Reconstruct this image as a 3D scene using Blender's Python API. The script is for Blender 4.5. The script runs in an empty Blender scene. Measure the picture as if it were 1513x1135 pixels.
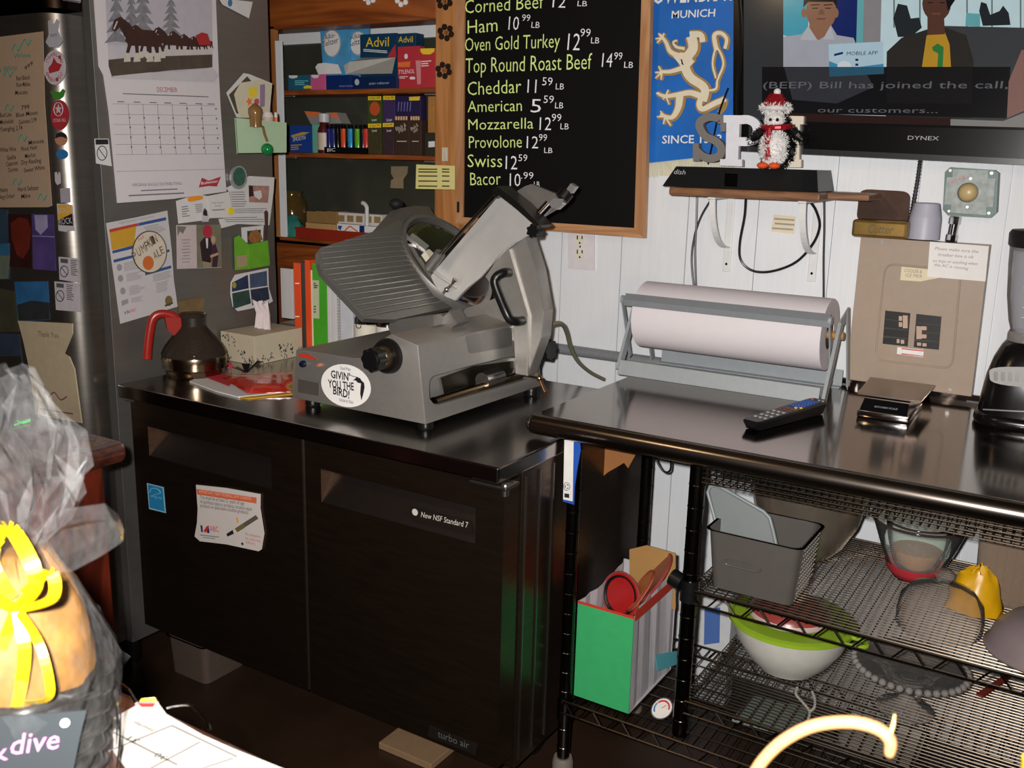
import bpy, bmesh, math, random
from mathutils import Vector, Matrix
random.seed(7)
SC = bpy.context.scene
COL = SC.collection
V = Vector
# ------------------------------------------------------------------ camera
CAM = V((1.0237, -1.6079, 1.5102))
PITCH, YAW, ROLL, FPX = 0.22785, 0.55465, 0.02545, 1437.2
_f = V((-math.sin(YAW) * math.cos(PITCH), math.cos(YAW) * math.cos(PITCH), -math.sin(PITCH)))
_r = V((math.cos(YAW), math.sin(YAW), 0))
_u = _r.cross(_f)
_c, _s = math.cos(ROLL), math.sin(ROLL)
RT, UP, BK = _c * _r + _s * _u, -_s * _r + _c * _u, -_f
cd = bpy.data.cameras.new('camera')
cam = bpy.data.objects.new('camera', cd)
COL.objects.link(cam)
m = Matrix((RT, UP, BK)).transposed().to_4x4()
m.translation = CAM
cam.matrix_world = m
cd.sensor_fit = 'HORIZONTAL'
cd.sensor_width = 36
cd.lens = 36 * FPX / 1513
cd.clip_start = 0.02
cd.dof.use_dof = True
cd.dof.focus_distance = 2.3
cd.dof.aperture_fstop = 13
SC.camera = cam
SC.view_settings.view_transform = 'Standard'
SC.view_settings.look = 'None'
SC.view_settings.gamma = 1
SC.view_settings.use_curve_mapping = False
SC.view_settings.exposure = 0.0
SC.render.film_transparent = False
SC.cycles.transparent_max_bounces = 48
SC.cycles.max_bounces = 14
# ------------------------------------------------------------------ light
w = bpy.data.worlds.new('world')
SC.world = w
w.use_nodes = True
w.node_tree.nodes['Background'].inputs[0].default_value = (1, .8, .6, 1)
w.node_tree.nodes['Background'].inputs[1].default_value = 0.03

def lamp(name, kind, loc, energy, color, size=.1, target=None):
    l = bpy.data.lights.new(name, kind)
    l.energy = energy
    l.color = color
    if kind == 'AREA':
        l.size = size
    else:
        l.shadow_soft_size = size
    o = bpy.data.objects.new(name, l)
    COL.objects.link(o)
    o.location = loc
    if target is not None:
        o.rotation_euler = (V(target) - V(loc)).to_track_quat('-Z', 'Y').to_euler()
    return o
# the camera's own flash, a little left of and above the lens
fl = lamp('camera_flash', 'SPOT', CAM - RT * .045 + UP * .035 + BK * .01, 265, (1, .965, .93), .014, CAM - RT * .045 + UP * .035 - BK)
fl.data.spot_size = math.radians(98)
fl.data.spot_blend = .9
# the room's warm ceiling lamps
lamp('ceiling_bulb', 'POINT', (-.5, -1.3, 2.35), 11, (1, .72, .42), .05)
lamp('ceiling_bulb', 'POINT', (1.5, -2.6, 2.35), 22, (1, .72, .42), .05)
# ------------------------------------------------------------------ unprojection of photo pixels onto real planes
def ray(px, py):
    return RT * ((px - 756.5) / FPX) + UP * (-(py - 567.5) / FPX) - BK

def on(p, n, px, py):
    r = ray(px, py)
    return CAM + r * ((V(p) - CAM).dot(n) / r.dot(n))

def PY(px, py, y): return on((0, y, 0), V((0, 1, 0)), px, py)
def PX(px, py, x): return on((x, 0, 0), V((1, 0, 0)), px, py)
def PZ(px, py, z): return on((0, 0, z), V((0, 0, 1)), px, py)

class Plane:
    """a real plane: a point, an outward normal and an up direction"""
    def __init__(s, p, n, up=(0, 0, 1)):
        s.p, s.n = V(p), V(n).normalized()
        s.v = (V(up) - s.n * V(up).dot(s.n)).normalized()
        s.u = s.v.cross(s.n)
    def pt(s, px, py, off=0.0):
        return on(s.p + s.n * off, s.n, px, py)
    def uv(s, u, v, off=0.0):
        return s.p + s.u * u + s.v * v + s.n * off
    def moved(s, off):
        return Plane(s.p + s.n * off, s.n, s.v)

def wallp(y): return Plane((0, y, 0), (0, -1, 0))
def sidep(x): return Plane((x, 0, 0), (1, 0, 0))
def topp(z): return Plane((0, 0, z), (0, 0, 1), (0, 1, 0))
# ------------------------------------------------------------------ materials
def lin(h):
    if isinstance(h, str):
        h = h.lstrip('#')
        c = [int(h[i:i + 2], 16) / 255 for i in (0, 2, 4)]
    else:
        c = h
    return tuple(x / 12.92 if x <= .04045 else ((x + .055) / 1.055) ** 2.4 for x in c) + (1,)

MATS = {}
def mat(name, col, rough=.6, metal=0, noise=.06, scale=40, bump=0, spec=.5, emit=0, trans=0, alpha=1, stretch=None, ior=1.45, coat=0, black=False):
    if name in MATS:
        return MATS[name]
    mt = bpy.data.materials.new(name)
    mt.use_nodes = True
    nt = mt.node_tree
    b = nt.nodes['Principled BSDF']
    c = lin(col)
    I = b.inputs
    I['Roughness'].default_value = rough
    I['Metallic'].default_value = metal
    I['Specular IOR Level'].default_value = spec
    I['Transmission Weight'].default_value = trans
    I['IOR'].default_value = ior
    I['Alpha'].default_value = alpha
    I['Coat Weight'].default_value = coat
    tc = nt.nodes.new('ShaderNodeTexCoord')
    mp = nt.nodes.new('ShaderNodeMapping')
    if stretch:
        mp.inputs['Scale'].default_value = stretch
    nz = nt.nodes.new('ShaderNodeTexNoise')
    nz.inputs['Scale'].default_value = scale
    nz.inputs['Detail'].default_value = 4
    nt.links.new(tc.outputs['Object'], mp.inputs[0])
    nt.links.new(mp.outputs[0], nz.inputs['Vector'])
    mx = nt.nodes.new('ShaderNodeMix')
    mx.data_type = 'RGBA'
    mx.inputs[6].default_value = tuple(max(0, x * (1 - noise * 1.6)) for x in c[:3]) + (1,)
    mx.inputs[7].default_value = tuple(min(1, x * (1 + noise * 1.6)) for x in c[:3]) + (1,)
    nt.links.new(nz.outputs['Fac'], mx.inputs[0])
    if black:
        I['Base Color'].default_value = (.006, .006, .007, 1)
    else:
        nt.links.new(mx.outputs[2], I['Base Color'])
    if emit:
        nt.links.new(mx.outputs[2], I['Emission Color'])
        I['Emission Strength'].default_value = emit
    if bump:
        bp = nt.nodes.new('ShaderNodeBump')
        bp.inputs['Strength'].default_value = bump
        bp.inputs['Distance'].default_value = .002
        nt.links.new(nz.outputs['Fac'], bp.inputs['Height'])
        nt.links.new(bp.outputs[0], I['Normal'])
    MATS[name] = mt
    return mt

def wood(name, c1, c2, rough=.45, axis='x', scale=9, coat=0.1):
    if name in MATS:
        return MATS[name]
    mt = bpy.data.materials.new(name)
    mt.use_nodes = True
    nt = mt.node_tree
    b = nt.nodes['Principled BSDF']
    b.inputs['Roughness'].default_value = rough
    b.inputs['Coat Weight'].default_value = coat
    tc = nt.nodes.new('ShaderNodeTexCoord')
    mp = nt.nodes.new('ShaderNodeMapping')
    mp.inputs['Scale'].default_value = {'x': (.12, 1, 1), 'y': (1, .12, 1), 'z': (1, 1, .12)}[axis]
    nz = nt.nodes.new('ShaderNodeTexNoise')
    nz.inputs['Scale'].default_value = scale
    nz.inputs['Detail'].default_value = 3
    nz.inputs['Distortion'].default_value = 1.2
    mul = nt.nodes.new('ShaderNodeMath')
    mul.operation = 'MULTIPLY'
    mul.inputs[1].default_value = 9
    fr = nt.nodes.new('ShaderNodeMath')
    fr.operation = 'PINGPONG'
    fr.inputs[1].default_value = 1
    nt.links.new(tc.outputs['Object'], mp.inputs[0])
    nt.links.new(mp.outputs[0], nz.inputs['Vector'])
    nt.links.new(nz.outputs['Fac'], mul.inputs[0])
    nt.links.new(mul.outputs[0], fr.inputs[0])
    mx = nt.nodes.new('ShaderNodeMix')
    mx.data_type = 'RGBA'
    mx.inputs[6].default_value = lin(c1)
    mx.inputs[7].default_value = lin(c2)
    nt.links.new(fr.outputs[0], mx.inputs[0])
    nt.links.new(mx.outputs[2], b.inputs['Base Color'])
    MATS[name] = mt
    return mt

def glass(name, col='ffffff', rough=.02, dens=1.0, fres=.12):
    """clear thin glass / film: mostly see-through, with a glossy coat"""
    if name in MATS:
        return MATS[name]
    mt = bpy.data.materials.new(name)
    mt.use_nodes = True
    nt = mt.node_tree
    nt.nodes.remove(nt.nodes['Principled BSDF'])
    out = nt.nodes['Material Output']
    tr = nt.nodes.new('ShaderNodeBsdfTransparent')
    tr.inputs[0].default_value = lin(col)
    gl = nt.nodes.new('ShaderNodeBsdfGlossy')
    gl.inputs['Roughness'].default_value = rough
    df = nt.nodes.new('ShaderNodeBsdfDiffuse')
    df.inputs[0].default_value = lin(col)
    lw = nt.nodes.new('ShaderNodeLayerWeight')
    lw.inputs[0].default_value = fres
    nz = nt.nodes.new('ShaderNodeTexNoise')
    nz.inputs['Scale'].default_value = 30
    a = nt.nodes.new('ShaderNodeMixShader')
    mr = nt.nodes.new('ShaderNodeMapRange')
    mr.inputs['To Min'].default_value = max(0, dens - 1 - .03)
    mr.inputs['To Max'].default_value = max(0, dens - 1 + .03)
    nt.links.new(nz.outputs['Fac'], mr.inputs[0])
    nt.links.new(mr.outputs[0], a.inputs[0])
    nt.links.new(tr.outputs[0], a.inputs[1])
    nt.links.new(df.outputs[0], a.inputs[2])
    b = nt.nodes.new('ShaderNodeMixShader')
    nt.links.new(lw.outputs['Fresnel'], b.inputs[0])
    nt.links.new(a.outputs[0], b.inputs[1])
    nt.links.new(gl.outputs[0], b.inputs[2])
    nt.links.new(b.outputs[0], out.inputs[0])
    MATS[name] = mt
    return mt

STEEL = mat('brushed_steel', 'a9a6a2', .3, 1, .1, 30, 0, stretch=(2, 2, 40))
STEELX = mat('brushed_steel_top', '9a9490', .2, 1, .1, 30, 0, stretch=(2, 60, 60))
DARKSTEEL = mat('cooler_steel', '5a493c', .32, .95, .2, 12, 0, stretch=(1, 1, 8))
CAST = mat('cast_aluminium', 'a8a5a0', .42, .72, .05, 60)
CASTD = mat('matte_aluminium', '8a8784', .45, .75, .06, 60)
CHROME = mat('chrome', 'c9c9c9', .12, 1, .03)
WIRE = mat('chrome_wire', '4c443c', .3, 1, .12)
POST = mat('dull_chrome_post', '4e4a46', .22, 1, .2)
BLACK = mat('black_plastic', '0e0e0f', .35, 0, .1)
BLACKM = mat('matte_black', '0b0b0b', .7, 0, .1)
WHITE = mat('white_paint', 'e4e6e8', .55, 0, .03)
PAPER = mat('white_paper', 'e2e0de', .8, 0, .03)
PAPERG = mat('grey_paper', 'c4c2c2', .8, 0, .04)
CREAM = mat('cream_paper', 'd8ccae', .8, 0, .05)
INK = mat('black_ink', '17171a', .7, 0, .1)
INKG = mat('grey_ink', '77767a', .8, 0, .1)
RED = mat('red_ink', 'c02a2a', .6)
BLUE = mat('blue_ink', '1f4f94', .6)
ORANGE = mat('orange_ink', 'd8662a', .6)
YELLOW = mat('yellow_ink', 'e2c22a', .6)
GREEN = mat('green_ink', '4f9a34', .6)
PINE = wood('pine_wood', '9a5322', '6e3413', axis='x')
PINEZ = wood('pine_wood_upright', 'b87e48', '98602f', axis='z', scale=7)
FRAMEW = wood('frame_wood', 'ba8c64', 'a0704a', axis='z', scale=14)
FRAMEX = wood('frame_wood_level', 'ba8c64', 'a0704a', axis='x', scale=14)
MAHOG = wood('dark_red_wood', '4a1a0c', '2c0f07', .3, axis='x', coat=.4)
# ------------------------------------------------------------------ mesh builder
class MB:
    def __init__(s):
        s.bm = bmesh.new()
        s.mats = []
        s.cur = 0
    def use(s, m):
        if m not in s.mats:
            s.mats.append(m)
        s.cur = s.mats.index(m)
        return s
    def face(s, vs):
        try:
            f = s.bm.faces.new(vs)
            f.material_index = s.cur
            return f
        except ValueError:
            return None
    def hexa(s, b, t):
        """solid between two quads (or n-gons) of points"""
        b = [s.bm.verts.new(p) for p in b]
        t = [s.bm.verts.new(p) for p in t]
        n = len(b)
        s.face(b[::-1])
        s.face(t)
        for i in range(n):
            s.face([b[i], b[(i + 1) % n], t[(i + 1) % n], t[i]])
        return s
    def box(s, lo, hi, bevel=0, M=None):
        x0, y0, z0 = lo
        x1, y1, z1 = hi
        tmp = bmesh.new()
        vs = [tmp.verts.new(p) for p in ((x0, y0, z0), (x1, y0, z0), (x1, y1, z0), (x0, y1, z0), (x0, y0, z1), (x1, y0, z1), (x1, y1, z1), (x0, y1, z1))]
        for q in ((3, 2, 1, 0), (4, 5, 6, 7), (0, 1, 5, 4), (1, 2, 6, 5), (2, 3, 7, 6), (3, 0, 4, 7)):
            tmp.faces.new([vs[i] for i in q])
        if bevel:
            bmesh.ops.bevel(tmp, geom=tmp.edges[:], offset=bevel, segments=2, affect='EDGES', profile=.5)
        s.merge(tmp, M)
        return s
    def merge(s, tmp, M=None):
        mp = {}
        for v in tmp.verts:
            mp[v] = s.bm.verts.new(M @ v.co if M else v.co)
        for f in tmp.faces:
            s.face([mp[v] for v in f.verts])
        tmp.free()
    def cyl(s, a, b, r, r2=None, n=16, cap=True):
        a, b = V(a), V(b)
        d = (b - a).normalized()
        x = d.orthogonal().normalized()
        y = d.cross(x)
        r2 = r if r2 is None else r2
        A = [s.bm.verts.new(a + (x * math.cos(t) + y * math.sin(t)) * r) for t in [2 * math.pi * i / n for i in range(n)]]
        B = [s.bm.verts.new(b + (x * math.cos(t) + y * math.sin(t)) * r2) for t in [2 * math.pi * i / n for i in range(n)]]
        for i in range(n):
            s.face([A[i], A[(i + 1) % n], B[(i + 1) % n], B[i]])
        if cap:
            s.face(A[::-1])
            s.face(B)
        return s
    def tube(s, pts, r, n=8, closed=False, flat=1.0):
        pts = [V(p) for p in pts]
        rings = []
        N = len(pts)
        px = None
        for i, p in enumerate(pts):
            if closed:
                d = pts[(i + 1) % N] - pts[i - 1]
            else:
                d = pts[min(i + 1, N - 1)] - pts[max(i - 1, 0)]
            d.normalize()
            if px is None:
                x = d.orthogonal().normalized()
            else:
                x = (px - d * px.dot(d)).normalized()
            px = x
            y = d.cross(x)
            rr = r[i] if isinstance(r, (list, tuple)) else r
            rings.append([s.bm.verts.new(p + (x * math.cos(t) + y * math.sin(t) * flat) * rr) for t in [2 * math.pi * k / n for k in range(n)]])
        for i in range(N if closed else N - 1):
            a, b = rings[i], rings[(i + 1) % N]
            for k in range(n):
                s.face([a[k], a[(k + 1) % n], b[(k + 1) % n], b[k]])
        if not closed:
            s.face(rings[0][::-1])
            s.face(rings[-1])
        return s
    def lathe(s, prof, c=(0, 0, 0), axis=(0, 0, 1), n=32, M=None, sx=1, sy=1):
        c, z = V(c), V(axis).normalized()
        x = V((1, 0, 0)) if abs(z.z) > .99 else z.orthogonal().normalized()
        y = z.cross(x)
        rings = []
        for r, h in prof:
            if r < 1e-6:
                rings.append([s.bm.verts.new(c + z * h)])
            else:
                rings.append([s.bm.verts.new(c + z * h + x * (r * sx * math.cos(t)) + y * (r * sy * math.sin(t))) for t in [2 * math.pi * k / n for k in range(n)]])
        for a, b in zip(rings, rings[1:]):
            for k in range(n):
                k2 = (k + 1) % n
                if len(a) == 1 and len(b) == 1:
                    break
                if len(a) == 1:
                    s.face([a[0], b[k2], b[k]])
                elif len(b) == 1:
                    s.face([a[k], a[k2], b[0]])
                else:
                    s.face([a[k], a[k2], b[k2], b[k]])
        if len(rings[0]) > 1 and False:
            s.face(rings[0][::-1])
        return s
    def prism(s, poly, n, th):
        """polygon (world points) extruded by th along n"""
        n = V(n)
        return s.hexa([V(p) - n * th for p in poly], [V(p) for p in poly])
    def pp(s, pl, pix, off=.001, th=.001):
        """polygon given on plane pl, from off-th to off"""
        P = [pl.pt(x, y, off) for x, y in pix]
        # keep the winding anticlockwise seen from outside
        nn = V((0, 0, 0))
        for i in range(1, len(P) - 1):
            nn += (P[i] - P[0]).cross(P[i + 1] - P[0])
        if nn.dot(pl.n) < 0:
            P = P[::-1]
        return s.prism(P, pl.n, th)
    def disc(s, c, n, r, th, seg=24, sx=1.0, up=(0, 0, 1)):
        c, n = V(c), V(n).normalized()
        v = (V(up) - n * V(up).dot(n)).normalized()
        u = v.cross(n)
        P = [c + (u * math.cos(t) * sx + v * math.sin(t)) * r for t in [2 * math.pi * k / seg for k in range(seg)]]
        return s.prism(P, n, th)
    def ball(s, c, r, sc=(1, 1, 1), n=16, m=10):
        return s.lathe([(r * sc[0] * math.sin(math.pi * k / m), -r * sc[2] * math.cos(math.pi * k / m)) for k in range(m + 1)], c, n=n, sy=(sc[1] / sc[0] if sc[1] else 1))
    def build(s, name, m, parent=None, smooth=None, sub=0):
        me = bpy.data.meshes.new(name)
        bmesh.ops.recalc_face_normals(s.bm, faces=s.bm.faces[:])
        o0 = ROOT.get(parent.name, V((0, 0, 0))) if parent else V((0, 0, 0))
        if parent is None:
            bs = [v.co for v in s.bm.verts]
            o0 = V((sum(b.x for b in bs) / len(bs), sum(b.y for b in bs) / len(bs), min(b.z for b in bs)))
        for v in s.bm.verts:
            v.co -= o0
        s.bm.to_mesh(me)
        s.bm.free()
        for x in (s.mats or [m]):
            me.materials.append(x)
        if smooth is not None:
            me.shade_smooth()
            if smooth < 180:
                try:
                    me.set_sharp_from_angle(angle=math.radians(smooth))
                except Exception:
                    pass
        o = bpy.data.objects.new(name, me)
        COL.objects.link(o)
        if parent:
            o.parent = parent
        else:
            o.location = o0
        ROOT[o.name] = o0
        if sub:
            md = o.modifiers.new('smooth', 'SUBSURF')
            md.levels = md.render_levels = sub
        return o

ROOT = {}
def tag(o, label=None, cat=None, group=None, kind=None):
    if label: o['label'] = label
    if cat: o['category'] = cat
    if group: o['group'] = group
    if kind: o['kind'] = kind
    return o
def thing(name, label, cat, loc, group=None):
    o = bpy.data.objects.new(name, None)
    COL.objects.link(o)
    o.empty_display_size = .05
    o.location = loc
    ROOT[o.name] = V(loc)
    return tag(o, label, cat, group)
def struct(name, mb, m, smooth=None):
    return tag(mb.build(name, m, smooth=smooth), kind='structure')
def dup(root, loc, label=None, group=None):
    r = root.copy()
    COL.objects.link(r)
    d = V(loc)
    r.location = d
    ROOT[r.name] = d
    if label: r['label'] = label
    if group: r['group'] = group
    for ch in list(root.children):
        c = ch.copy(); COL.objects.link(c); c.parent = r
        for g in list(ch.children):
            e = g.copy(); COL.objects.link(e); e.parent = c
    return r
# ------------------------------------------------------------------ lettering
_TC = {}
def glyphs(sx, thin=0):
    key = (sx, thin)
    if key in _TC:
        return _TC[key]
    cu = bpy.data.curves.new('t', 'FONT')
    cu.body = sx
    cu.resolution_u = 2
    cu.offset = thin
    o = bpy.data.objects.new('t', cu)
    me = bpy.data.meshes.new_from_object(o)
    vs = [v.co.copy() for v in me.vertices]
    fs = [tuple(p.vertices) for p in me.polygons]
    bpy.data.objects.remove(o)
    bpy.data.curves.remove(cu)
    bpy.data.meshes.remove(me)
    _TC[key] = (vs, fs)
    return _TC[key]
CAPH = .69
def write(mb, pl, sx, p0, p1, h, off=.0015, slant=0, thin=0):
    """writes sx on plane pl, baseline from pixel p0 to pixel p1, capitals h pixels tall"""
    a, b = pl.pt(*p0, off), pl.pt(*p1, off)
    d = (b - a)
    up = pl.n.cross(d.normalized())
    H = (pl.pt(p0[0], p0[1] - h, off) - a).dot(up)
    vs, fs = glyphs(sx, thin)
    x0 = min(v.x for v in vs); x1 = max(v.x for v in vs)
    bv = [mb.bm.verts.new(a + d * ((v.x - x0) / (x1 - x0)) + up * (v.y / CAPH * H) + d.normalized() * (v.y / CAPH * H * slant)) for v in vs]
    for f in fs:
        mb.face([bv[i] for i in f])
    return mb
def rules(mb, pl, q, n, off=.0012, fill=.45, seed=1, short=.4):
    """n lines of unreadable fine print as thin bars in the pixel quad q (tl, tr, br, bl)"""
    rr = random.Random(seed)
    tl, tr, br, bl = [V(p + (0,)) for p in q]
    for i in range(n):
        t0, t1 = i / n, (i + fill) / n
        e = 1 - rr.random() * short
        A, B = tl.lerp(bl, t0), tr.lerp(br, t0)
        Cc, D = tr.lerp(br, t1), tl.lerp(bl, t1)
        B = A.lerp(B, e); Cc = D.lerp(Cc, e)
        mb.pp(pl, [(p.x, p.y) for p in (A, B, Cc, D)], off, .0003)
    return mb
def arc(c, r, a0, a1, n, u, v):
    c, u, v = V(c), V(u), V(v)
    return [c + u * (r * math.cos(a0 + (a1 - a0) * i / n)) + v * (r * math.sin(a0 + (a1 - a0) * i / n)) for i in range(n + 1)]
def spline(pts, k=6):
    """Catmull-Rom through the points"""
    pts = [V(p) for p in pts]
    out = []
    for i in range(len(pts) - 1):
        p0, p1, p2, p3 = pts[max(i - 1, 0)], pts[i], pts[i + 1], pts[min(i + 2, len(pts) - 1)]
        for j in range(k):
            t = j / k
            out.append(.5 * ((2 * p1) + (p2 - p0) * t + (2 * p0 - 5 * p1 + 4 * p2 - p3) * t * t + (3 * p1 - p0 - 3 * p2 + p3) * t ** 3))
    out.append(pts[-1])
    return out
def sheet(pl, pix, name, label, cat, m=None, off=.002, th=.0012, group=None, base=None):
    """a paper on plane pl (pixel polygon); returns its root, which carries the sheet as its part"""
    c = V((0, 0, 0))
    for p in pix:
        c += pl.pt(*p, off) / len(pix)
    r = thing(name, label, cat, c, group)
    MB().pp(pl, pix, off, th).build('sheet', m or PAPER, r)
    return r
# ================================================================== SETTING
YW = 1.03            # the back wall's painted boards
XF = -1.27           # the side of the tall fridge
TZ = .945            # work table top
CZ = .89             # cooler top
WP = wallp(YW)
SP = sidep(XF)
CT = topp(CZ)
TT = topp(TZ)
FLOORM = mat('floor_tile', '2a1c12', .45, 0, .35, 6, .3)
WALLM = mat('white_board_paint', 'd9dce0', .5, 0, .035, 14, .25, stretch=(9, 9, .5))
DARKROOM = mat('dark_wood_room', '2a150b', .6, 0, .4, 3, stretch=(3, 3, .4))
struct('floor', MB().box((-4, -4.5, -.06), (3.2, YW + .3, 0)), FLOORM)
# tongue-and-groove boards of the back wall, right of the window
b = MB()
x = -.86
b.box((x, YW + .008, 0), (3.2, YW + .1, 2.6))
gx = [PY(1122, 300, YW).x - .203 * k for k in range(7, -1, -1)] + [PY(1122, 300, YW).x + .203 * k for k in range(1, 15)]
prev = -.86
for g in gx:
    if g > prev + .02:
        b.box((prev, YW, 0), (min(g - .0015, 3.2), YW + .012, 2.6))
        prev = g + .0015
struct('wall_back', b, WALLM)
# pine wall around the window
wl, wr, wt, wb = -2.6, PY(643, 200, 1.0).x, 1.93, PY(500, 362, 1.0).z
b = MB()
pz = wt
k = 0
while pz < 2.6:
    b.box((wl - 1.4, 1.0, pz), (wr, 1.1, min(2.6, pz + .134)), .003)
    pz += .138
b.box((wl - 1.4, 1.0, wb - .1), (wr, 1.1, wb))
struct('wall_window_side', b, PINE)
struct('wall_below_window', MB().box((wl - 1.4, YW + .01, 0), (wr + .12, YW + .1, wb - .1)), mat('brown_wainscot', '6e3a1c', .5, 0, .2, 5, stretch=(8, 8, .6)))
zt0 = PY(415, 60, 1.003).z
struct('trim_1', MB().box((wr, .997, wb - .1), (PY(690, 200, .985).x, 1.1, 2.6), .004), PINEZ)
struct('trim_2', MB().box((PY(403, 200, 1.0).x - .06, 1.0, wb), (PY(409, 200, 1.0).x, 1.02, wt + .01)), PINEZ)
struct('trim_4', MB().box((PY(409.5, 200, 1.0).x, 1.003, wb), (PY(417.5, 200, 1.0).x, 1.012, zt0)), WHITE)
struct('trim_3', MB().box((wl, 1.0, wb - .012), (wr, 1.22, wb + .012), .002), PINE)
# window with its white frame and the night behind
gy = 1.2
b = MB()
zt = PY(525, 62, gy).z
xl = wl
b.box((xl - .06, gy - .02, wb), (xl, gy + .03, zt + .12))
b.box((xl - .06, gy - .02, zt), (wr + .1, gy + .03, zt + .12))
b.box((wr - .01, gy - .02, wb), (wr + .12, gy + .03, zt + .12))
fr = struct('window_1', b, WHITE)
g = MB().box((xl - .02, gy + .005, wb), (wr + .1, gy + .01, zt + .02)).build('window_pane', mat('night_glass', '3a3b33', .2, 0, .3, 5, spec=.6), fr)
b = MB().box((wl - 1.4, 1.36, .9), (-.7, 1.4, 2.6))
struct('wall_outside_dark', b, mat('night_outside', '0a0a0a', .9))
# the rest of the dim room behind the camera
struct('wall_left', MB().box((-4.1, -4.5, 0), (-4, YW + .3, 2.6)), DARKROOM)
struct('wall_right', MB().box((3.2, -4.5, 0), (3.3, YW + .3, 2.6)), DARKROOM)
struct('wall_front', MB().box((-4, -4.6, 0), (3.2, -4.5, 2.6)), mat('room_front_wood', '8a4a26', .6, 0, .4, 3, stretch=(3, 3, .4)))
struct('ceiling', MB().box((-4.1, -4.6, 2.6), (3.3, YW + .3, 2.7)), mat('ceiling_board', '6a5a48', .8, 0, .1))
# ================================================================== TALL FRIDGE
fr = thing('tall_refrigerator', 'tall stainless steel refrigerator with its side papered in notices', 'refrigerator', (-1.65, .3, 0))
FSTEEL = mat('fridge_steel', '7a756f', .36, .92, .12, 9, 0, stretch=(1, 1, 10))
FSIDE = mat('fridge_side_steel', '8a8682', .42, .8, .07, 5, 0, stretch=(1, 1, 12))
MB().box((-2.1, .024, .1), (XF, .64, 2.15), .004).build('cabinet_body', FSIDE, fr)
def column(z0, z1):
    b = MB()
    r = .055
    y0, y1 = -.085, .012
    pr = [V((-2.1, y1, 0)), V((XF - .004, y1, 0))] + [V((XF - r + r * math.cos(t), y0 + r - r * math.sin(t), 0)) for t in [math.pi / 2 * i / 8 for i in range(9)]] + [V((-2.1, y0, 0))]
    b.hexa([p + V((0, 0, z0)) for p in pr], [p + V((0, 0, z1)) for p in pr])
    return b
zs = PY(100, 18, -.06).z
column(.12, zs).build('lower_door', FSTEEL, fr, smooth=40)
column(zs + .012, 2.15).build('upper_door', mat('fridge_dark_panel', '241b16', .3, 1, .2), fr, smooth=40)
p = PY(100, 18, -.12)
MB().box((p.x - .007, -.13, zs + .012), (p.x + .007, -.085, zs + .3), .004).build('door_handle', CHROME, fr)
MB().box((XF - .01, .008, .12), (XF + .001, .026, 2.15)).build('door_gasket', mat('grey_gasket', '3a3836', .6), fr)
for x in (-2.0, -1.35):
    for y in (.08, .56):
        MB().cyl((x, y, 0), (x, y, .11), .025).build('foot', BLACK, fr)
# ================================================================== COOLER
co = thing('undercounter_cooler', 'low two-door stainless steel cooler under the meat slicer', 'refrigerator', (-.613, .4, 0))
MB().box((-1.226, 0, CZ - .036), (0, .77, CZ), .004).build('worktop', STEELX, co)
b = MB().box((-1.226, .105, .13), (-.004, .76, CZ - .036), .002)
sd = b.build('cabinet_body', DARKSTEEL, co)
b = MB()
for yy in (.115, .175, .235):
    b.box((-.005, yy, .15), (.0, yy + .004, CZ - .05))
b.build('side_seam', mat('seam_steel', '8a8580', .35, 1), sd)
DO = wallp(.035)
def cdoor(x0, x1, hole, tl):
    """door with a recessed grip pocket: hole = x0,x1,z0,z1"""
    z0, z1 = .172, CZ - .045
    hx0, hx1, hz0, hz1 = hole
    b = MB()
    for lo, hi in (((x0, z0), (hx0, z1)), ((hx1, z0), (x1, z1)), ((hx0, z0), (hx1, hz0)), ((hx0, hz1), (hx1, z1))):
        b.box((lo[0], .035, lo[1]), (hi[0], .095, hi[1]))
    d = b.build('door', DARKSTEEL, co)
    b = MB()
    b.hexa([V((hx0, .036, hz0)), V((hx1, .036, hz0)), V((hx1, .08, hz0 + .03)), V((hx0, .08, hz0 + .03))], [V((hx0, .036, hz0 + .002)), V((hx1, .036, hz0 + .002)), V((hx1, .08, hz1)), V((hx0, .08, hz1))])
    b.box((hx0, .078, hz0), (hx1, .082, hz1))
    b.build('grip_pocket', mat('pocket_steel', '453c38', .4, .9, .1), d)
    return d
h1 = [PY(*q, .035) for q in ((218, 630), (400, 668))]
cdoor(-1.222, -.585, (h1[0].x, h1[1].x, h1[0].z - .085, h1[0].z), 0)
h2 = [PY(*q, .035) for q in ((474, 693), (703, 745))]
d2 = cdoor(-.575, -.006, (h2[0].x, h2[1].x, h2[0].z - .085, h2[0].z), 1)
MB().box((-.585, .04, .172), (-.575, .1, CZ - .045)).build('door_gasket', mat('split_steel', 'a8a29a', .35, 1), co)
bd = MB().pp(DO, [(604, 748), (697, 771), (698, 790), (604, 766)], .002, .002)
bd = bd.build('badge', mat('badge_black', '1a1512', .4), d2)
b = MB()
write(b, DO, 'New NSF Standard 7', (622, 764), (691, 780), 8, .003, .15)
b.disc(DO.pt(613, 757, .003), (0, -1, 0), .008, .0006)
b.build('badge_lettering', mat('silver_lettering', 'b8b4ac', .5), d2)
MB().pp(DO, [(634, 1072), (706, 1100), (702, 1116), (632, 1088)], .002, .002).build('badge', mat('badge_black', '1a1512', .4), d2)
write(MB(), DO, 'turbo air', (647, 1089), (693, 1107), 10, .003).build('badge_lettering', mat('dim_lettering', '4c5652', .5), d2)
b = MB()
b.box((-.07, -.004, CZ - .046), (.022, .05, CZ - .038), .002)
b.cyl((.008, .015, CZ - .062), (.008, .015, CZ - .036), .009)
b.build('hinge', STEEL, co)
b = MB()
b.box((-1.23, .02, CZ - .05), (-1.19, .05, CZ - .038), .002)
b.build('hinge', STEEL, co)
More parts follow.
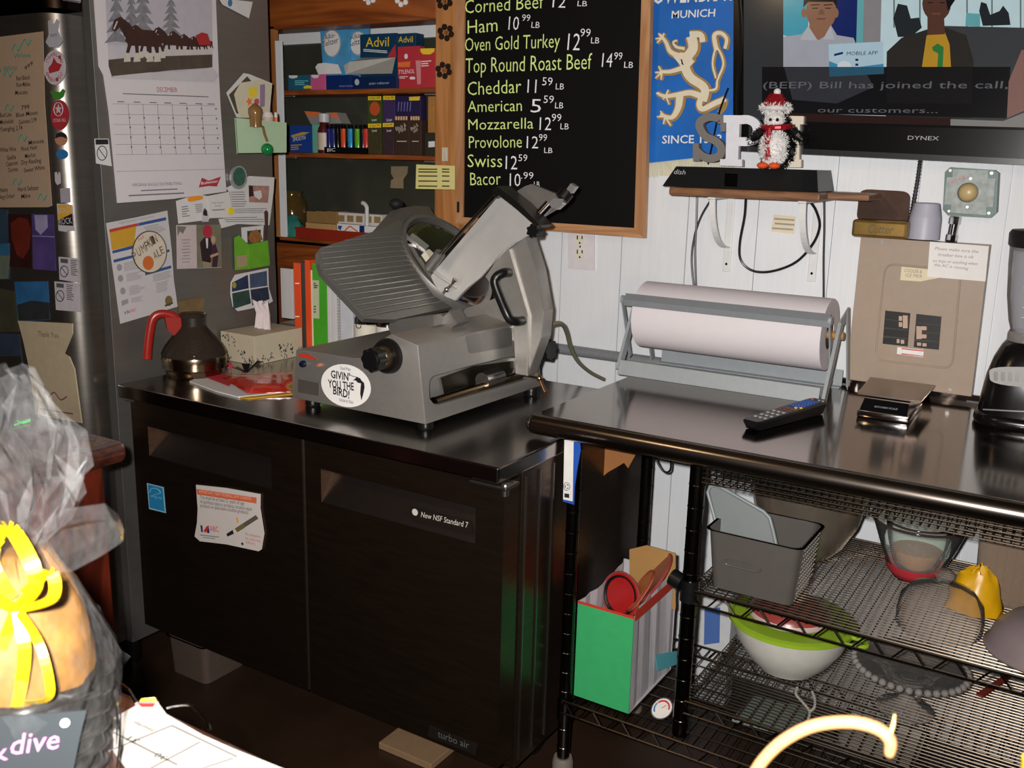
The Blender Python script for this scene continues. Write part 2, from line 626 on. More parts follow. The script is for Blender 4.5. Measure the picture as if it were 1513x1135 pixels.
for x in (-1.12, -.1):
    for y in (.34, .68):
        b = MB()
        b.box((x - .035, y - .035, .118), (x + .035, y + .035, .13))
        b.cyl((x - .014, y + .02, .06), (x + .014, y + .02, .06), .058, n=20)
        b.box((x - .022, y - .02, .06), (x - .017, y + .03, .12))
        b.box((x + .017, y - .02, .06), (x + .022, y + .03, .12))
        b.build('caster', BLACK, co, smooth=40)
# ================================================================== WORK TABLE
X0, XE, YF, YB = -.058, 1.75, .245, 1.022
wt_ = thing('work_table', 'long stainless work table with rolled front edge and wire shelves', 'table', (.85, .6, 0))
b = MB()
b.box((X0, YF, TZ - .004), (XE, YB, TZ))
b.box((X0, YB - .012, TZ - .01), (XE, YB, TZ + .018), .003)
r = .024
pts = [(X0, YF + .002, TZ - r + .0), (XE, YF + .002, TZ - r)]
top = b.build('tabletop', mat('polished_table_steel', '857b74', .12, 1, .06, 20, 0, stretch=(1, 6, 1)), wt_)
b = MB()
b.cyl(pts[0], pts[1], r, n=24)
b.ball((X0, YF + .002, TZ - r), r, n=16, m=10)
b.build('rolled_edge', mat('rolled_edge_steel', '8a8078', .22, 1, .15, 12), wt_, smooth=60)
MB().box((X0, YF + .02, TZ - .03), (X0 + .004, YB, TZ - .004)).build('end_flange', STEEL, wt_)
def post(x, y, z0, z1, par, r=.0155, name='post'):
    b = MB()
    b.cyl((x, y, z0), (x, y, z1), r, n=16)
    z = z0 + .04
    while z < z1 - .02:
        b.tube([V((x + (r + .0002) * math.cos(t), y + (r + .0002) * math.sin(t), z)) for t in [2 * math.pi * i / 16 for i in range(16)]], .0011, n=5, closed=True)
        z += .0508
    return b.build(name, POST, par, smooth=40)
def foot(x, y, par):
    b = MB()
    b.lathe([(.0, 0), (.026, 0), (.026, .07), (.022, .08), (.0, .08)], (x, y, 0), n=16)
    return b.build('foot', mat('grey_foot', '6e665e', .5), par, smooth=40)
PXY = [(.03, .279), (.03, .69), (1.70, .279), (1.70, .69)]
for x, y in PXY:
    post(x, y, .07, TZ - .02, wt_, .0158)
    foot(x, y, wt_)
    MB().cyl((x, y, .185), (x, y, .235), .0195, n=16).build('collar', POST, wt_, smooth=40)
def wireshelf(x0, x1, y0, y1, z, par, step=.0254, name='wire_shelf', ledge=.03, dy=.0, wr_=.0017, rib=None):
    """wire shelf: double rim with zigzag truss, close wires front to back, ribs along"""
    b = MB()
    for zz in (z, z - ledge):
        b.tube([(x0, y0, zz), (x1, y0, zz), (x1, y1, zz), (x0, y1, zz)], .003, n=6, closed=True)
    n = int((x1 - x0) / .075)
    for yy in (y0, y1):
        P = []
        for i in range(n):
            a = x0 + (x1 - x0) * i / n
            w_ = (x1 - x0) / n
            P += [(a + w_ * .1, yy, z - .002), (a + w_ * .4, yy, z - ledge), (a + w_ * .6, yy, z - ledge), (a + w_ * .9, yy, z - .002)]
        b.tube(P, .0022, n=5)
    for xx in (x0, x1):
        P = []
        m_ = max(2, int((y1 - y0) / .075))
        for i in range(m_):
            a = y0 + (y1 - y0) * i / m_
            w_ = (y1 - y0) / m_
            P += [(xx, a + w_ * .1, z - .002), (xx, a + w_ * .4, z - ledge), (xx, a + w_ * .6, z - ledge), (xx, a + w_ * .9, z - .002)]
        b.tube(P, .0022, n=5)
    if rib is None:
        rib = step * .55
    k = x0 + step
    while k < x1 - .003:
        b.tube([(k, y0, z - .004), (k, y1, z - .004)], wr_, n=5)
        k += step
    k = y0 + rib
    while k < y1 - .003:
        b.tube([(x0, k, z - .0015), (x1, k, z - .0015)], wr_, n=5)
        k += rib
    return b.build(name, WIRE, par)
wireshelf(.03, 1.70, .262, .71, .24, wt_, .0254, 'undershelf', .032, rib=.05)
# small wire rack standing on the undershelf
rk = thing('wire_rack', 'low chrome wire rack standing on the undershelf of the work table', 'shelf rack', (.8, .5, .24))
RX0, RX1, RY0, RY1 = .322, 1.62, .288, .80
for x, y in ((RX0, RY0), (RX0, RY1), (RX1, RY0), (RX1, RY1)):
    post(x, y, .243, .905, rk, .0175)
    MB().cyl((x, y, .572), (x, y, .622), .021, n=16).build('collar', BLACK, rk, smooth=40)
b = MB().cyl((RX0 - .045, RY0 + .004, .615), (RX0 - .018, RY0, .608), .02, n=12)
b.build('clamp_knob', BLACK, rk, smooth=40)
wireshelf(RX0, RX1, RY0 - .012, RY1, .335, rk, .0254, 'rack_shelf', .03, rib=.0135)
wireshelf(RX0, RX1, RY0 - .012, RY1, .602, rk, .0254, 'rack_shelf', .03, rib=.0135)
# close-meshed wire deck under the tabletop
b = MB()
zt, zb = .893, .853
x = RX0 + .015
y0 = RY0 - .015
for zz in [zb + (zt - zb) * i / 4 for i in range(5)]:
    b.tube([(RX0 + .015, y0, zz), (1.62, y0, zz)], .0014, n=5)
while x < 1.62:
    b.tube([(x, y0, zt), (x, y0, zb), (x, .78, zb)], .0014, n=5)
    x += .0155
yy = y0
while yy < .78:
    b.tube([(RX0 + .015, yy, zb), (1.62, yy, zb)], .0013, n=5)
    yy += .0135
b.tube([(RX0 + .01, y0 - .002, zt), (1.62, y0 - .002, zt)], .0026, n=6)
b.build('mesh_deck', WIRE, rk)
# ================================================================== ON THE BACK WALL
def ribbon(mb, pl, pix, wpx, off, th, k=6):
    """a stroke of given pixel width along a smooth pixel path on plane pl"""
    P = spline([V((x, y, 0)) for x, y in pix], k)
    L, R_ = [], []
    for i, p in enumerate(P):
        d = P[min(i + 1, len(P) - 1)] - P[max(i - 1, 0)]
        nrm = V((-d.y, d.x, 0)).normalized()
        ww = wpx if not isinstance(wpx, (list, tuple)) else wpx[0] + (wpx[1] - wpx[0]) * i / (len(P) - 1)
        L.append(p + nrm * ww / 2); R_.append(p - nrm * ww / 2)
    for i in range(len(P) - 1):
        mb.pp(pl, [(q.x, q.y) for q in (L[i], L[i + 1], R_[i + 1], R_[i])], off, th)
    return mb
# ---- chalkboard
BP = wallp(.975)
cb = thing('chalkboard', 'black chalkboard menu of meat and cheese prices in an oak frame', 'chalkboard', BP.pt(815, 150))
MB().pp(BP, [(678, -40), (955, -40), (944, 345), (678, 326)], -.006, .014).build('board_panel', mat('chalkboard_black', '060606', .65, 0, .15, spec=.2), cb)
for nm, q, mm in (('side_frame', [(672, -45), (687, -45), (684, 321), (673, 331)], FRAMEW), ('side_frame', [(949, -45), (963, -45), (951, 352), (937, 337)], FRAMEW), ('bottom_frame', [(684, 321), (937, 337), (951, 352), (673, 331)], FRAMEX)):
    MB().pp(BP, q, 0, .022).build(nm, mm, cb)
MB().pp(BP, [(675, 298), (678.5, 298), (678.5, 314), (675, 314)], .001, .002).build('hanging_slot', BLACK, cb)
LIME = mat('lime_chalk', 'd9f092', .8, 0, .08)
CHALK = mat('white_chalk', 'ececf0', .8, 0, .08)
off = -.0045
for sx, x0, y0, x1, y1, h in (('Corned Beef', 687, 20, 803, 12, 20), ('Ham', 691, 50, 735, 46, 20), ('Oven Gold Turkey', 687, 76, 827, 70, 20), ('Top Round Roast Beef', 688, 108, 874, 102, 22), ('Cheddar', 691, 141, 770, 137, 20), ('American', 691, 166, 771, 164, 17), ('Mozzarella', 692, 192, 788, 190, 16), ('Provolone', 693, 219, 771, 218, 18), ('Swiss', 691, 247, 742, 247, 19), ('Bacor', 695, 274, 740, 273, 19)):
    write(MB(), BP, sx, (x0, y0), (x1, y1), h, off, thin=-.007).build('item_lettering', LIME, cb)
for sx, x0, y0, x1, h in (('12', 816, 11, 835, 17), ('LB', 853, 9, 867, 8), ('10', 751, 44, 766, 20), ('99', 771, 31, 783, 10), ('LB', 785, 41, 797, 9),
        ('12', 838, 74, 856, 25), ('99', 857, 54, 872, 12), ('LB', 873, 64, 885, 9), ('14', 889, 99, 904, 21), ('99', 907, 88, 919, 11), ('LB', 922, 100, 935, 9),
        ('11', 779, 137, 792, 20), ('59', 801, 126, 816, 12), ('LB', 821, 132, 833, 9), ('5', 784, 166, 799, 20), ('59', 803, 152, 818, 11), ('LB', 820, 160, 832, 9),
        ('12', 797, 192, 814, 19), ('99', 815, 179, 829, 11), ('LB', 828, 191, 840, 9), ('12', 778, 219, 795, 18), ('99', 796, 208, 808, 10), ('LB', 804, 226, 816, 8),
        ('12', 747, 250, 764, 20), ('59', 766, 238, 779, 10), ('10', 753, 275, 769, 19), ('.99', 770, 264, 788, 10), ('LB', 789, 276, 797, 8)):
    write(MB(), BP, sx, (x0, y0), (x1, y0 + (x1 - x0) * .03), h, off, thin=-.007).build('price_lettering', CHALK, cb)
# ---- flower hooks on the window casing, white ornaments on the pine header
TR = wallp(.997)
for i, (x, y, lb) in enumerate(((656, 2, 'dark metal daisy hook on the pine casing, topmost of three'), (658, 48, 'dark metal daisy hook on the pine casing, level with the yellow pill box'), (655, 104, 'dark metal daisy hook on the pine casing beside the red pill boxes'))):
    r = thing('daisy_hook', lb, 'hook', TR.pt(x, y), 'daisy hooks on the window casing')
    b = MB()
    for k in range(6):
        t = math.pi / 3 * k + .3
        b.disc(TR.pt(x + 8.5 * math.cos(t), y + 8.5 * math.sin(t), .004), (0, -1, 0), .0095, .004, 14)
    b.build('petals', mat('rusty_iron', '241610', .5, .3), r)
    MB().disc(TR.pt(x, y, .007), (0, -1, 0), .0062, .005, 14).build('flower_center', mat('copper_center', '8a5a3c', .5, .3), r)
PN = wallp(1.0)
for x, y, lb in ((545, -3, 'white flower ornament hanging on the pine header, left one'), (593, 0, 'white and grey flower ornament hanging on the pine header, right one')):
    r = thing('flower_ornament', lb, 'ornament', PN.pt(x, y, .002), 'white ornaments on the pine header')
    b = MB()
    for k in range(5):
        t = math.pi * 2 / 5 * k + .5
        b.disc(PN.pt(x + 6.5 * math.cos(t), y + 6.5 * math.sin(t), .005), (0, -1, 0), .0085, .004, 12)
    b.build('petals', WHITE, r)
r = thing('clip_hook', 'clear plastic adhesive hook on the pine casing above yellow note', 'hook', TR.pt(657, 228))
b = MB()
b.pp(TR, [(653, 218), (661, 218), (661, 238), (653, 238)], .003, .003)
b.tube([TR.pt(657, 226, .003), TR.pt(657, 234, .012), TR.pt(657, 238, .01)], .002, n=6)
b.build('hook_body', mat('milky_plastic', 'c8bfae', .3), r)
r = sheet(TR, [(615, 243), (672, 245), (672, 280), (614, 279)], 'sticky_note', 'yellow lined note of cigarette prices pinned on the pine casing', 'note', mat('yellow_note', 'd8d08a', .8), .016)
b = MB()
for yy in (249, 253, 259, 266.5, 274):
    b.pp(TR, [(618, yy), (646, yy + .3), (646, yy + 2.2), (618, yy + 2)], .0168, .0003)
    b.pp(TR, [(653, yy), (664, yy + .3), (664, yy + 2.2), (653, yy + 2)], .0168, .0003)
b.build('handwriting', mat('green_black_ink', '4a4a20', .8), r)
# ---- banner
NP = wallp(1.02)
bl = lambda x, y: (940 + x / 4.127, y / 4.127)
bn = thing('pennant_banner', 'blue satin beer pennant with a cream rampant lion and fringe', 'banner', NP.pt(1015, 110))
BLUES = mat('blue_satin', '1a62b4', .4, 0, .3, 7)
b = MB()
nx = 12
for i in range(nx):
    x0, x1 = 961 + (1088 - 961) * i / nx, 961 + (1088 - 961) * (i + 1) / nx
    f = .0025 * math.sin(i * 1.3)
    yb0, yb1 = 243 - 14 * i / nx, 243 - 14 * (i + 1) / nx
    b.pp(NP, [(x0, -40), (x1, -40), (x1 - 2, yb1), (x0 - 2, yb0)], .0, .002)
b.build('cloth', BLUES, bn)
b = MB()
for i in range(64):
    x = 957 + 128 * i / 64
    yy = 241 - 14 * i / 64
    b.pp(NP, [(x, yy), (x + 1.5, yy), (x + 1.5 + random.uniform(-.8, .8), yy + 21 + random.uniform(-2, 3)), (x, yy + 21)], .001 + random.random() * .004, .001)
b.build('fringe', mat('ivory_fringe', 'cfcab0', .8, 0, .1), bn)
for sx_, p0, p1, h_ in (('L\u00d6WENBR\u00c4U', (955, 6), (1087, 0), 26), ('MUNICH', bl(215, 112), bl(480, 100), 11), ('SINCE 1383', bl(158, 875), bl(520, 870), 11.5)):
    write(MB(), NP, sx_, p0, p1, h_, .002, thin=.012).build('banner_lettering', mat('white_stitch', 'dcdcdc', .7), bn)
GOLD = mat('gold_stitch', '9a7a42', .6, 0, .15)
CRM = mat('cream_stitch', 'd8cfb8', .7, 0, .06)
gd, cr = MB(), MB()
_ln = [0]
def lion(pts, w0, w1=None, k=5, core=True):
    _ln[0] += 1
    e = _ln[0] * .00004
    pp_ = [bl(*p) for p in pts]
    w1 = w0 if w1 is None else w1
    ribbon(gd, NP, pp_, [w0 / 4.1 + 3.4, w1 / 4.1 + 3.4], .002 + e, .001, k)
    if core:
        ribbon(cr, NP, [(x - 1, y - .8) for x, y in pp_], [w0 / 4.1 * .8, w1 / 4.1 * .8], .0045 + e, .001, k)
lion([(340, 225), (350, 300), (300, 380), (330, 470), (420, 540), (410, 620)], 75, 60)      # head to loin
lion([(330, 215), (395, 215), (410, 260)], 50, 40)
lion([(255, 380), (290, 360), (340, 400)], 110, 70)
lion([(300, 300), (250, 290), (230, 260), (255, 250)], 22, 10)
lion([(290, 350), (215, 320), (185, 260), (150, 215)], 40, 18)                               # upper paw
for q in ((120, 240), (140, 205), (175, 205), (130, 265)):
    lion([(160, 235), q], 16, 8, 2)
lion([(280, 420), (210, 440), (150, 440)], 36, 20)                                            # lower paw
for q in ((120, 480), (118, 445), (140, 405), (155, 490)):
    lion([(160, 445), q], 16, 8, 2)
lion([(420, 600), (340, 570), (260, 580), (180, 590), (130, 570)], 50, 18)                    # hind leg
for q in ((125, 570), (200, 550), (205, 640), (165, 610)):
    lion([(185, 590), q], 16, 8, 2)
lion([(270, 580), (260, 660), (220, 720), (150, 700)], 60, 20)                                # hind foot
for q in ((130, 715), (150, 680), (215, 770), (170, 760)):
    lion([(180, 715), q], 16, 8, 2)
lion([(405, 590), (388, 640), (410, 668), (480, 635), (550, 605)], 42, 40)
lion([(545, 600), (535, 650), (505, 690)], 24, 20, core=False)
lion([(440, 555), (490, 545), (500, 490), (535, 400), (520, 330), (490, 300), (470, 390), (490, 480)], 16, 12)   # tail
lion([(495, 310), (480, 220), (520, 205), (555, 240), (545, 300)], 34, 22)
gd.build('lion_outline', GOLD, bn)
cr.build('lion_emblem', CRM, bn)
# ---- television
TY = .945
TP = wallp(TY)
tv = thing('television', 'black flat television on the wall playing a captioned interview', 'television', TP.pt(1300, 100))
MB().pp(TP, [(1084, -60), (1620, -60), (1620, 249), (1083, 223)], -.002, .06).build('casing', mat('tv_black', '0b0a0c', .18, 0, .1), tv)
MB().pp(TP, [(1083, 215), (1620, 240), (1620, 249), (1083, 223)], .001, .004).build('lower_lip', mat('tv_lip', '2a2a2c', .25), tv)
write(MB(), TP, 'DYNEX', (1341, 206.5), (1387, 207.5), 6, .002).build('logo_lettering', mat('silver_logo', '9a9a9e', .4), tv)
EM = 1.0
def sm(n, c, e=.55):
    return mat('screen_' + n, c, .16, 0, .05, 25, emit=e * 1.05, black=True, spec=.2)
S_ = []
sp = lambda x, y: (1100 + x / 3.663, y / 3.663)
b = MB()
lay = [0]
def scr(m, pts, raw=False):
    lay[0] += 1
    b.use(m).pp(TP, pts if raw else [sp(*p) for p in pts], .0008 + lay[0] * .00003, .0004)
def blob(m, cx_, cy_, rx, ry, n=20):
    scr(m, [(cx_ + rx * math.cos(2 * math.pi * k / n), cy_ + ry * math.sin(2 * math.pi * k / n)) for k in range(n)])
scr(sm('dark', '2e3032', .8), [(-5, -150), (215, -150), (215, 660), (-5, 645)])
scr(sm('pale', 'cfe6ea', .6), [(210, -150), (1513, -150), (1513, 680), (210, 665)])
scr(sm('cyan', '4fb8d0', .5), [(210, -150), (345, -150), (345, 230), (210, 190)])
scr(sm('navy', '0a2a78', .45), [(470, -150), (620, -150), (605, 240), (470, 200)])
scr(sm('teal', '74c4c8', .5), [(615, -150), (650, -150), (640, 240), (605, 230)])
scr(sm('beige', 'a8a2a4', .45), [(650, -150), (745, -150), (735, 240), (640, 240)])
for x in (805, 945, 1200, 1335, 1490):
    scr(sm('mullion', '8ea0a0', .4), [(x, -150), (x + 9, -150), (x + 9, 150), (x, 150)])
scr(sm('people_dark', '2c3438', .4), [(805, 100), (830, 20), (880, 30), (900, 100), (945, 95), (960, 150), (900, 200), (830, 200)])
scr(sm('people_dark', '2c3438', .4), [(1270, 60), (1280, 10), (1310, 20), (1330, 80), (1380, 60), (1400, 30), (1430, 70), (1440, 135), (1290, 140)])
scr(sm('teal', '74c4c8', .5), [(1200, 70), (1275, 75), (1275, 145), (1195, 140)])
scr(sm('desk', '4a4c4e', .45), [(1080, 140), (1513, 150), (1513, 660), (1000, 660)])
scr(sm('shirt', 'b9bac4', .55), [(210, 200), (310, 185), (350, 140), (470, 140), (500, 190), (590, 205), (640, 330), (640, 620), (240, 620), (210, 560)])
blob(sm('skin', 'a8785c', .5), 415, 60, 82, 105)
scr(sm('skin', 'a8785c', .5), [(350, 120), (465, 120), (460, 180), (400, 218), (355, 185)])
blob(sm('skin', 'a8785c', .5), 322, 70, 14, 26)
blob(sm('skin', 'a8785c', .5), 495, 70, 14, 26)
scr(sm('hair', '16141a', .3), [(318, 40), (325, -60), (500, -60), (500, 40), (480, 10), (345, 10)])
for ex in (382, 452):
    scr(sm('hair', '16141a', .3), [(ex - 24, 25), (ex + 24, 22), (ex + 24, 27), (ex - 24, 30)])
    scr(sm('hair', '16141a', .3), [(ex - 18, 42), (ex + 18, 42), (ex + 14, 47), (ex - 14, 47)])
scr(sm('lip', '8a5348', .45), [(385, 98), (445, 98), (435, 106), (395, 106)])
scr(sm('nose', '94684e', .45), [(408, 50), (424, 50), (436, 80), (398, 80)])
scr(sm('collar', 'd2d3da', .5), [(345, 140), (395, 218), (300, 215)])
scr(sm('collar', 'd2d3da', .5), [(465, 140), (488, 215), (425, 212)])
scr(sm('jacket', '39352f', .4), [(765, 560), (770, 280), (850, 205), (985, 160), (1090, 150), (1200, 190), (1240, 330), (1230, 640), (765, 640)])
scr(sm('yellow', 'd9a42e', .5), [(985, 195), (1000, 180), (1085, 175), (1110, 240), (1120, 400), (955, 400)])
blob(sm('skin_dark', '6a4334', .45), 1040, 20, 78, 95)
scr(sm('skin_dark', '6a4334', .45), [(990, 90), (1080, 90), (1085, 185), (990, 190)])
scr(sm('hair', '16141a', .3), [(960, 0), (970, -80), (1120, -80), (1140, 0), (1100, 60), (1090, -5), (985, -12)])
for ex in (1005, 1070):
    scr(sm('hair', '16141a', .3), [(ex - 16, 12), (ex + 16, 12), (ex + 12, 17), (ex - 12, 17)])
scr(sm('lip', '8a5348', .45), [(1010, 70), (1065, 70), (1055, 80), (1020, 80)])
scr(sm('card', 'bcd8e6', .6), [(455, 240), (750, 225), (755, 400), (460, 415)])
scr(sm('cardblue', '4aa0cc', .5), [(457, 330), (560, 370), (752, 345), (755, 400), (460, 415)])
blob(sm('white', 'e6e6ea', .6), 540, 360, 38, 30)
for yy in (318, 344, 368):
    scr(sm('navy', '0a2a78', .45), [(600, yy), (616, yy), (616, yy + 12), (600, yy + 12)])
scr(sm('navy', '0a2a78', .45), [(485, 292), (533, 280), (533, 292), (485, 304)])
write(b.use(sm('text_navy', '2a3a50', .4)), TP, 'MOBILE APP', sp(553, 300), sp(720, 296), 5.5, .003)
scr(sm('green', '3f9a4a', .4), [(1015, 255), (1045, 235), (1078, 255), (1070, 420), (1040, 430), (1048, 290), (1020, 275)])
scr(sm('caption_bar', '0c0c10', .3), [(95, 362), (1440, 362), (1420, 640), (95, 610)])
scr(sm('shirt_dim', '4a4c54', .3), [(215, 365), (640, 365), (700, 470), (500, 560), (260, 540)])
scr(sm('cardblue_dim', '3a7896', .35), [(458, 362), (755, 362), (755, 400), (460, 415)])
scr(sm('jacket_dim', '1d1c1c', .3), [(770, 365), (1235, 365), (1230, 560), (770, 560)])
scr(sm('table_red', '3f2018', .35), [(215, 610), (1120, 640), (1120, 682), (215, 655)])
scr(sm('table_white', 'b0aaa4', .4), [(1115, 645), (1400, 655), (1513, 610), (1513, 690), (1115, 680)])
scr(sm('arm', 'a87c72', .45), [(1430, 440), (1500, 270), (1513, 270), (1513, 600), (1420, 640)])
scr(sm('black', '060608', .1), [(-5, 645), (215, 655), (1513, 690), (1513, 705), (-5, 660)])
b.use(sm('caption_text', '8a8a90', .35))
write(b, TP, '(BEEP) Bill has joined the call,', sp(100, 478), sp(1425, 478), 9.5, .0035)
write(b, TP, 'our customers...', sp(395, 608), sp(1045, 612), 7.5, .0035)
b.build('screen', None, tv)
r = thing('hanging_cable', 'thin black cable hanging down the left side of the television', 'cable', PY(1087, 120, .93))
MB().tube(spline([PY(*p, .93) for p in ((1090, -20), (1094, 40), (1092, 90), (1088, 150), (1092, 215))]), .0028, n=6).build('cord', mat('glossy_cord', '18181a', .2), r)
r = thing('antenna_cord', 'short black cord behind the grey letter S', 'cable', PY(1065, 190, .985))
MB().tube(spline([PY(*p, .985) for p in ((1076, 130), (1062, 168), (1052, 215), (1046, 243))]), .0026, n=6).build('cord', BLACK, r)
# ---- small shelf, receiver, letters, penguin
sy0 = .83
s0, s1 = PY(988, 273, sy0), PY(1212, 288, sy0)
shz = (s0.z + s1.z) / 2
sh = thing('wall_shelf', 'small brown wooden shelf on two white curved brackets', 'shelf', ((s0.x + s1.x) / 2, .93, shz - .02))
xa, xb = s0.x, s1.x
b = MB().box((xa, sy0, shz - .022), (xb, YW, shz), .006)
b.box((xb - .02, .9, shz - .018), (xb + .1, YW, shz), .004)
b.build('shelf_board', wood('walnut_shelf', '80583a', '5e3c24', .5, 'x', 16), sh)
for fx, fy, lx, ly in ((1022, 290, 1074, 392), (1162, 300, 1200, 406)):
    bx = PY(lx, ly, YW).x
    bz = PY(lx, ly, YW).z
    b = MB()
    b.box((bx - .011, YW - .006, bz - .018), (bx + .011, YW, shz - .024), .002)
    b.box((bx - .011, sy0 + .04, shz - .029), (bx + .011, YW, shz - .023), .002)
    P = [V((bx, sy0 + .05 + .14 * (t ** 1.6), shz - .03 - .135 * (1 - (1 - t) ** 1.9))) for t in [i / 12 for i in range(13)]]
    for p, q in zip(P, P[1:]):
        b.hexa([p + V((-.008, 0, 0)), p + V((.008, 0, 0)), p + V((.008, .006, .004)), p + V((-.008, .006, .004))], [q + V((-.008, 0, 0)), q + V((.008, 0, 0)), q + V((.008, .006, .004)), q + V((-.008, .006, .004))])
    br = b.build('bracket', mat('grey_white_enamel', 'd6d6d6', .4), sh)
    MB().disc((bx, YW - .006, bz + .004), (0, -1, 0), .0035, .0015, 12).build('screw', mat('screw_grey', '6a6a6a', .4, 1), br)
dz = shz + .001
d0, d1 = PY(979, 268, .835).x, PY(1183, 280, .835).x
dr = thing('satellite_receiver', 'black satellite receiver box on the small brown shelf', 'receiver', ((d0 + d1) / 2, .92, dz))
b = MB()
hh = .052
b.hexa([V((d0, .835, dz)), V((d1, .835, dz)), V((d1 + .035, .865, dz)), V((d1 + .035, 1.02, dz)), V((d0, 1.02, dz))], [V((d0 + .022, .868, dz + hh)), V((d1 - .005, .868, dz + hh)), V((d1 + .022, .885, dz + hh)), V((d1 + .022, 1.02, dz + hh)), V((d0 + .022, 1.02, dz + hh))])
b.build('case', mat('receiver_black', '161719', .4), dr)
DP = Plane((d0, .835, dz), (0, -hh, .033), (0, .033, hh))
MB().pp(DP, [(1071, 256), (1090, 257), (1089, 276), (1070, 275)], .001, .001).build('display_window', mat('gloss_black', '030303', .08), dr)
b = MB()
write(b, DP, 'dish', (995, 257), (1012, 258), 7, .002)
b.build('logo_lettering', mat('pale_logo', 'b0b0b4', .5), dr)
LY = .90
LP = wallp(LY)
lz = dz + hh
q = lambda x, y: (1010 + x / 6.304, 120 + y / 6.304)
r = thing('letter_s', 'grey wooden letter S standing on the black receiver', 'letter', PY(1049, 242, LY))
b = MB()
ribbon(b, LP, [q(350, 395), (q(345, 360)), q(300, 340), q(230, 335), q(160, 370), q(150, 430), q(200, 510), q(300, 560), q(350, 620), q(335, 690), q(260, 720), q(180, 700), q(120, 650)], 11.5, 0, .016, 6)
b.pp(LP, [q(340, 315), q(400, 320), q(390, 470), q(345, 470)], .0001, .016)
b.pp(LP, [q(85, 580), q(140, 580), q(150, 745), q(88, 745)], .0001, .016)
b.build('letter_body', mat('grey_letter', '6e6a66', .6), r)
r = thing('letter_p', 'white wooden letter P standing on the receiver beside the penguin', 'letter', PY(1085, 246, LY))
b = MB()
b.pp(LP, [q(400, 318), q(525, 318), q(505, 790), q(390, 785)], 0, .016)
b.pp(LP, [q(372, 316), q(560, 318), q(558, 388), q(372, 386)], .0002, .0162)
b.pp(LP, [q(340, 725), q(545, 730), q(545, 795), q(340, 785)], .0002, .0162)
ribbon(b, LP, [q(520, 360), q(600, 358), q(660, 390), q(685, 450), q(665, 520), q(610, 560), q(510, 562)], 13, .0001, .016, 6)
b.build('letter_body', mat('white_letter', 'd2d2da', .5), r)
r = thing('letter_i', 'cream wooden letter I standing behind the penguin ornament', 'letter', PY(1176, 247, LY + .03))
b = MB()
LI = wallp(LY + .03)
b.pp(LI, [q(1000, 330), q(1085, 330), q(1075, 790), q(990, 790)], 0, .016)
b.pp(LI, [q(960, 322), q(1120, 326), q(1116, 402), q(960, 398)], .0002, .0162)
b.pp(LI, [q(975, 730), q(1095, 730), q(1095, 803), q(975, 803)], .0002, .0162)
b.build('letter_body', mat('cream_letter', 'd6cebc', .5), r)
# penguin: tinsel over wire forms
def tinsel(b, c, rad, n, ln, seed=0, zmin=-1, zmax=1, front=True, px=0):
    rr = random.Random(seed)
    c = V(c)
    for _ in range(n):
        z = rr.uniform(zmin, zmax)
        t = rr.uniform(0, 2 * math.pi)
        s = math.sqrt(max(0, 1 - z * z))
        nrm = V((s * math.cos(t), s * math.sin(t), z))
        if not front and nrm.y < 0:
            continue
        p = c + V((nrm.x * rad[0], nrm.y * rad[1], nrm.z * rad[2]))
        d = (nrm + V((rr.uniform(-.9, .9), rr.uniform(-.9, .9), rr.uniform(-.9, .9)))).normalized()
        s1 = d.orthogonal().normalized() * ln * .18
        v = [b.bm.verts.new(x) for x in (p - s1, p + s1, p + d * ln)]
        b.face(v)
    return b
pyy = .868
pc = PY(1148, 215, pyy)
k = (PY(1148, 215, pyy) - PY(1148, 225, pyy)).length / 10     # metres per pixel
pg = thing('penguin_ornament', 'tinsel penguin in a red hat and scarf on the receiver', 'ornament', (pc.x, pyy, lz))
def at(x, y, d=0.0): return PY(x, y, pyy - d)
TBLK = mat('black_tinsel', '0c0c0e', .3)
TWHT = mat('white_tinsel', 'd8d6d4', .5)
TRED = mat('red_tinsel', '9a1420', .3, .3)
b = MB()
b.ball(at(1148, 219), 1, (26 * k, 17 * k, 27 * k))
b.bm.verts.ensure_lookup_table()
tinsel(b, at(1148, 220), (26 * k, 15 * k, 30 * k), 900, .010, 1, front=False)
b.ball(at(1148, 183), 1, (20 * k, 13 * k, 16 * k))
tinsel(b, at(1148, 183), (19 * k, 12 * k, 16 * k), 350, .009, 2, front=False)
b.build('body', TBLK, pg)
b = MB()
b.ball(at(1144, 219, 10 * k), 1, (20 * k, 17 * k, 24 * k))
tinsel(b, at(1144, 218, 12 * k), (20 * k, 17 * k, 24 * k), 900, .009, 3)
b.ball(at(1145, 178, 9 * k), 1, (14 * k, 12 * k, 12 * k))
tinsel(b, at(1145, 178, 10 * k), (14 * k, 13 * k, 12 * k), 300, .008, 4)
b.build('belly', TWHT, pg)
b = MB()
tinsel(b, at(1146, 160, 2 * k), (22 * k, 17 * k, 7 * k), 420, .010, 5)
b.ball(at(1146, 160, 2 * k), 1, (21 * k, 0, 6 * k))
b.ball(at(1148.5, 136, 0), 5.5 * k, n=12, m=8)
b.build('hat_trim', TWHT, pg)
b = MB()
b.lathe([(19 * k, 0), (14 * k, 9 * k), (6 * k, 17 * k), (2 * k, 20 * k)], at(1146, 157), n=20)
for i in range(3):
    tinsel(b, at(1146, 153 - 5 * i), ((18 - 4 * i) * k, (15 - 4 * i) * k, 4 * k), 160, .006, 6 + i)
b.build('hat', TRED, pg)
b = MB()
b.tube([at(1148, 187) + V((20 * k * math.cos(t), 19 * k * math.sin(t), 2 * k * math.sin(t) - 0)) for t in [2 * math.pi * i / 18 for i in range(18)]], 4.5 * k, n=8, closed=True)
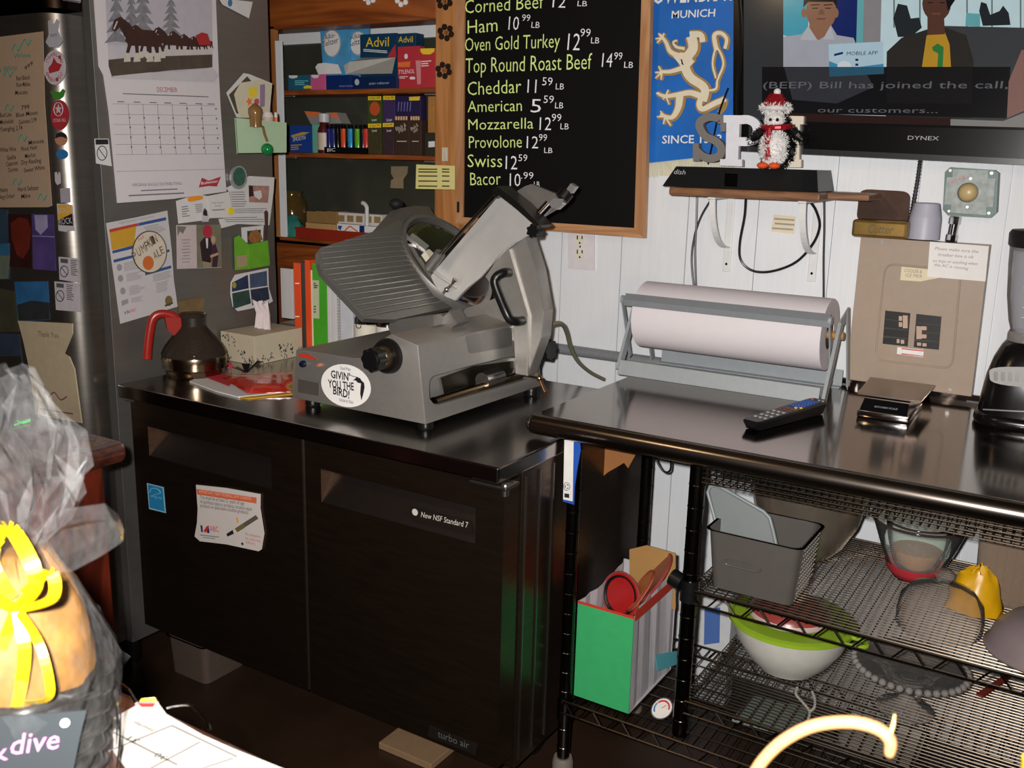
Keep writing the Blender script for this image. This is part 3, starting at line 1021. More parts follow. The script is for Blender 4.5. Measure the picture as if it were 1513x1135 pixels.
b.tube([at(1137, 190, 20 * k), at(1135, 205, 22 * k), at(1135, 232, 25 * k)], 4.2 * k, n=8)
for i in range(6):
    tinsel(b, at(1135, 195 + 7 * i, 24 * k), (5 * k, 4 * k, 5 * k), 50, .006, 20 + i)
b.build('scarf', TRED, pg)
for sx in (-1, 1):
    b = MB()
    a0 = at(1148 + sx * 22, 192); a1 = at(1148 + sx * 38, 207)
    b.tube([a0, a0.lerp(a1, .5), a1], [5 * k, 7 * k, 3 * k], n=8)
    for i in range(4):
        tinsel(b, a0.lerp(a1, i / 3), (6 * k, 5 * k, 6 * k), 60, .007, 40 + i)
    b.build('flipper', TBLK, pg)
    MB().ball(at(1148.5 + (sx - 1) * 5 - 0, 177, 22.5 * k), 2.6 * k, n=10, m=6).build('eye', BLACK, pg)
    MB().ball(V((at(1148, 200).x + (sx * 9 - 4) * k, pyy - 17 * k, lz + 5 * k)), 1, (9 * k, 0, 5 * k), n=12, m=8).build('foot', mat('orange_felt', 'd8501e', .7), pg)
# ---- barcode sticker, cables under the shelf
r = thing('barcode_label', 'cream strip of printed serial labels on the white wall', 'label', WP.pt(1158, 330))
MB().pp(WP, [(1143, 317), (1176, 320), (1173, 346), (1139, 342)], .001, .001).build('sheet', CREAM, r)
b = MB()
for x0, y0, x1 in ((1144, 322, 1174), (1145, 329, 1174), (1141, 336, 1172)):
    for i in range(14):
        x = x0 + (x1 - x0) * i / 14
        b.pp(WP, [(x, y0 + i * .15), (x + 1.5, y0 + i * .15), (x + 1.5, y0 + 2.6 + i * .15), (x, y0 + 2.6 + i * .15)], .0016, .0004)
b.build('printing', INKG, r)
CORD = mat('black_cord', '141414', .35)
def cord(name, label, pts, r, y, m=CORD, depth=None, k=8):
    P = [PY(px, py, y if depth is None else depth[i]) for i, (px, py) in enumerate(pts)]
    t = thing(name, label, 'cable', P[len(P) // 2])
    MB().tube(spline(P, k), r, n=8).build('cord', m, t)
    return t
cord('looped_cable', 'black cable looping in a wide U below the small shelf', [(1102, 292), (1100, 320), (1093, 360), (1095, 385), (1112, 400), (1140, 401), (1175, 388), (1200, 362), (1211, 335), (1206, 312), (1197, 298)], .0036, .99, depth=[.97, .985, 1.0, 1.01, 1.015, 1.015, 1.015, 1.01, 1.0, .98, .96])
cord('straight_cable', 'black cable hanging straight down right of the shelf brackets', [(1218, 298), (1218, 340), (1217, 380), (1217, 440), (1217, 560)], .003, 1.018)
cord('twin_cable', 'black cable hanging straight behind the paper roll', [(1030, 290), (1029, 330), (1027, 370), (1029, 440)], .003, 1.0)
cord('crossing_cable', 'black cable bowing left under the first shelf bracket', [(1050, 296), (1036, 320), (1026, 350), (1022, 385), (1026, 430)], .0032, 1.012)
# ---- outlet
OC = [(839, 338), (878, 341), (878, 400), (839, 397)]
r = thing('wall_outlet', 'white duplex outlet on the wall below the chalkboard', 'outlet', WP.pt(859, 370))
MB().pp(WP, OC, .006, .006).build('cover_plate', mat('outlet_white', 'd4cfd2', .4), r)
for yy in (354, 375):
    b = MB()
    b.disc(WP.pt(856.5, yy, .009), (0, -1, 0), .0165, .003, 20, .95)
    s = b.build('socket', mat('socket_cream', 'd8d2c0', .4), r)
    b = MB()
    for dx, hgt in ((-3.5, 3), (3.5, 2.4)):
        b.pp(WP, [(856.5 + dx - .8, yy - 3 - hgt), (856.5 + dx + .8, yy - 3 - hgt), (856.5 + dx + .8, yy - 3 + hgt), (856.5 + dx - .8, yy - 3 + hgt)], .0095, .0005)
    b.disc(WP.pt(856.5, yy + 5, .0095), (0, -1, 0), .003, .0005, 10)
    b.build('slots', BLACK, s)
MB().disc(WP.pt(857, 364.5, .0075), (0, -1, 0), .0032, .0015, 10).build('screw', STEEL, r)
# ---- breaker panel and what stands on it
EP = wallp(.985)
ep = thing('breaker_panel', 'taupe electrical breaker panel on the white wall', 'electrical panel', EP.pt(1350, 460))
TAUPE = mat('taupe_enamel', '9a8878', .45, 0, .05)
b = MB().pp(EP, [(1272, 350), (1462, 363), (1435, 586), (1250, 560)], 0, .044)
bd = b.build('cover', TAUPE, ep)
EPp = EP
dq = [(1308, 390), (1420, 399), (1407, 545), (1293, 532)]
b = MB()
ring = []
def rrect(q, r=.12, n=5):
    P = [V(p + (0,)) for p in q]
    out = []
    for i in range(4):
        a, c_, d = P[i - 1], P[i], P[(i + 1) % 4]
        p0, p2 = c_.lerp(a, r), c_.lerp(d, r)
        for k in range(n + 1):
            t = k / n
            out.append(((1 - t) ** 2 * p0 + 2 * t * (1 - t) * c_ + t * t * p2))
    return [(p.x, p.y) for p in out]
rp = rrect(dq)
b.tube([EP.pt(x, y, .0005) for x, y in rp], .0022, n=6, closed=True)
b.build('raised_door_rim', TAUPE, bd)
for x0, y0, flip in ((1308, 459, 0), (1354, 464, 1)):
    o = MB().pp(EP, [(x0, y0), (x0 + 37, y0 + 4), (x0 + 33, y0 + 53), (x0 - 4, y0 + 49)], .002, .002).build('breaker_row', mat('breaker_black', '151312', .4), ep)
    b = MB()
    for i in (1, 2, 3):
        b.pp(EP, [(x0 - i, y0 + 12.3 * i), (x0 + 36 - i, y0 + 4 + 12.3 * i), (x0 + 36 - i, y0 + 5 + 12.3 * i), (x0 - i, y0 + 13.3 * i)], .0025, .001)
    b.build('joint', mat('joint_grey', '33302e', .5), o)
    for px, py, w_, h_ in (((1328, 467, 5, 7), (1328, 476, 5, 7), (1334, 466, 7, 19), (1325, 501, 4, 6), (1331, 502, 5, 6)) if not flip else ((1354, 482, 8, 19), (1362, 482, 7, 6), (1362, 494, 7, 6), (1355, 506, 6, 5), (1363, 507, 6, 5))):
        MB().pp(EP, [(px, py), (px + w_, py + .5), (px + w_, py + h_), (px, py + h_)], .007, .006).build('toggle', mat('toggle_tan', 'b49a88', .5), o)
MB().pp(EP, [(1326, 513), (1365, 517), (1364, 528), (1325, 523)], .001, .001).build('sticker', PAPER, ep)
b = MB()
b.pp(EP, [(1332, 514.5), (1365, 518), (1365, 519.5), (1332, 516)], .0016, .0004)
b.pp(EP, [(1332, 522), (1364, 526), (1364, 527), (1332, 523.5)], .0016, .0004)
b.build('sticker_print', RED, ep)
for x, y in ((1304, 357), (1404, 575)):
    MB().disc(EP.pt(x, y, .003), (0, -1, 0), .005, .003, 12).build('screw', STEEL, ep)
r = sheet(EP, [(1374, 357), (1461, 364), (1456, 416), (1370, 409)], 'handwritten_note', 'white handwritten note taped on the breaker panel', 'note', PAPER, .004)
b = MB()
for sx, p0, p1 in (('Please make sure the', (1381, 369), (1445, 374)), ('breaker box is ok', (1386, 378), (1438, 382)), ('no trips or anything when', (1378, 387), (1444, 392)), ('the AC is running', (1380, 393), (1430, 399))):
    write(b, EP, sx, p0, p1, 4.5, .0046, .2)
b.build('handwriting', mat('pencil_grey', '8a8688', .8), r)
r = sheet(EP, [(1332, 394), (1372, 398), (1390, 410), (1360, 416), (1330, 414)], 'masking_tape', 'torn cream masking tape label on breaker panel', 'tape', CREAM, .002)
b = MB()
write(b, EP, 'COOLER &', (1336, 402), (1362, 404), 5, .0026)
write(b, EP, 'ICE MKR', (1338, 409), (1362, 411), 5, .0026)
b.build('handwriting', mat('pencil_grey', '8a8688', .8), r)
ptz = EP.pt(1360, 356, 0).z + .002
# tin
ty = .93
t0, t1 = PY(1257, 347, ty), PY(1339, 352, ty)
tz = PY(1300, 352, ty).z
tn = thing('hinged_tin', 'old brass-coloured tobacco tin with lid open on the breaker panel', 'tin', ((t0.x + t1.x) / 2, ty + .04, tz))
b = MB().box((t0.x, ty, tz), (t1.x, ty + .085, tz + .043), .007)
BRASS = mat('aged_brass_tin', '8a6e3a', .3, .7, .35, 20)
b.build('tin_base', BRASS, tn)
PT_ = wallp(ty)
write(MB(), PT_, 'Cutter', (1281, 344), (1318, 346), 13, .001, .2).build('tin_lettering', mat('tin_print', '4e4426', .5), tn)
b = MB()
LT = Plane((0, ty + .088, tz + .04), (0, -1, .22), (0, .22, 1))
b.pp(LT, rrect([(1270, 279), (1346, 283), (1341, 332), (1265, 327)], .22), .006, .01)
b.build('tin_lid', mat('brown_tin_inside', '54423a', .3, .6, .3, 18), tn)
# upturned cup
cy_ = .99
cc = PY(1364, 353, cy_)
kk = .0018
r = thing('plastic_cup', 'upturned frosted white plastic cup on the breaker panel', 'cup', cc)
MB().lathe([(.0, .088), (.026, .088), (.030, .086), (.0365, .055), (.0375, .052), (.038, 0), (.0, 0)], cc, n=32).build('cup_body', mat('frosted_plastic', 'a8a8b6', .45, 0, .03), r, smooth=40)
# armoured cable
r = thing('armoured_cable', 'coiled metal armoured cable running down the wall from the television', 'cable', PY(1353, 300, 1.015))
P = spline([PY(*p, 1.016) for p in ((1360, 235), (1356, 265), (1350, 300), (1345, 330), (1342, 352))], 14)
rad = [(.0062 if i % 2 else .0046) for i in range(len(P))]
MB().tube(P, rad, n=10).build('conduit', mat('galvanised', '8e9094', .35, 1), r)
# junction box
JP = wallp(.985)
jb = thing('junction_box', 'square galvanised junction box with a tan button on the wall', 'electrical box', JP.pt(1433, 285))
GALV = mat('galvanised_steel', '8a908e', .6, .7, .3, 70)
jq = [(1404, 247), (1468, 251), (1475, 256), (1472, 314), (1463, 322), (1400, 318), (1393, 310), (1396, 254)]
MB().pp(JP, jq, 0, .045).build('box_body', mat('galvanised_dark', '4c5856', .45, .7, .15, 50), jb)
b = MB()
cc_ = [(1408, 250), (1460, 252), (1461, 262), (1471, 264), (1467, 306), (1458, 309), (1457, 318), (1405, 314), (1404, 305), (1395, 302), (1399, 262), (1407, 260)]
cx0 = JP.pt(1433, 284, .004)
b.pp(JP, [(1408, 250), (1460, 252), (1457, 318), (1405, 314)], .004, .004)
b.pp(JP, [(1399, 262), (1471, 264), (1467, 306), (1395, 302)], .0041, .004)
cv = b.build('cover_plate', GALV, jb)
MB().disc(JP.pt(1430, 284.5, .006), (0, -1, 0), .0235, .002, 28).build('ring', CHROME, cv)
b = MB()
b.lathe([(.0, .012), (.012, .011), (.019, .006), (.021, 0)], JP.pt(1430, 284.5, .006), (0, -1, 0), 24)
b.build('push_button', mat('tan_button', 'b8a272', .35), jb, smooth=60)
b = MB()
for x, y in ((1434, 264), (1429, 306), (1465, 256), (1402, 312), (1461, 315), (1404, 252)):
    b.disc(JP.pt(x, y, .0055), (0, -1, 0), .0035, .002, 10)
b.build('screw', STEEL, cv)
write(MB(), JP, 'ON', (1407, 271), (1426, 264), 5, .0047).build('marker_writing', mat('pink_marker', 'd8687a', .7), cv)
r = thing('conduit_stub', 'short galvanised pipe joining junction box to breaker panel', 'pipe', JP.pt(1408, 355, -.02))
b = MB()
a0, a1 = JP.pt(1412, 320, -.02), JP.pt(1405, 357, -.02)
b.cyl(a0, a1, .011, n=16)
b.cyl(a0, a0.lerp(a1, .3), .014, n=8)
b.cyl(a0.lerp(a1, .72), a1, .014, n=8)
b.build('pipe', CHROME, r, smooth=40)
# conduit along the wall
r = thing('wall_conduit', 'grey painted conduit pipe along the white wall behind the slicer', 'pipe', PY(870, 520, 1.015))
zc = PY(870, 521.5, 1.015).z
b = MB().cyl((-.55, 1.015, zc), (PY(1272, 400, 1.0).x, 1.015, zc), .0165, n=14)
b.cyl((PY(1455, 487, 1.0).x - .02, 1.015, zc), (1.6, 1.015, zc), .0165, n=14)
b.build('pipe', mat('grey_conduit', '84868a', .45, .2), r, smooth=40)
# ================================================================== MEAT SLICER
sl = thing('meat_slicer', 'brushed aluminium deli meat slicer with a ribbed plate on the cooler top', 'slicer', (-.48, .37, CZ))
def boolean_cut(o, cutter):
    md = o.modifiers.new('cut', 'BOOLEAN')
    md.object = cutter
    md.operation = 'DIFFERENCE'
    md.solver = 'EXACT'
    bpy.context.view_layer.update()
    dg = bpy.context.evaluated_depsgraph_get()
    me = bpy.data.meshes.new_from_object(o.evaluated_get(dg))
    o.modifiers.clear()
    o.data = me
    bpy.data.objects.remove(cutter)
yF = .115
z0 = .911
FP = wallp(yF)
prof = [FP.pt(*p) for p in ((432, 591), (629, 633), (617.6, 510), (578, 493), (566, 500), (553, 519), (540, 531), (520, 529), (437, 516))]
prof = [V((p.x, yF, max(p.z, z0))) for p in prof]
prof[0].z = prof[1].z = z0
back = .62
B_ = [p + V((-.002 if i not in (1, 2) else .012, back - yF, 0)) for i, p in enumerate(prof)]
B_[-1] = V((prof[-1].x, .56, prof[-1].z)); B_[0] = V((prof[0].x, .56, z0))
b = MB()
b.hexa(prof, B_)
bmesh.ops.bevel(b.bm, geom=[e for e in b.bm.edges], offset=.004, segments=2, affect='EDGES', profile=.5)
base = b.build('base_housing', CAST, sl, smooth=35)
# carriage slot in the right flank
A, Bq, Cq = prof[1], prof[2], B_[1]
rn = (Cq - A).cross(Bq - A).normalized()
if rn.x < 0: rn = -rn
RP = Plane(A, rn)
slot = [(649, 575), (650, 562), (655, 556), (700, 543), (758, 529), (790, 523), (800, 530), (801, 545), (795, 560), (760, 571), (700, 588), (663, 599), (656, 598), (650, 590)]
c = MB().pp(RP, slot, .03, .095).build('cutter', None, sl)
boolean_cut(base, c)
b = MB().pp(RP, [(660, 598), (700, 588), (760, 571), (799, 560), (799, 528), (700, 541), (652, 558)], -.06, .002)
b.build('slot_lining', mat('slot_dark', '2a241c', .35, .6, .3), sl)  # darker sheet at the bottom of the slot
y0s, y1s = RP.pt(652, 575).y, RP.pt(800, 545).y
rx = RP.pt(700, 575, -.03)
b = MB().cyl((rx.x, y0s, rx.z), (rx.x + .01, y1s, rx.z), .012, n=16)
b.build('carriage_rod', mat('oily_rod', '6a5a44', .2, 1), sl, smooth=40)
cpt = RP.pt(722, 560, -.028)
MB().cyl(cpt + V((0, -.03, 0)), cpt + V((0, .05, 0)), .021, n=18).build('rod_bearing', STEEL, sl, smooth=40)
# recessed panel of the flank
MB().pp(RP, rrect([(687, 497), (757, 483), (757, 512), (694, 523)], .12), .0015, .002).build('flank_panel', CASTD, sl)
for x, y in ((-.655, .15), (-.30, .15), (-.27, .58), (-.655, .52)):
    b = MB().lathe([(0, 0), (.017, 0), (.02, .006), (.017, .021), (0, .021)], (x, y, CZ), n=16)
    b.build('foot', BLACK, sl, smooth=40)
# dial
FD = wallp(yF)
kc = FD.pt(574, 526)
n_ = V((0, -1, 0))
b = MB().lathe([(0, .018), (.036, .018), (.040, .012), (.042, 0)], kc, n_, 36)
dl = b.build('dial_plate', mat('dial_black', '131110', .3, 0, .3), sl, smooth=50)
b = MB().lathe([(.027, .018), (.027, .036), (.025, .038), (0, .038)], kc, n_, 30)
b.build('dial_ring', mat('worn_dial', '4a3c24', .35, .4, .5, 30), dl, smooth=40)
b = MB()
P0 = [kc + n_ * .034 + V((math.cos(t) * (.0265 + .0018 * math.cos(8 * t)), 0, math.sin(t) * (.0265 + .0018 * math.cos(8 * t)))) for t in [2 * math.pi * i / 48 for i in range(48)]]
b.hexa(P0, [p + n_ * .03 for p in P0])
b.lathe([(.0235, .064), (.021, .068), (.0, .068)], kc, n_, 30)
b.build('dial_knob', BLACK, dl, smooth=40)
# oval sticker on the front
ox, oy = 511, 570
def oval(rx_, ry_, n=36, sk=.13):
    return [(ox + rx_ * math.cos(2 * math.pi * k / n), oy + ry_ * math.sin(2 * math.pi * k / n) + sk * rx_ * math.cos(2 * math.pi * k / n)) for k in range(n)]
st = MB().pp(FD, oval(36.5, 31.5), .001, .001).build('oval_sticker', PAPER, sl)
b = MB()
for sx, p0, p1, h in (("GIVIN'", (489, 558), (517, 563), 11), ('YOU THE', (485, 572), (523, 577), 11), ('BIRD!', (492, 582), (516, 589), 11.5), ('Duck Pizza', (503, 546), (518, 548), 4.5), ('THE INK IN TEXAS', (501, 593), (522, 597), 4)):
    write(b, FD, sx, p0, p1, h, .0016, thin=.022 if h > 6 else 0)
f5 = lambda x, y: (425 + x / 5.677, 460 + y / 5.677)
b.pp(FD, [f5(548, 582), f5(575, 555), f5(605, 560), (f5(622, 585)), f5(640, 600), f5(645, 640), f5(632, 700), f5(618, 748), f5(608, 690), f5(612, 640), f5(615, 605), f5(590, 600), f5(570, 580)], .0016, .0004)
ribbon(b, FD, [f5(520, 530), f5(545, 545), f5(590, 555)], .8, .0016, .0004, 4)
b.build('sticker_print', INK, st)
MB().pp(FD, [f5(88, 570), f5(260, 605), f5(260, 710), f5(85, 680)], .001, .001).build('rating_plate', mat('plate_dim', '5e5854', .5, .5), sl)
b = MB().lathe([(0, .012), (.006, .012), (.0085, .008), (.0085, 0)], FD.pt(*f5(138, 440)), n_, 16)
b.build('power_button', mat('navy_button', '121428', .3), sl, smooth=40)
b = MB().lathe([(0, .008), (.004, .008), (.0055, .004), (.0055, 0)], FD.pt(*f5(272, 450)), n_, 16)
b.build('pilot_light', mat('amber_lens', 'b06a50', .2), sl, smooth=40)
b = MB().pp(FD, [f5(88, 362), f5(150, 360), f5(225, 400), f5(215, 408), f5(150, 388), f5(90, 380)], .006, .006)
b.build('red_flag_label', mat('red_label', 'c23018', .5), sl)
# gauge plate in its tilted plane (contains the depth axis)
ga = .80
GA = PY(535, 474, .13)
GN = V((math.sin(ga), 0, math.cos(ga)))
GPl = Plane(GA, GN, (-math.cos(ga), 0, math.sin(ga)))
go = [(470, 371), (471, 388), (476, 403), (539, 470.5), (560, 472), (583, 472), (668, 454), (640, 436), (623, 412), (611.5, 388.6), (600, 366), (597, 350), (599, 332), (589.5, 325), (562, 339), (474, 366)]
gp = MB().pp(GPl, go, 0, .014)
CASTP = mat('gauge_aluminium', '8c8a86', .42, .8, .05, 60)
gpo = gp.build('gauge_plate', CASTP, sl)
tdir = V((math.cos(ga), 0, -math.sin(ga)))
uvp = [((p - GA).y, (p - GA).dot(tdir)) for p in [GPl.pt(*q) for q in go]]
b = MB()
vmin, vmax = min(v for u, v in uvp), max(v for u, v in uvp)
nr = 15
for i in range(nr):
    v = vmin + .055 + (-.012 - (vmin + .055)) * i / (nr - 1)
    us = []
    for j in range(len(uvp)):
        (u0, v0), (u1, v1) = uvp[j], uvp[(j + 1) % len(uvp)]
        if (v0 - v) * (v1 - v) < 0:
            us.append(u0 + (u1 - u0) * (v - v0) / (v1 - v0))
    if len(us) >= 2:
        u0, u1 = min(us) + .008, max(us) - .008
        q0, q1 = GA + V((0, u0, 0)) + tdir * v, GA + V((0, u1, 0)) + tdir * v
        b.tube([q0, q0.lerp(q1, .02) + GN * .001, q0.lerp(q1, .98) + GN * .001, q1], .003, n=10)
b.build('plate_ribs', CASTP, gpo, smooth=60)
# blade, ring guard and cover
BC = GA + V((0, .489, 0)) + tdir * (-.129)
R0 = .166
u_, v_ = V((0, 1, 0)), tdir
def ringpts(r, off): return [BC + GN * off + (u_ * math.cos(t) + v_ * math.sin(t)) * r for t in [2 * math.pi * i / 64 for i in range(64)]]
b = MB().lathe([(.02, .004), (R0 * .80, .004), (R0 * .93, -.006), (R0 * .93, -.008), (.02, -.008)], BC, GN, 64)
b.build('blade', mat('blade_steel', '8e8a86', .12, 1, .05), sl, smooth=30)
b = MB().lathe([(0, .0065), (R0 * .74, .0065), (R0 * .78, .003), (R0 * .78, 0), (0, 0)], BC, GN, 64)
b.build('blade_cover', mat('blade_cover_steel', '5e5a58', .3, 1, .1), sl, smooth=30)
b = MB()
rings = [ringpts(R0 * .965, -.01), ringpts(R0 * .965, .008), ringpts(R0 * 1.03, .008), ringpts(R0 * 1.06, -.004), ringpts(R0 * 1.06, -.03), ringpts(R0 * .965, -.03)]
rv = [[b.bm.verts.new(p) for p in rr] for rr in rings]
for k in range(64):
    k2 = (k + 1) % 64
    for a_, c_ in zip(rv, rv[1:] + rv[:1]):
        b.face([a_[k], a_[k2], c_[k2], c_[k]])
b.build('ring_guard', CASTD, sl, smooth=40)
GB = GPl.moved(-.02)
b = MB().pp(GB, [(551, 342), (576, 313), (588.6, 308), (613, 304), (634, 305), (645, 322), (600, 345)], 0, .05)
b.build('sharpener_cover', mat('grey_cover', '7c7672', .45, .7, .08), sl)
kb = GB.pt(585, 301, .01)
b = MB().ball(kb, .02, (1, 1, .75), n=16, m=8)
b.build('sharpener_knob', BLACKM, sl, smooth=60)
GQ = GPl.moved(.012)
b = MB().pp(GQ, [(604, 350), (610, 344), (634, 363), (629, 370)], 0, .01)
b.build('slice_deflector', mat('bright_steel', 'd6d6d4', .25, .8), sl)
b = MB().pp(GQ, [(628, 371), (634, 368), (641, 374), (635, 381)], .012, .02)
b.build('deflector_clamp', mat('bone_plastic', 'cfcab4', .5), sl)
# motor body behind the ring, plate bracket
b = MB().pp(wallp(.50), [(664, 476), (690, 455), (735, 440), (770, 420), (775, 500), (700, 515), (670, 500)], 0, .09)
b.build('motor_body', CAST, sl)
b = MB().pp(wallp(.30), [(640, 481), (664, 460), (671, 472), (676, 478), (660, 490), (650, 489), (641, 482)], 0, .05)
b.build('plate_bracket', CASTD, sl)
b = MB().pp(wallp(.29), [(604, 476), (633, 469), (634, 474), (607, 480)], 0, .02)
b.build('bracket_clip', mat('white_metal_clip', 'd8d8d4', .4, .3), sl)
b = MB().pp(wallp(.26), [(573, 483), (578, 474), (640, 466), (641, 482), (578, 494)], 0, .06)
b.build('plate_neck', CASTD, sl)
# carriage: face plate, top flange, pusher plate, rod, knob
yc = .44
CP = wallp(yc)
arm = [(635.5, 408), (642, 400.6), (737, 288), (796.5, 333), (792, 344), (776, 350), (757.6, 358), (744, 368), (731, 383), (709.5, 410), (692, 424), (678, 437.6), (672.5, 445), (660, 439), (650, 432), (641, 420)]
b = MB().pp(CP, arm, 0, .014)
bmesh.ops.bevel(b.bm, geom=[e for e in b.bm.edges], offset=.0025, segments=2, affect='EDGES')
car = b.build('carriage_plate', mat('polished_carriage', 'dcdbd9', .34, .6, .04, 30), sl, smooth=35)
b = MB().tube(spline([CP.pt(*p, .003) for p in ((641, 400), (650, 408), (662, 416), (676, 426))], 5), .005, n=8)
b.build('plate_bead', mat('polished_carriage', 'bebdbb', .27, 1), car, smooth=60)
b = MB().pp(CP, [(726, 281), (734, 275), (766, 300), (798, 333), (794, 337), (758, 305), (737, 289), (731, 294)], .02, .06)
b.build('top_flange', mat('dark_flange', '5a5654', .35, 1), sl)
CPb = wallp(.50)
b = MB().pp(CPb, [(757.6, 290.5), (766, 281), (776, 275), (785, 272), (826, 288.7), (831, 296), (826, 306), (800, 322), (787, 323), (765, 305)], 0, .012)
b.build('pusher_plate', CASTD, sl)
b = MB().cyl(PY(784, 331, .47), PY(812, 301, .49), .0125, n=16)
b.build('pusher_shaft', CHROME, sl, smooth=40)
b = MB().pp(wallp(.48), [(809, 302), (818, 293), (832, 294), (831, 302), (822, 310)], 0, .02)
b.build('shaft_bracket', mat('bright_steel', 'd6d6d4', .25, .8), sl)
a0, a1 = PY(830, 294, .49), PY(845, 275, .51)
b = MB().cyl(a0, a0.lerp(a1, .55), .018, n=18)
b.build('shaft_knob', BLACK, sl, smooth=40)
b = MB().pp(wallp(.49), [(836, 281), (843, 271), (850, 276), (843, 286)], 0, .018)
b.build('shaft_end_block', mat('bright_steel', 'd6d6d4', .25, .8), sl)
b = MB()
c0 = CP.pt(786.5, 341.5, .028)
P0 = [c0 + V((math.cos(t) * (.0155 + .002 * math.cos(7 * t)), 0, math.sin(t) * (.0155 + .002 * math.cos(7 * t)))) for t in [2 * math.pi * i / 42 for i in range(42)]]
b.hexa(P0, [p + V((0, .026, 0)) for p in P0])
b.build('star_knob', BLACK, sl, smooth=40)
r0, r1 = CP.pt(731, 290, .035), CP.pt(650, 377, .035)
b = MB().cyl(r0, r1, .0048, n=12)
b.build('guide_rod', mat('rod_steel', '6e6862', .2, 1), sl, smooth=40)
b = MB().cyl(CP.pt(651, 374, .035), CP.pt(634, 397, .035), .0145, n=18)
b.cyl(CP.pt(634.2, 396.7, .035), CP.pt(632.5, 399, .035), .0145, .010, n=18)
b.build('rod_sleeve', CASTD, sl, smooth=40)
b = MB().cyl(CP.pt(655, 433, .008), CP.pt(667, 421, .012), .0038, n=10)
b.ball(CP.pt(660, 428, .010), .007, n=10, m=6)
b.cyl(CP.pt(667, 421, .012), CP.pt(673, 413, .010), .002, .008, n=10)
b.build('thumb_screw', STEEL, sl, smooth=40)
# support arm down to the slot, handle
yA = .455
AP = wallp(yA)
fa = [(776, 349), (742, 371), (716, 409), (727, 420), (757, 478), (760, 484), (761, 554), (779, 556), (780, 467), (751, 371)]
front = [AP.pt(*p) for p in ((776, 350), (751, 371), (780, 467), (779, 556), (761, 553), (760, 484), (757, 478), (727, 420), (716, 409), (742, 371))]
b = MB().pp(AP, [(776, 350), (751, 368), (780, 467), (779, 556), (761, 553), (760, 484), (757, 478), (727, 420), (716, 409), (742, 371)], 0, .012)
b.pp(AP.moved(.0), [(751, 369), (777, 350), (792, 400), (803, 459), (800, 499), (779, 556), (780, 467)], -.010, .05)
bmesh.ops.bevel(b.bm, geom=[e for e in b.bm.edges if e.calc_length() > .02], offset=.002, segments=1, affect='EDGES')
b.build('carriage_arm', CAST, sl, smooth=30)
hpts = spline([AP.pt(x, y, o) for x, y, o in ((752, 403, .002), (745, 403, .03), (735, 408, .045), (731, 418, .05), (739, 441, .05), (748, 462, .05), (754, 472, .045), (763, 475, .03), (772, 474, .002))], 6)
MB().tube(hpts, .0118, n=14).build('handle', BLACK, sl, smooth=60)
# rear star knob, lever
kc2 = PY(806, 516, .55)
b = MB()
ax = V((1, 0, 0))
P0 = [kc2 + V((.0, math.cos(t) * (.026 + .0022 * math.cos(8 * t)), math.sin(t) * (.026 + .0022 * math.cos(8 * t)))) for t in [2 * math.pi * i / 48 for i in range(48)]]
b.hexa([p - ax * .016 for p in P0], [p + ax * .018 for p in P0])
b.cyl(kc2 - ax * .05, kc2 - ax * .016, .01, n=12)
b.build('rear_star_knob', BLACK, sl, smooth=40)
lb = PY(797, 559, .50)
b = MB().ball(lb, .0085, n=14, m=8)
b.cyl(lb, PY(806, 580, .49), .0045, n=10)
b.cyl(PY(775, 555, .52), lb, .003, n=8)
b.build('release_lever', mat('brassy_lever', 'b08a6a', .25, 1), sl, smooth=60)
r = thing('power_cord', 'olive grey cord arching from the slicer to the wall', 'cable', PY(830, 478, .6))
P = spline([PY(*p) for p in ((796, 562, .53), (788, 541, .56), (788, 515, .58), (796, 495, .60), (811, 481, .63), (829, 478, .68), (837, 491, .74), (843, 513, .80), (854, 534, .86), (872, 550, .93), (893, 561, .99))], 7)
MB().tube(P, .0058, n=10).build('cord', mat('olive_cord', '6e6c58', .5), r, smooth=60)
# ================================================================== ON THE COOLER TOP
Z = CZ + .0005
# coffee decanter
cc = V((-1.157, .205, Z))
cf = thing('coffee_decanter', 'glass coffee decanter with steel base and red handle', 'coffee pot', cc)
MB().lathe([(0, 0), (.074, 0), (.079, .006), (.081, .02), (.088, .026), (.088, .036), (.090, .05), (.087, .062), (.0, .062)], cc, n=40).build('steel_base', mat('warm_steel', '8a7a66', .2, 1, .08), cf, smooth=40)
MB().lathe([(.0875, .058), (.089, .066), (.078, .088), (.055, .116), (.038, .136), (.032, .146), (.031, .16), (.037, .176)], cc, n=40).build('glass_bowl', glass('smoky_glass', '8a7a6c', .03, 1.1), cf, smooth=60)
MB().lathe([(.034, .138), (.0345, .166), (.03, .17), (0, .171)], cc, n=32).build('collar', mat('dark_collar', '2a2320', .35), cf, smooth=40)
hd = V((-.5, -.866, 0))
hp = [cc + hd * .03 + V((0, 0, .15)), cc + hd * .055 + V((0, 0, .172)), cc + hd * .085 + V((0, 0, .178)), cc + hd * .105 + V((0, 0, .165)), cc + hd * .115 + V((0, 0, .13)), cc + hd * .122 + V((0, 0, .09)), cc + hd * .126 + V((0, 0, .055))]
MB().tube(spline(hp, 5), [.013] * 6 + [.0125] * 25, n=12, flat=.8).build('handle', mat('red_bakelite', '8e2018', .3), cf, smooth=60)
b = MB()
sd_ = V((-hd.y, hd.x, 0)) * .011
pl_ = [cc + hd * .028 + V((0, 0, .165)), cc + hd * .075 + V((0, 0, .17)), cc + hd * .07 + V((0, 0, .135)), cc + hd * .045 + V((0, 0, .108)), cc + hd * .035 + V((0, 0, .125))]
b.hexa([p - sd_ for p in pl_], [p + sd_ for p in pl_])
b.build('handle_bracket', mat('red_bakelite', '8e2018', .3), cf)
fp_ = Plane(cc + V((.06, -.065, 0)), (.68, -.73, .35))
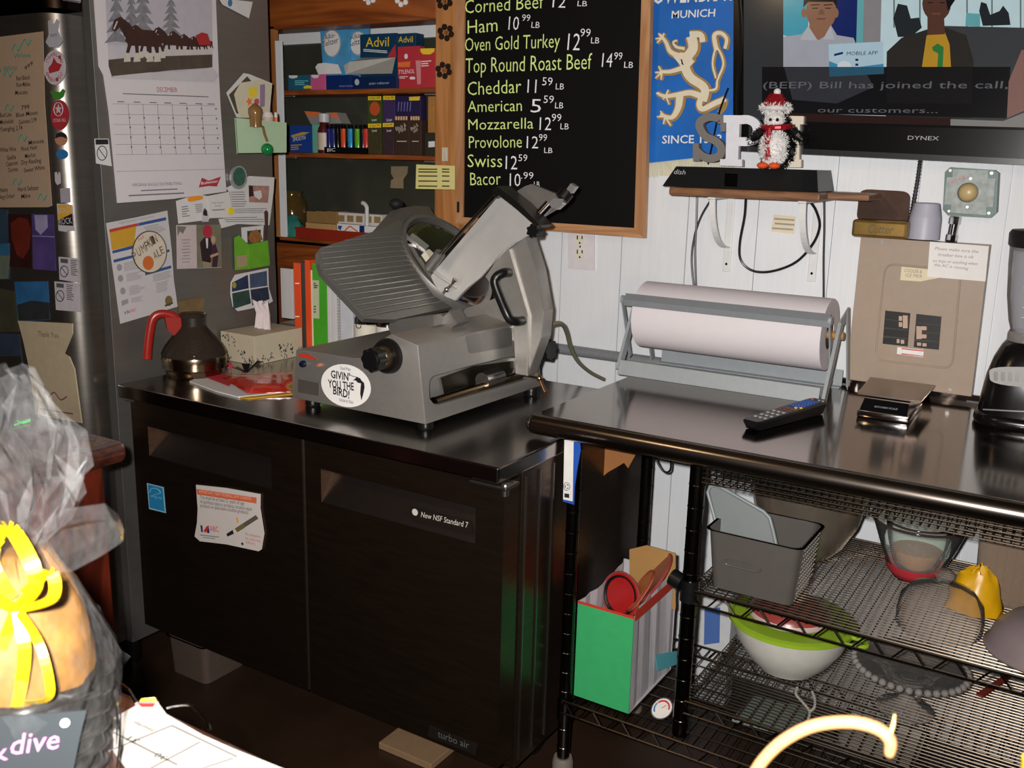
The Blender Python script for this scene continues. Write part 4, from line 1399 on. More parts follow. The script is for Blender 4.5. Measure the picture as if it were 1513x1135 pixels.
b = MB()
for i in range(6):
    b.pp(fp_, [(281, 503 + 3.4 * i), (298 - (i % 3) * 3, 505 + 3.4 * i), (298 - (i % 3) * 3, 506.2 + 3.4 * i), (281, 504.4 + 3.4 * i)], .001, .0004)
b.build('glass_printing', mat('faded_print', '8a8480', .6), cf)
# tissue box
tb = thing('tissue_box', 'cream tissue box with dark leaf pattern beside the decanter', 'tissue box', (-1.19, .5, Z))
bx0, bx1, by0, by1, bh = -1.262, -1.118, .395, .594, .088
TBX = mat('tissue_card', 'b8ac96', .7, 0, .04)
bd = MB().box((bx0, by0, Z), (bx1, by1, Z + bh), .001).build('box_body', TBX, tb)
b = MB()
rr = random.Random(3)
def leaf(pl, u, v, a, l):
    d = V((math.cos(a), math.sin(a)))
    nn_ = V((-d.y, d.x))
    P = [pl.uv(*(V((u, v)) + d * l * t + nn_ * l * w_), .0008) for t, w_ in ((-.5, 0), (0, -.2), (.5, 0), (0, .2))]
    b.prism(P, pl.n, .0004)
p1, p2 = Plane((bx0, by0, Z), (0, -1, 0)), Plane((bx1, by0, Z), (1, 0, 0))
for pl, cs in ((p1, ((.015, .078), (.045, .07), (.085, .028), (.11, .012), (.03, .01), (.135, .006))), (p2, ((.03, .008), (.06, .012), (.11, .035), (.15, .03), (.19, .02), (.12, .012), (.215, .03)))):
    for cu_, cv_ in cs:
        for _ in range(11):
            u = cu_ + rr.gauss(0, .009); v = cv_ + rr.gauss(0, .010)
            lim = bx1 - bx0 if pl is p1 else by1 - by0
            if .003 < u < lim - .003 and .004 < v < bh - .004:
                leaf(pl, u, v, 1.57 + rr.uniform(-.9, .9), .009)
b.build('leaf_pattern', mat('leaf_ink', '2a2a30', .7), bd)
b = MB()
tc_ = V((-1.19, .50, Z + bh))
L = []
for i in range(9):
    t = i / 8
    x = -.035 + .07 * t
    zz = .006 * math.sin(i * 2.2)
    L.append((tc_ + V((x * 1.1, zz, -.006)), tc_ + V((x * .95 - .008, zz * 1.8 + .012, .045)), tc_ + V((x * .85 - .014, -zz * 1.2, .082 + .007 * math.sin(i * 1.7)))))
for a_, c_ in zip(L, L[1:]):
    for k in (0, 1):
        n0 = V((0, .0008, 0))
        b.hexa([a_[k], c_[k], c_[k + 1], a_[k + 1]], [p + n0 for p in (a_[k], c_[k], c_[k + 1], a_[k + 1])])
b.build('tissue', mat('tissue_white', 'cbbfc0', .8), tb)
# low grey box and slip of paper behind it
gb = thing('grey_box', 'low grey metal box at the back corner of the cooler top', 'box', (-1.2, .69, Z))
MB().box((-1.255, .632, Z), (-1.158, .765, Z + .085), .003).build('box_body', mat('grey_metal_box', '6a6660', .4, .6), gb)
ws = thing('white_slip', 'white folded card standing on the low grey box', 'card', (-1.2, .70, Z + .086))
p = [PY(*q, .70) for q in ((414, 396), (431, 398), (433, 473), (415, 470))]
MB().box((p[0].x, .70, Z + .086), (p[1].x, .712, p[0].z), .001).build('sheet', PAPERG, ws)
# binders and notebooks
def book(name, label, x0, x1, ytop, m, yb=.60, depth=.165, cat='binder', grp=None, th=.002):
    a, c_ = PY(x0, ytop, yb), PY(x1, ytop, yb)
    r = thing(name, label, cat, ((a.x + c_.x) / 2, yb + depth / 2, Z), grp)
    return r, a.x, c_.x, a.z, yb, depth
BO = mat('orange_binder', 'd84a1e', .4, 0, .05)
BOD = mat('dark_binder_edge', '3a3a34', .5)
r, x0, x1, zt_, yb, dp = book('ring_binder', 'orange ring binder with a dark side strip, nearest the tissue box', 433, 449.5, 388, BO)
xm = PY(443.5, 388, yb).x
MB().box((x0, yb, Z), (xm, yb + dp, zt_), .002).build('spine', BO, r)
MB().box((xm, yb + .001, Z), (x1, yb + dp, zt_ + .004), .001).build('side_strip', BOD, r)
b = MB()
for yy in (418, 467):
    b.pp(wallp(yb), [(436, yy), (442, yy), (442, yy + 1.6), (436, yy + 1.6)], .001, .001)
b.build('spine_slot', PAPER, r)
r, x0, x1, zt_, yb, dp = book('folder', 'orange card folder between the orange and green binders', 450, 460, 384, BO, .60, .16, 'folder')
MB().box((x0, yb, Z), (PY(457, 384, yb).x, yb + dp, zt_), .001).build('cover', BO, r)
MB().box((PY(457, 384, yb).x, yb + .004, Z), (x1, yb + dp, zt_ - .03), .001).build('pages', CREAM, r)
r, x0, x1, zt_, yb, dp = book('ring_binder', 'bright green ring binder with a pale spine label', 460.5, 482, 388, BO, .60)
BG = mat('green_binder', '3f9a22', .4, 0, .06)
MB().box((x0, yb, Z), (x1, yb + dp, zt_), .003).build('spine', BG, r)
lb_ = MB().pp(wallp(yb), [(461.5, 414), (471, 414.5), (471.5, 471), (462, 470)], .001, .001).build('spine_label', mat('pale_label', 'b4bc9a', .6), r)
b = MB()
for yy, ww in ((418, 3), (421, 6), (424, 5), (452, 3), (456, 3), (460, 3)):
    b.pp(wallp(yb), [(463.5, yy), (463.5 + ww, yy), (463.5 + ww, yy + 2), (463.5, yy + 2)], .0015, .0004)
b.build('label_print', mat('label_ink', '4a5040', .7), lb_)
r, x0, x1, zt_, yb, dp = book('paper_stack', 'stack of white papers standing beside the green binder', 483, 498, 408, PAPER, .60, .16, 'papers')
n_s = 6
b = MB()
for i in range(n_s):
    xa_ = x0 + (x1 - x0) * i / n_s
    b.box((xa_, yb + .004 * (i % 3), Z), (xa_ + (x1 - x0) / n_s * .9, yb + dp, zt_ - .012 * (i % 2)))
b.build('sheets', PAPERG, r)
r, x0, x1, zt_, yb, dp = book('spiral_notebook', 'white spiral notebook standing behind the slicer', 499, 520, 412, PAPER, .60, .15, 'notebook')
MB().box((x0 + .006, yb, Z), (x1, yb + dp, zt_), .002).build('cover', mat('white_cover', 'bfc0c8', .6), r)
b = MB()
for i in range(26):
    z = Z + .012 + (zt_ - Z - .02) * i / 26
    b.tube(arc((x0 + .004, yb - .001, z), .005, 0, 2 * math.pi, 8, (1, 0, 0), (0, .6, .4)), .0007, n=4)
b.build('spiral', BLACK, r)
def jar(name, label, x0, x1, yb, lm):
    a, c_ = PY(x0, 480, yb), PY(x1, 480, yb)
    c = V(((a.x + c_.x) / 2, yb + .02, Z))
    rad = (c_.x - a.x) / 2
    r = thing(name, label, 'jar', c)
    MB().lathe([(0, 0), (rad * .96, 0), (rad * .98, .03), (rad * .98, .14), (rad * .6, .165), (0, .17)], c, n=28).build('glass_body', mat('dark_jar', '1d1a17', .2), r, smooth=40)
    MB().lathe([(rad, .035), (rad * 1.005, .036), (rad * 1.005, .125), (rad, .126)], c, n=28).build('wrap_label', lm, r, smooth=40)
    return r, c, rad
r, c, rad = jar('label_jar', 'jar with a cream label and black emblem behind slicer', 521, 549, .60, mat('cream_label', 'd6cfbf', .6))
b = MB()
pj_ = wallp(.60 - rad + .018)
for i in range(7):
    t = i * .9
    b.tube(arc(pj_.pt(529, 480, .002) , .005 + .0012 * i, t, t + 1.6, 5, (1, 0, 0), (0, 0, 1)), .0008, n=4)
b.build('emblem', INK, r)
r, c, rad = jar('label_jar', 'jar with white label and red emblem behind slicer', 553, 579, .60, mat('white_label', 'd8d2ca', .6))
b = MB()
pj_ = wallp(.60 - rad + .018)
b.disc(pj_.pt(562, 474, .002), (0, -1, 0), .011, .001, 16)
b.build('emblem', RED, r)
# papers under the red plastic packet
CTp = topp(Z)
r = sheet(CTp, [(280, 563), (305, 553), (432, 556), (432, 578), (352, 586), (318, 577)], 'magazine', 'white magazine lying under the red plastic packet', 'magazine', PAPERG, .004, .004)
MB().pp(CTp, [(352, 586.5), (362, 583), (432, 576), (432, 582), (395, 586), (366, 589)], .002, .002).build('yellow_back_cover', mat('yellow_cover', 'c89a2a', .6), r)
r = thing('pink_envelope', 'pink red greeting envelope half under the red packet', 'envelope', CTp.pt(315, 557, .006))
MB().pp(CTp, [(294, 553), (302, 548), (350, 556), (338, 570)], .0075, .0015).build('envelope_body', mat('pink_red_paper', 'b02a3a', .6), r)
r = thing('red_packet', 'shiny red plastic packet lying on the papers beside slicer', 'packet', CTp.pt(385, 565, .01))
b = MB()
q0 = [CTp.pt(*p, .012) for p in ((328, 556), (432, 547), (432, 577), (366, 579))]
N_ = 10
grid = []
rr = random.Random(5)
for i in range(N_ + 1):
    row = []
    for j in range(N_ + 1):
        s_, t_ = i / N_, j / N_
        p = q0[0].lerp(q0[1], s_).lerp(q0[3].lerp(q0[2], s_), t_)
        e = min(s_, 1 - s_, t_, 1 - t_)
        row.append(b.bm.verts.new(p + V((0, 0, -.004 + .012 * min(1, e * 5) + rr.uniform(-.0018, .0018)))))
    grid.append(row)
for i in range(N_):
    for j in range(N_):
        b.face([grid[i][j], grid[i + 1][j], grid[i + 1][j + 1], grid[i][j + 1]])
lo = [b.bm.verts.new(p - V((0, 0, .005))) for p in q0]
b.face(lo)
edge = [grid[i][0] for i in range(N_ + 1)] + [grid[N_][j] for j in range(1, N_ + 1)] + [grid[i][N_] for i in range(N_ - 1, -1, -1)] + [grid[0][j] for j in range(N_ - 1, 0, -1)]
for k in range(len(edge)):
    b.face([edge[k], edge[(k + 1) % len(edge)], lo[min(3, int((k + 1) / N_)) % 4]])
b.build('plastic_wrap', mat('red_plastic', 'b82412', .16, 0, .1, coat=.5), r, smooth=60)
r = thing('black_bow', 'small black foil bow with a red flower beside the tissue box', 'bow', CTp.pt(345, 548, 0))
b = MB()
bc = CTp.pt(364, 551, .002)
for a, l, h in ((.3, .045, .035), (1.2, .04, .03), (2.4, .03, .02), (3.6, .03, .015), (4.6, .04, .02), (5.5, .05, .012)):
    d = V((math.cos(a), math.sin(a), 0)); s_ = V((-d.y, d.x, 0)) * .012
    b.hexa([bc - s_ * .3, bc + s_ * .3, bc + d * l + s_ + V((0, 0, h)), bc + d * l - s_ + V((0, 0, h))], [p + V((0, 0, .0012)) for p in (bc - s_ * .3, bc + s_ * .3, bc + d * l + s_ + V((0, 0, h)), bc + d * l - s_ + V((0, 0, h)))])
b.build('loops', mat('black_foil', '18181a', .2, .3), r)
b = MB()
fc = CTp.pt(340, 541, .015)
for k in range(5):
    t = 2 * math.pi / 5 * k
    b.hexa([fc, fc + V((.006 * math.cos(t + .5), .004, .006 * math.sin(t + .5))), fc + V((.015 * math.cos(t), 0, .015 * math.sin(t))), fc + V((.006 * math.cos(t - .5), .004, .006 * math.sin(t - .5)))], [p + V((0, -.002, 0)) for p in (fc, fc + V((.006 * math.cos(t + .5), .004, .006 * math.sin(t + .5))), fc + V((.015 * math.cos(t), 0, .015 * math.sin(t))), fc + V((.006 * math.cos(t - .5), .004, .006 * math.sin(t - .5))))])
b.tube([bc, fc], .002, n=5)
b.build('red_flower', mat('red_flower', 'b83a4a', .6), r)
# ================================================================== ON THE WORK TABLE
Zt = TZ + .0005
GREY = mat('hammered_grey', '9aa0a4', .4, .2, .05, 60)
f0, f1 = PZ(914, 552, TZ), PZ(1206, 599, TZ)
yf = (f0.y + f1.y) / 2
yr_ = yf + .235
xl_, xr_ = f0.x + .0, f1.x
ph = thing('paper_cutter_stand', 'grey steel paper roll stand with cutter bar on the work table', 'paper dispenser', ((xl_ + xr_) / 2, yf + .11, Zt))
rc_y = yf + .115
rc_z = PY(945, 463, rc_y).z
RR = .091
b = MB()
b.hexa([V((xl_, yf, Zt)), V((xr_, yf, Zt)), V((xr_, yf + .012, Zt)), V((xl_, yf + .012, Zt))], [V((xl_, yf + .012, Zt + .038)), V((xr_, yf + .012, Zt + .038)), V((xr_, yf + .015, Zt + .038)), V((xl_, yf + .015, Zt + .038))])
b.box((xl_, yf, Zt), (xr_, yf + .04, Zt + .002))
b.build('front_rail', GREY, ph)
b = MB().box((xl_ + .03, yr_ - .03, Zt), (xr_ - .0, yr_, Zt + .003))
b.box((xl_ + .03, yr_ - .004, Zt), (xr_, yr_, Zt + .045))
b.build('rear_rail', GREY, ph)
az = PY(1240, 456, rc_y + .02).z
for x, s in ((xl_, -1), (xr_ + .012, 1)):
    b = MB()
    def strap(p, q, w_=.022, t=.004):
        p, q = V(p), V(q)
        d = (q - p).normalized()
        yv = V((1, 0, 0)).cross(d).normalized() * w_ / 2
        xv = V((t / 2, 0, 0))
        b.hexa([p - yv - xv, p + yv - xv, p + yv + xv, p - yv + xv], [q - yv - xv, q + yv - xv, q + yv + xv, q - yv + xv])
    strap((x, yf + .010, Zt + .009), (x, rc_y - .012, rc_z + .03), .026, .008)
    strap((x + .006, yr_ - .012, Zt + .009), (x + .006, rc_y + .02, az), .022)
    strap((x, rc_y - .02, rc_z + .028), (x + .006, rc_y + .03, az - .006), .026)
    b.build('end_bracket', GREY, ph)
# cutter bar resting on the roll, on two arms
ca, cb_ = math.radians(208), 0
by_, bz_ = rc_y - math.cos(math.radians(22)) * (RR + .004), rc_z + math.sin(math.radians(22)) * (RR + .004)
b = MB()
P = [V((xl_ - .002, by_ + .010, bz_ + .028)), V((xl_ - .002, by_ - .004, bz_ + .012)), V((xl_ - .002, by_ - .002, bz_ - .004)), V((xl_ - .002, by_ + .002, bz_ - .004)), V((xl_ - .002, by_ + .003, bz_ + .012)), V((xl_ - .002, by_ + .014, bz_ + .026))]
b.hexa(P, [p + V((xr_ - xl_ + .004, 0, 0)) for p in P])
bar = b.build('cutter_bar', mat('cutter_grey', '888e92', .4, .3), ph)
for x in (xl_ - .006, xr_ + .004):
    b = MB()
    strap((x, by_ - .002, bz_ + .012), (x, rc_y - .02, Zt + .035), .014, .003)
    b.cyl((x - .004, by_ + .002, bz_ + .012), (x + .004, by_ + .002, bz_ + .012), .011, n=14)
    b.build('bar_arm', GREY, ph)
ro = thing('paper_roll', 'large roll of white butcher paper in the grey cutter stand', 'paper roll', ((xl_ + xr_) / 2, rc_y, rc_z - RR))
x0, x1 = PY(932, 470, rc_y - RR).x, PY(1226, 495, rc_y).x
b = MB()
b.lathe([(.038, 0), (RR - .001, 0), (RR, .001), (RR, x1 - x0 - .001), (RR - .001, x1 - x0), (.038, x1 - x0), (.038, 0)], (x0, rc_y, rc_z), (1, 0, 0), 64)
b.build('paper', mat('butcher_paper', 'd2ccd0', .7, 0, .02), ro, smooth=40)
MB().lathe([(.0375, .002), (.0375, x1 - x0 - .002), (.034, x1 - x0 - .002), (.034, .002), (.0375, .002)], (x0, rc_y, rc_z), (1, 0, 0), 32).build('core_tube', mat('core_card', '2e241c', .8), ro, smooth=40)
b = MB().cyl((xl_ - .004, rc_y, rc_z), (xr_ + .02, rc_y, rc_z), .0105, n=16)
b.build('spindle', mat('spindle_wood', 'a07844', .5), ph, smooth=40)
# remote control
ra, rb = PZ(1120, 640, TZ), PZ(1222, 612, TZ)
rm = thing('remote_control', 'black television remote with grey and blue buttons on the table', 'remote control', (ra + rb) / 2 + V((0, 0, .001)))
d = (rb - ra).normalized()
s_ = V((-d.y, d.x, 0))
L_ = (rb - ra).length
M = Matrix((d, s_, V((0, 0, 1)))).transposed().to_4x4()
M.translation = ra + s_ * .022 + V((0, 0, .0015))
b = MB()
PR = [(0, .012), (.012, .019), (L_ * .5, .021), (L_ - .015, .023), (L_, .014)]
top_, bot_ = [], []
sec = []
for x, wd in ((0, .019), (.01, .024), (L_ * .5, .0255), (L_ - .012, .025), (L_, .020)):
    zt_ = .022 + .008 * x / L_
    sec.append([V((x, -wd, zt_ - .004)), V((x, -wd + .004, zt_)), V((x, wd - .004, zt_)), V((x, wd, zt_ - .004)), V((x, wd - .008, .0 if 0 < x < L_ else .008)), V((x, -wd + .008, .0 if 0 < x < L_ else .008))])
vs = [[b.bm.verts.new(M @ p) for p in q] for q in sec]
for a_, c_ in zip(vs, vs[1:]):
    for k in range(6):
        b.face([a_[k], a_[(k + 1) % 6], c_[(k + 1) % 6], c_[k]])
b.face(vs[0]); b.face(vs[-1][::-1])
b.build('casing', BLACK, rm, smooth=40)
def keys(name, m, pts, r):
    b = MB()
    for u, v in pts:
        zt_ = .022 + .008 * u
        b.disc(M @ V((u * L_, v, zt_ + .0025)), (0, 0, 1), r, .003, 10, 1, (0, 1, 0))
    b.build(name, m, rm)
keys('number_key', mat('grey_keys', '8a8886', .5), [(.13 + .085 * i, -.013 + .0125 * j) for i in range(4) for j in range(3)], .0042)
keys('function_key', mat('brown_keys', '6a3a30', .5), [(.47 + .06 * i, -.012 + .0125 * j) for i in range(2) for j in range(3)], .0034)
keys('blue_key', mat('blue_keys', '2c4c8e', .4), [(.63 + .05 * i, -.014 + .007 * j) for i in range(6) for j in range(5)], .0036)
keys('yellow_key', mat('yellow_keys', 'd8a63a', .4), [(.59, -.008), (.62, -.016)], .0038)
keys('power_key', mat('red_keys', 'b04030', .4), [(.94, .01)], .0038)
keys('mode_key', mat('grey_keys', '8a8886', .5), [(.95, -.016), (.95, -.006)], .0034)
# kitchen scale
sa, sb = PZ(1266, 615, TZ), PZ(1341, 628, TZ)
ks = thing('kitchen_scale', 'small digital scale with steel platform beside the remote', 'scale', (sa + sb) / 2 + V((0, .08, .0005)))
sx0, sx1, sy_ = sa.x, sb.x, (sa.y + sb.y) / 2
MB().box((sx0, sy_, Zt), (sx1, sy_ + .17, Zt + .016), .003).build('chrome_base', CHROME, ks, smooth=30)
b = MB()
b.hexa([V((sx0 + .004, sy_ + .004, Zt + .0155)), V((sx1 - .004, sy_ + .004, Zt + .0155)), V((sx1 - .004, sy_ + .166, Zt + .0155)), V((sx0 + .004, sy_ + .166, Zt + .0155))], [V((sx0 + .008, sy_ + .03, Zt + .04)), V((sx1 - .008, sy_ + .03, Zt + .04)), V((sx1 - .008, sy_ + .15, Zt + .04)), V((sx0 + .008, sy_ + .15, Zt + .04))])
bd = b.build('black_body', mat('scale_black', '0c0c0e', .15), ks)
SPn = Plane((sx0, sy_ + .004, Zt + .0155), (0, -.0245, .026), (0, .026, .0245))
write(MB(), SPn, 'KITCHEN SCALE', (1292, 602), (1326, 606), 2.6, .0008).build('scale_lettering', mat('silver_logo', '9a9a9e', .4), bd)
pzz = Zt + .046
pq = [PZ(*q, pzz) for q in ((1267, 580), (1286, 557), (1382, 569), (1361, 593))]
b = MB().prism([p + V((0, 0, .0)) for p in pq], (0, 0, 1), .004)
b.box((sx0 + .05, sy_ + .06, Zt + .039), (sx1 - .05, sy_ + .12, Zt + .0425))
b.build('platform', mat('platform_steel', '9a8c7e', .3, 1, .04), ks)
# blender
bc = PZ(1500, 636, TZ) + V((0, .085, 0))
bc.z = Zt
bl_ = thing('blender', 'countertop blender with black base and clear jar at table end', 'blender', bc)
b = MB()
def sq(r, z, e=3.2, n=40):
    out = []
    for i in range(n):
        t = 2 * math.pi * i / n
        c_, s2 = math.cos(t), math.sin(t)
        k_ = (abs(c_) ** e + abs(s2) ** e) ** (-1 / e)
        out.append(bc + V((r * k_ * c_, r * k_ * s2, z)))
    return out
rings = [sq(.092, 0), sq(.096, .008), sq(.094, .022), sq(.088, .026), sq(.086, .06), sq(.08, .11), sq(.07, .15), sq(.058, .178, 2.4), sq(.05, .19, 2)]
vr = [[b.bm.verts.new(p) for p in q] for q in rings]
for a_, c_ in zip(vr, vr[1:]):
    for k in range(40):
        b.face([a_[k], a_[(k + 1) % 40], c_[(k + 1) % 40], c_[k]])
b.face(vr[0][::-1]); b.face(vr[-1])
b.build('motor_base', mat('blender_black', '100e0f', .2), bl_, smooth=50)
FB = Plane(bc + V((0, -.086, .06)), (0, -1, .14))
pa = MB().pp(FB, rrect([(1461, 541), (1600, 545), (1600, 579), (1463, 568)], .3), .006, .01).build('control_panel', mat('silver_panel', '7a7876', .5, .3), bl_)
b = MB()
for i in range(6):
    x = 1468 + 10.5 * i
    b.pp(FB, rrect([(x, 549 + i * .4), (x + 6, 549.4 + i * .4), (x + 6, 563 + i * .4), (x, 562.6 + i * .4)], .3, 3), .0095, .004)
b.build('button', mat('dark_buttons', '3a3836', .3), bl_)
b = MB()
b.lathe([(.087, .042), (.0885, .046), (.087, .05)], bc, n=4)
b.bm.clear()
b.pp(FB, [(1452, 604), (1600, 612), (1600, 614), (1452, 606)], .004, .005)
b.build('chrome_line', CHROME, bl_)
MB().lathe([(.046, .186), (.05, .19), (.05, .205), (.047, .212)], bc, n=32).build('jar_collar', mat('clear_collar', '8a8684', .2, .2), bl_, smooth=50)
MB().lathe([(.044, .21), (.052, .235), (.062, .29), (.068, .36), (.070, .405), (.0675, .405), (.065, .36), (.059, .29), (.049, .235), (.041, .212)], bc, n=40).build('jar', glass('jar_glass', 'e6e6ea', .04, 1.22), bl_, smooth=60)
b = MB()
for i in range(6):
    zz = .25 + .022 * i
    b.tube([bc + V((.064 * math.cos(t), .064 * math.sin(t) * 1.0, zz)) for t in [math.radians(-110 + 4 * j) for j in range(8)]], .0012, n=4)
b.build('measure_mark', mat('clear_mark', 'c4c4c4', .3), bl_)
b = MB()
for k in range(4):
    t = k * math.pi / 2 + .5
    b.hexa([bc + V((0, 0, .222)), bc + V((.004, .004, .222)), bc + V((.026 * math.cos(t), .026 * math.sin(t), .236))], [bc + V((0, 0, .224)), bc + V((.004, .004, .224)), bc + V((.026 * math.cos(t), .026 * math.sin(t), .238))])
b.build('cutting_blade', STEEL, bl_)
MB().lathe([(.066, .392), (.0695, .40), (.074, .405), (.075, .43), (.07, .438), (.03, .44), (.028, .452), (0, .453)], bc, n=40).build('lid', mat('rubber_black', '141414', .55), bl_, smooth=40)
MB().tube(spline([bc + V((.064, .03, .38)), bc + V((.11, .05, .385)), bc + V((.118, .055, .32)), bc + V((.09, .042, .26)), bc + V((.054, .025, .25))], 6), .009, n=10).build('jar_handle', glass('jar_glass', 'e6e6ea', .04, 1.22), bl_, smooth=60)
# ================================================================== PAPERS ON THE FRIDGE
LILAC = mat('calendar_paper', 'c4c0c4', .7, 0, .02)
c1 = lambda x, y: (x / 3.602, y / 3.602)
c2 = lambda x, y: (x / 3.602, 300 + y / 3.602)
def C1(*p): return [c1(*q) for q in p]
def C2(*p): return [c2(*q) for q in p]
_ov = [0]
def patch(par, name, m, pl, pix, off=None, th=.0004):
    _ov[0] += 1
    MB().pp(pl, pix, (.003 + .00002 * (_ov[0] % 60)) if off is None else off, th).build(name, m, par)
def circ(cx_, cy_, rx, ry, n=20): return [(cx_ + rx * math.cos(2 * math.pi * k / n), cy_ + ry * math.sin(2 * math.pi * k / n)) for k in range(n)]
# ---- wall calendar
cal = sheet(SP, [(137, -40), (317, -40), (319, 0), (323.4, 108), (326, 160), (334.5, 283), (255, 294), (173.5, 300), (167, 230), (161, 166.6), (153, 111), (146, 98), (139, 0)], 'wall_calendar', 'large December calendar with a horse team picture on the fridge side', 'calendar', LILAC, .003, .002)
b = MB()
pc_ = [0]
def ph_(m, pts, raw=False):
    pc_[0] += 1
    b.use(m).pp(SP, pts if raw else C1(*pts), .0035 + pc_[0] * .00003, .0004)
SKY, TREE, HORSE, WFT, ROAD = mat('photo_sky', 'aaa6b0', .6), mat('photo_tree', '77767c', .6, 0, .35, 60), mat('photo_horse', '3a211c', .6, 0, .3, 50), mat('photo_white', 'b8b2a8', .6), mat('photo_road', '4a4038', .6, 0, .25, 30)
ph_(SKY, [(555, -145), (1128, -145), (1132, 360), (1140, 436), (597, 414), (578, 350)])
for tx, ty, tw, th_ in ((620, 230, 130, 330), (760, 240, 170, 330), (910, 190, 120, 230), (700, 200, 110, 260)):
    for k in range(6):
        yy = ty - th_ * k / 6
        ww = tw * (1 - k / 7) * .5
        ph_(TREE, [(tx - ww, yy), (tx - ww * .4, yy - th_ / 7), (tx, yy - th_ / 4), (tx + ww * .4, yy - th_ / 7), (tx + ww, yy), (tx, yy - 10)])
ph_(mat('photo_snow', 'b4b0b6', .6), [(572, 240), (1130, 250), (1130, 300), (578, 320)])
ph_(ROAD, [(578, 318), (700, 305), (1130, 290), (1130, 360), (900, 375), (597, 412), (578, 350)])
def horse(x, y, s):
    P = lambda *q: [(x + a * s, y + c_ * s) for a, c_ in q]
    ph_(HORSE, P((0, 0), (20, -40), (80, -50), (140, -45), (150, 0), (130, 30), (60, 25), (20, 25)))
    ph_(HORSE, P((10, 0), (-25, -60), (-45, -40), (-60, -50), (-50, -95), (-20, -110), (20, -80), (50, -40)))
    for lx, dx in ((15, -10), (45, 5), (105, 5), (130, 14)):
        ph_(HORSE, P((lx, 15), (lx + 18, 15), (lx + dx + 14, 60), (lx + dx, 60)))
        ph_(WFT, P((lx + dx - 6, 58), (lx + dx + 18, 58), (lx + dx + 22, 98), (lx + dx - 10, 100)))
    ph_(WFT, P((-38, -90), (-32, -88), (-48, -50), (-54, -54)))
for i, (x, y, s) in enumerate(((1080, 235, .35), (1040, 238, .42), (990, 235, .5), (935, 230, .6), (860, 222, .72), (740, 225, .85), (665, 215, 1.15))):
    horse(x, y, s)
ph_(mat('photo_red', '9a2a2a', .6), [(1040, 190), (1075, 172), (1105, 180), (1125, 240), (1060, 240)])
ph_(mat('photo_snow', 'b4b0b6', .6), [(600, 405), (800, 385), (960, 382), (1130, 358), (1165, 400), (1140, 437), (597, 416)])
b.build('horse_picture', None, cal)
b = MB()
write(b, SP, 'DECEMBER', c1(836, 489), c1(945, 491), 7, .0042)
b.build('month_lettering', mat('month_red', 'a0404a', .7), cal)
b = MB()
b.pp(SP, C1((655, 496), (1110, 513), (1110, 518), (655, 501)), .0042, .0003)
for x in (625, 712, 797, 875, 956, 1040, 1105):
    t = (x - 605) / 540
    b.pp(SP, C1((x, 538 + 14 * t), (x + 36, 539 + 14 * t), (x + 36, 544 + 14 * t), (x, 543 + 14 * t)), .0042, .0003)
for r_, (ya, yb_) in enumerate(((552, 562), (608, 614), (662, 664), (715, 717), (768, 768), (822, 818), (912, 900))):
    xa_ = 600 + r_ * 3
    b.pp(SP, C1((xa_, ya), (1145 + r_ * 8, yb_), (1145 + r_ * 8, yb_ + 1.6), (xa_, ya + 1.6)), .0042, .0003)
for i in range(1, 7):
    x = 603 + 78 * i
    b.pp(SP, C1((x, 552), (x + 1.6, 552), (x + 24, 822), (x + 22, 822)), .0042, .0003)
for r_ in range(5):
    for i in range(7):
        if r_ == 0 and i < 4:
            continue
        x, y = 684 + 77 * i + r_ * 3, 570 + 52 * r_ + i * .8
        b.pp(SP, C1((x, y), (x + 7, y), (x + 7, y + 9), (x, y + 9)), .0042, .0003)
write(b, SP, 'VIRGINIA EAGLE DISTRIBUTING', c1(702, 993), c1(968, 984), 4.6, .0042)
b.pp(SP, C1((750, 1012), (945, 1003), (945, 1009), (750, 1018)), .0042, .0003)
b.pp(SP, C1((685, 1038), (980, 1024), (980, 1031), (685, 1045)), .0042, .0003)
b.build('calendar_print', mat('calendar_grey', '6a666c', .8), cal)
b = MB()
b.pp(SP, C1((1058, 998), (1075, 946), (1112, 962), (1112, 990)), .0042, .0004)
b.pp(SP, C1((1112, 962), (1176, 940), (1154, 993), (1112, 990)), .0042, .0004)
o = b.build('bow_tie_logo', mat('logo_red', 'a03038', .6), cal)
write(MB(), SP, 'Budweiser', c1(1070, 984), c1(1160, 970), 4.5, .0046, .2).build('logo_lettering', PAPER, o)
# ---- newsletter with coaster
c5 = lambda x, y: (155 + x / 6.482, 305 + y / 6.482)
def C5(*p): return [c5(*q) for q in p]
nl = sheet(SP, C5((12, 160), (300, 105), (598, 40), (640, 420), (660, 700), (697, 960), (400, 1050), (148, 1125), (90, 700)), 'newsletter', 'printed alcohol board newsletter hanging tilted on the fridge side', 'paper', mat('newsletter_paper', 'b4b0b2', .75, 0, .03), .003)
PB = mat('print_blue', '2a4a82', .7)
for q in (((320, 160), (585, 103), (588, 132), (322, 188)), ((70, 425), (268, 375), (270, 405), (74, 452)), ((82, 512), (268, 466), (270, 492), (86, 540)), ((385, 635), (634, 565), (636, 592), (388, 662)), ((590, 418), (618, 410), (620, 435), (592, 442))):
    patch(nl, 'heading_bar', PB, SP, C5(*q))
patch(nl, 'heading_bar', mat('print_red', 'a83a2c', .7), SP, C5((42, 220), (318, 160), (320, 188), (46, 250)))
patch(nl, 'yellow_panel', mat('print_mustard', 'b48a26', .7), SP, C5((46, 250), (300, 190), (280, 372), (68, 420)))
b = MB()
write(b, SP, 'Virginia Beverage Compliance Notice', c5(135, 172), c5(475, 100), 3.4, .0036)
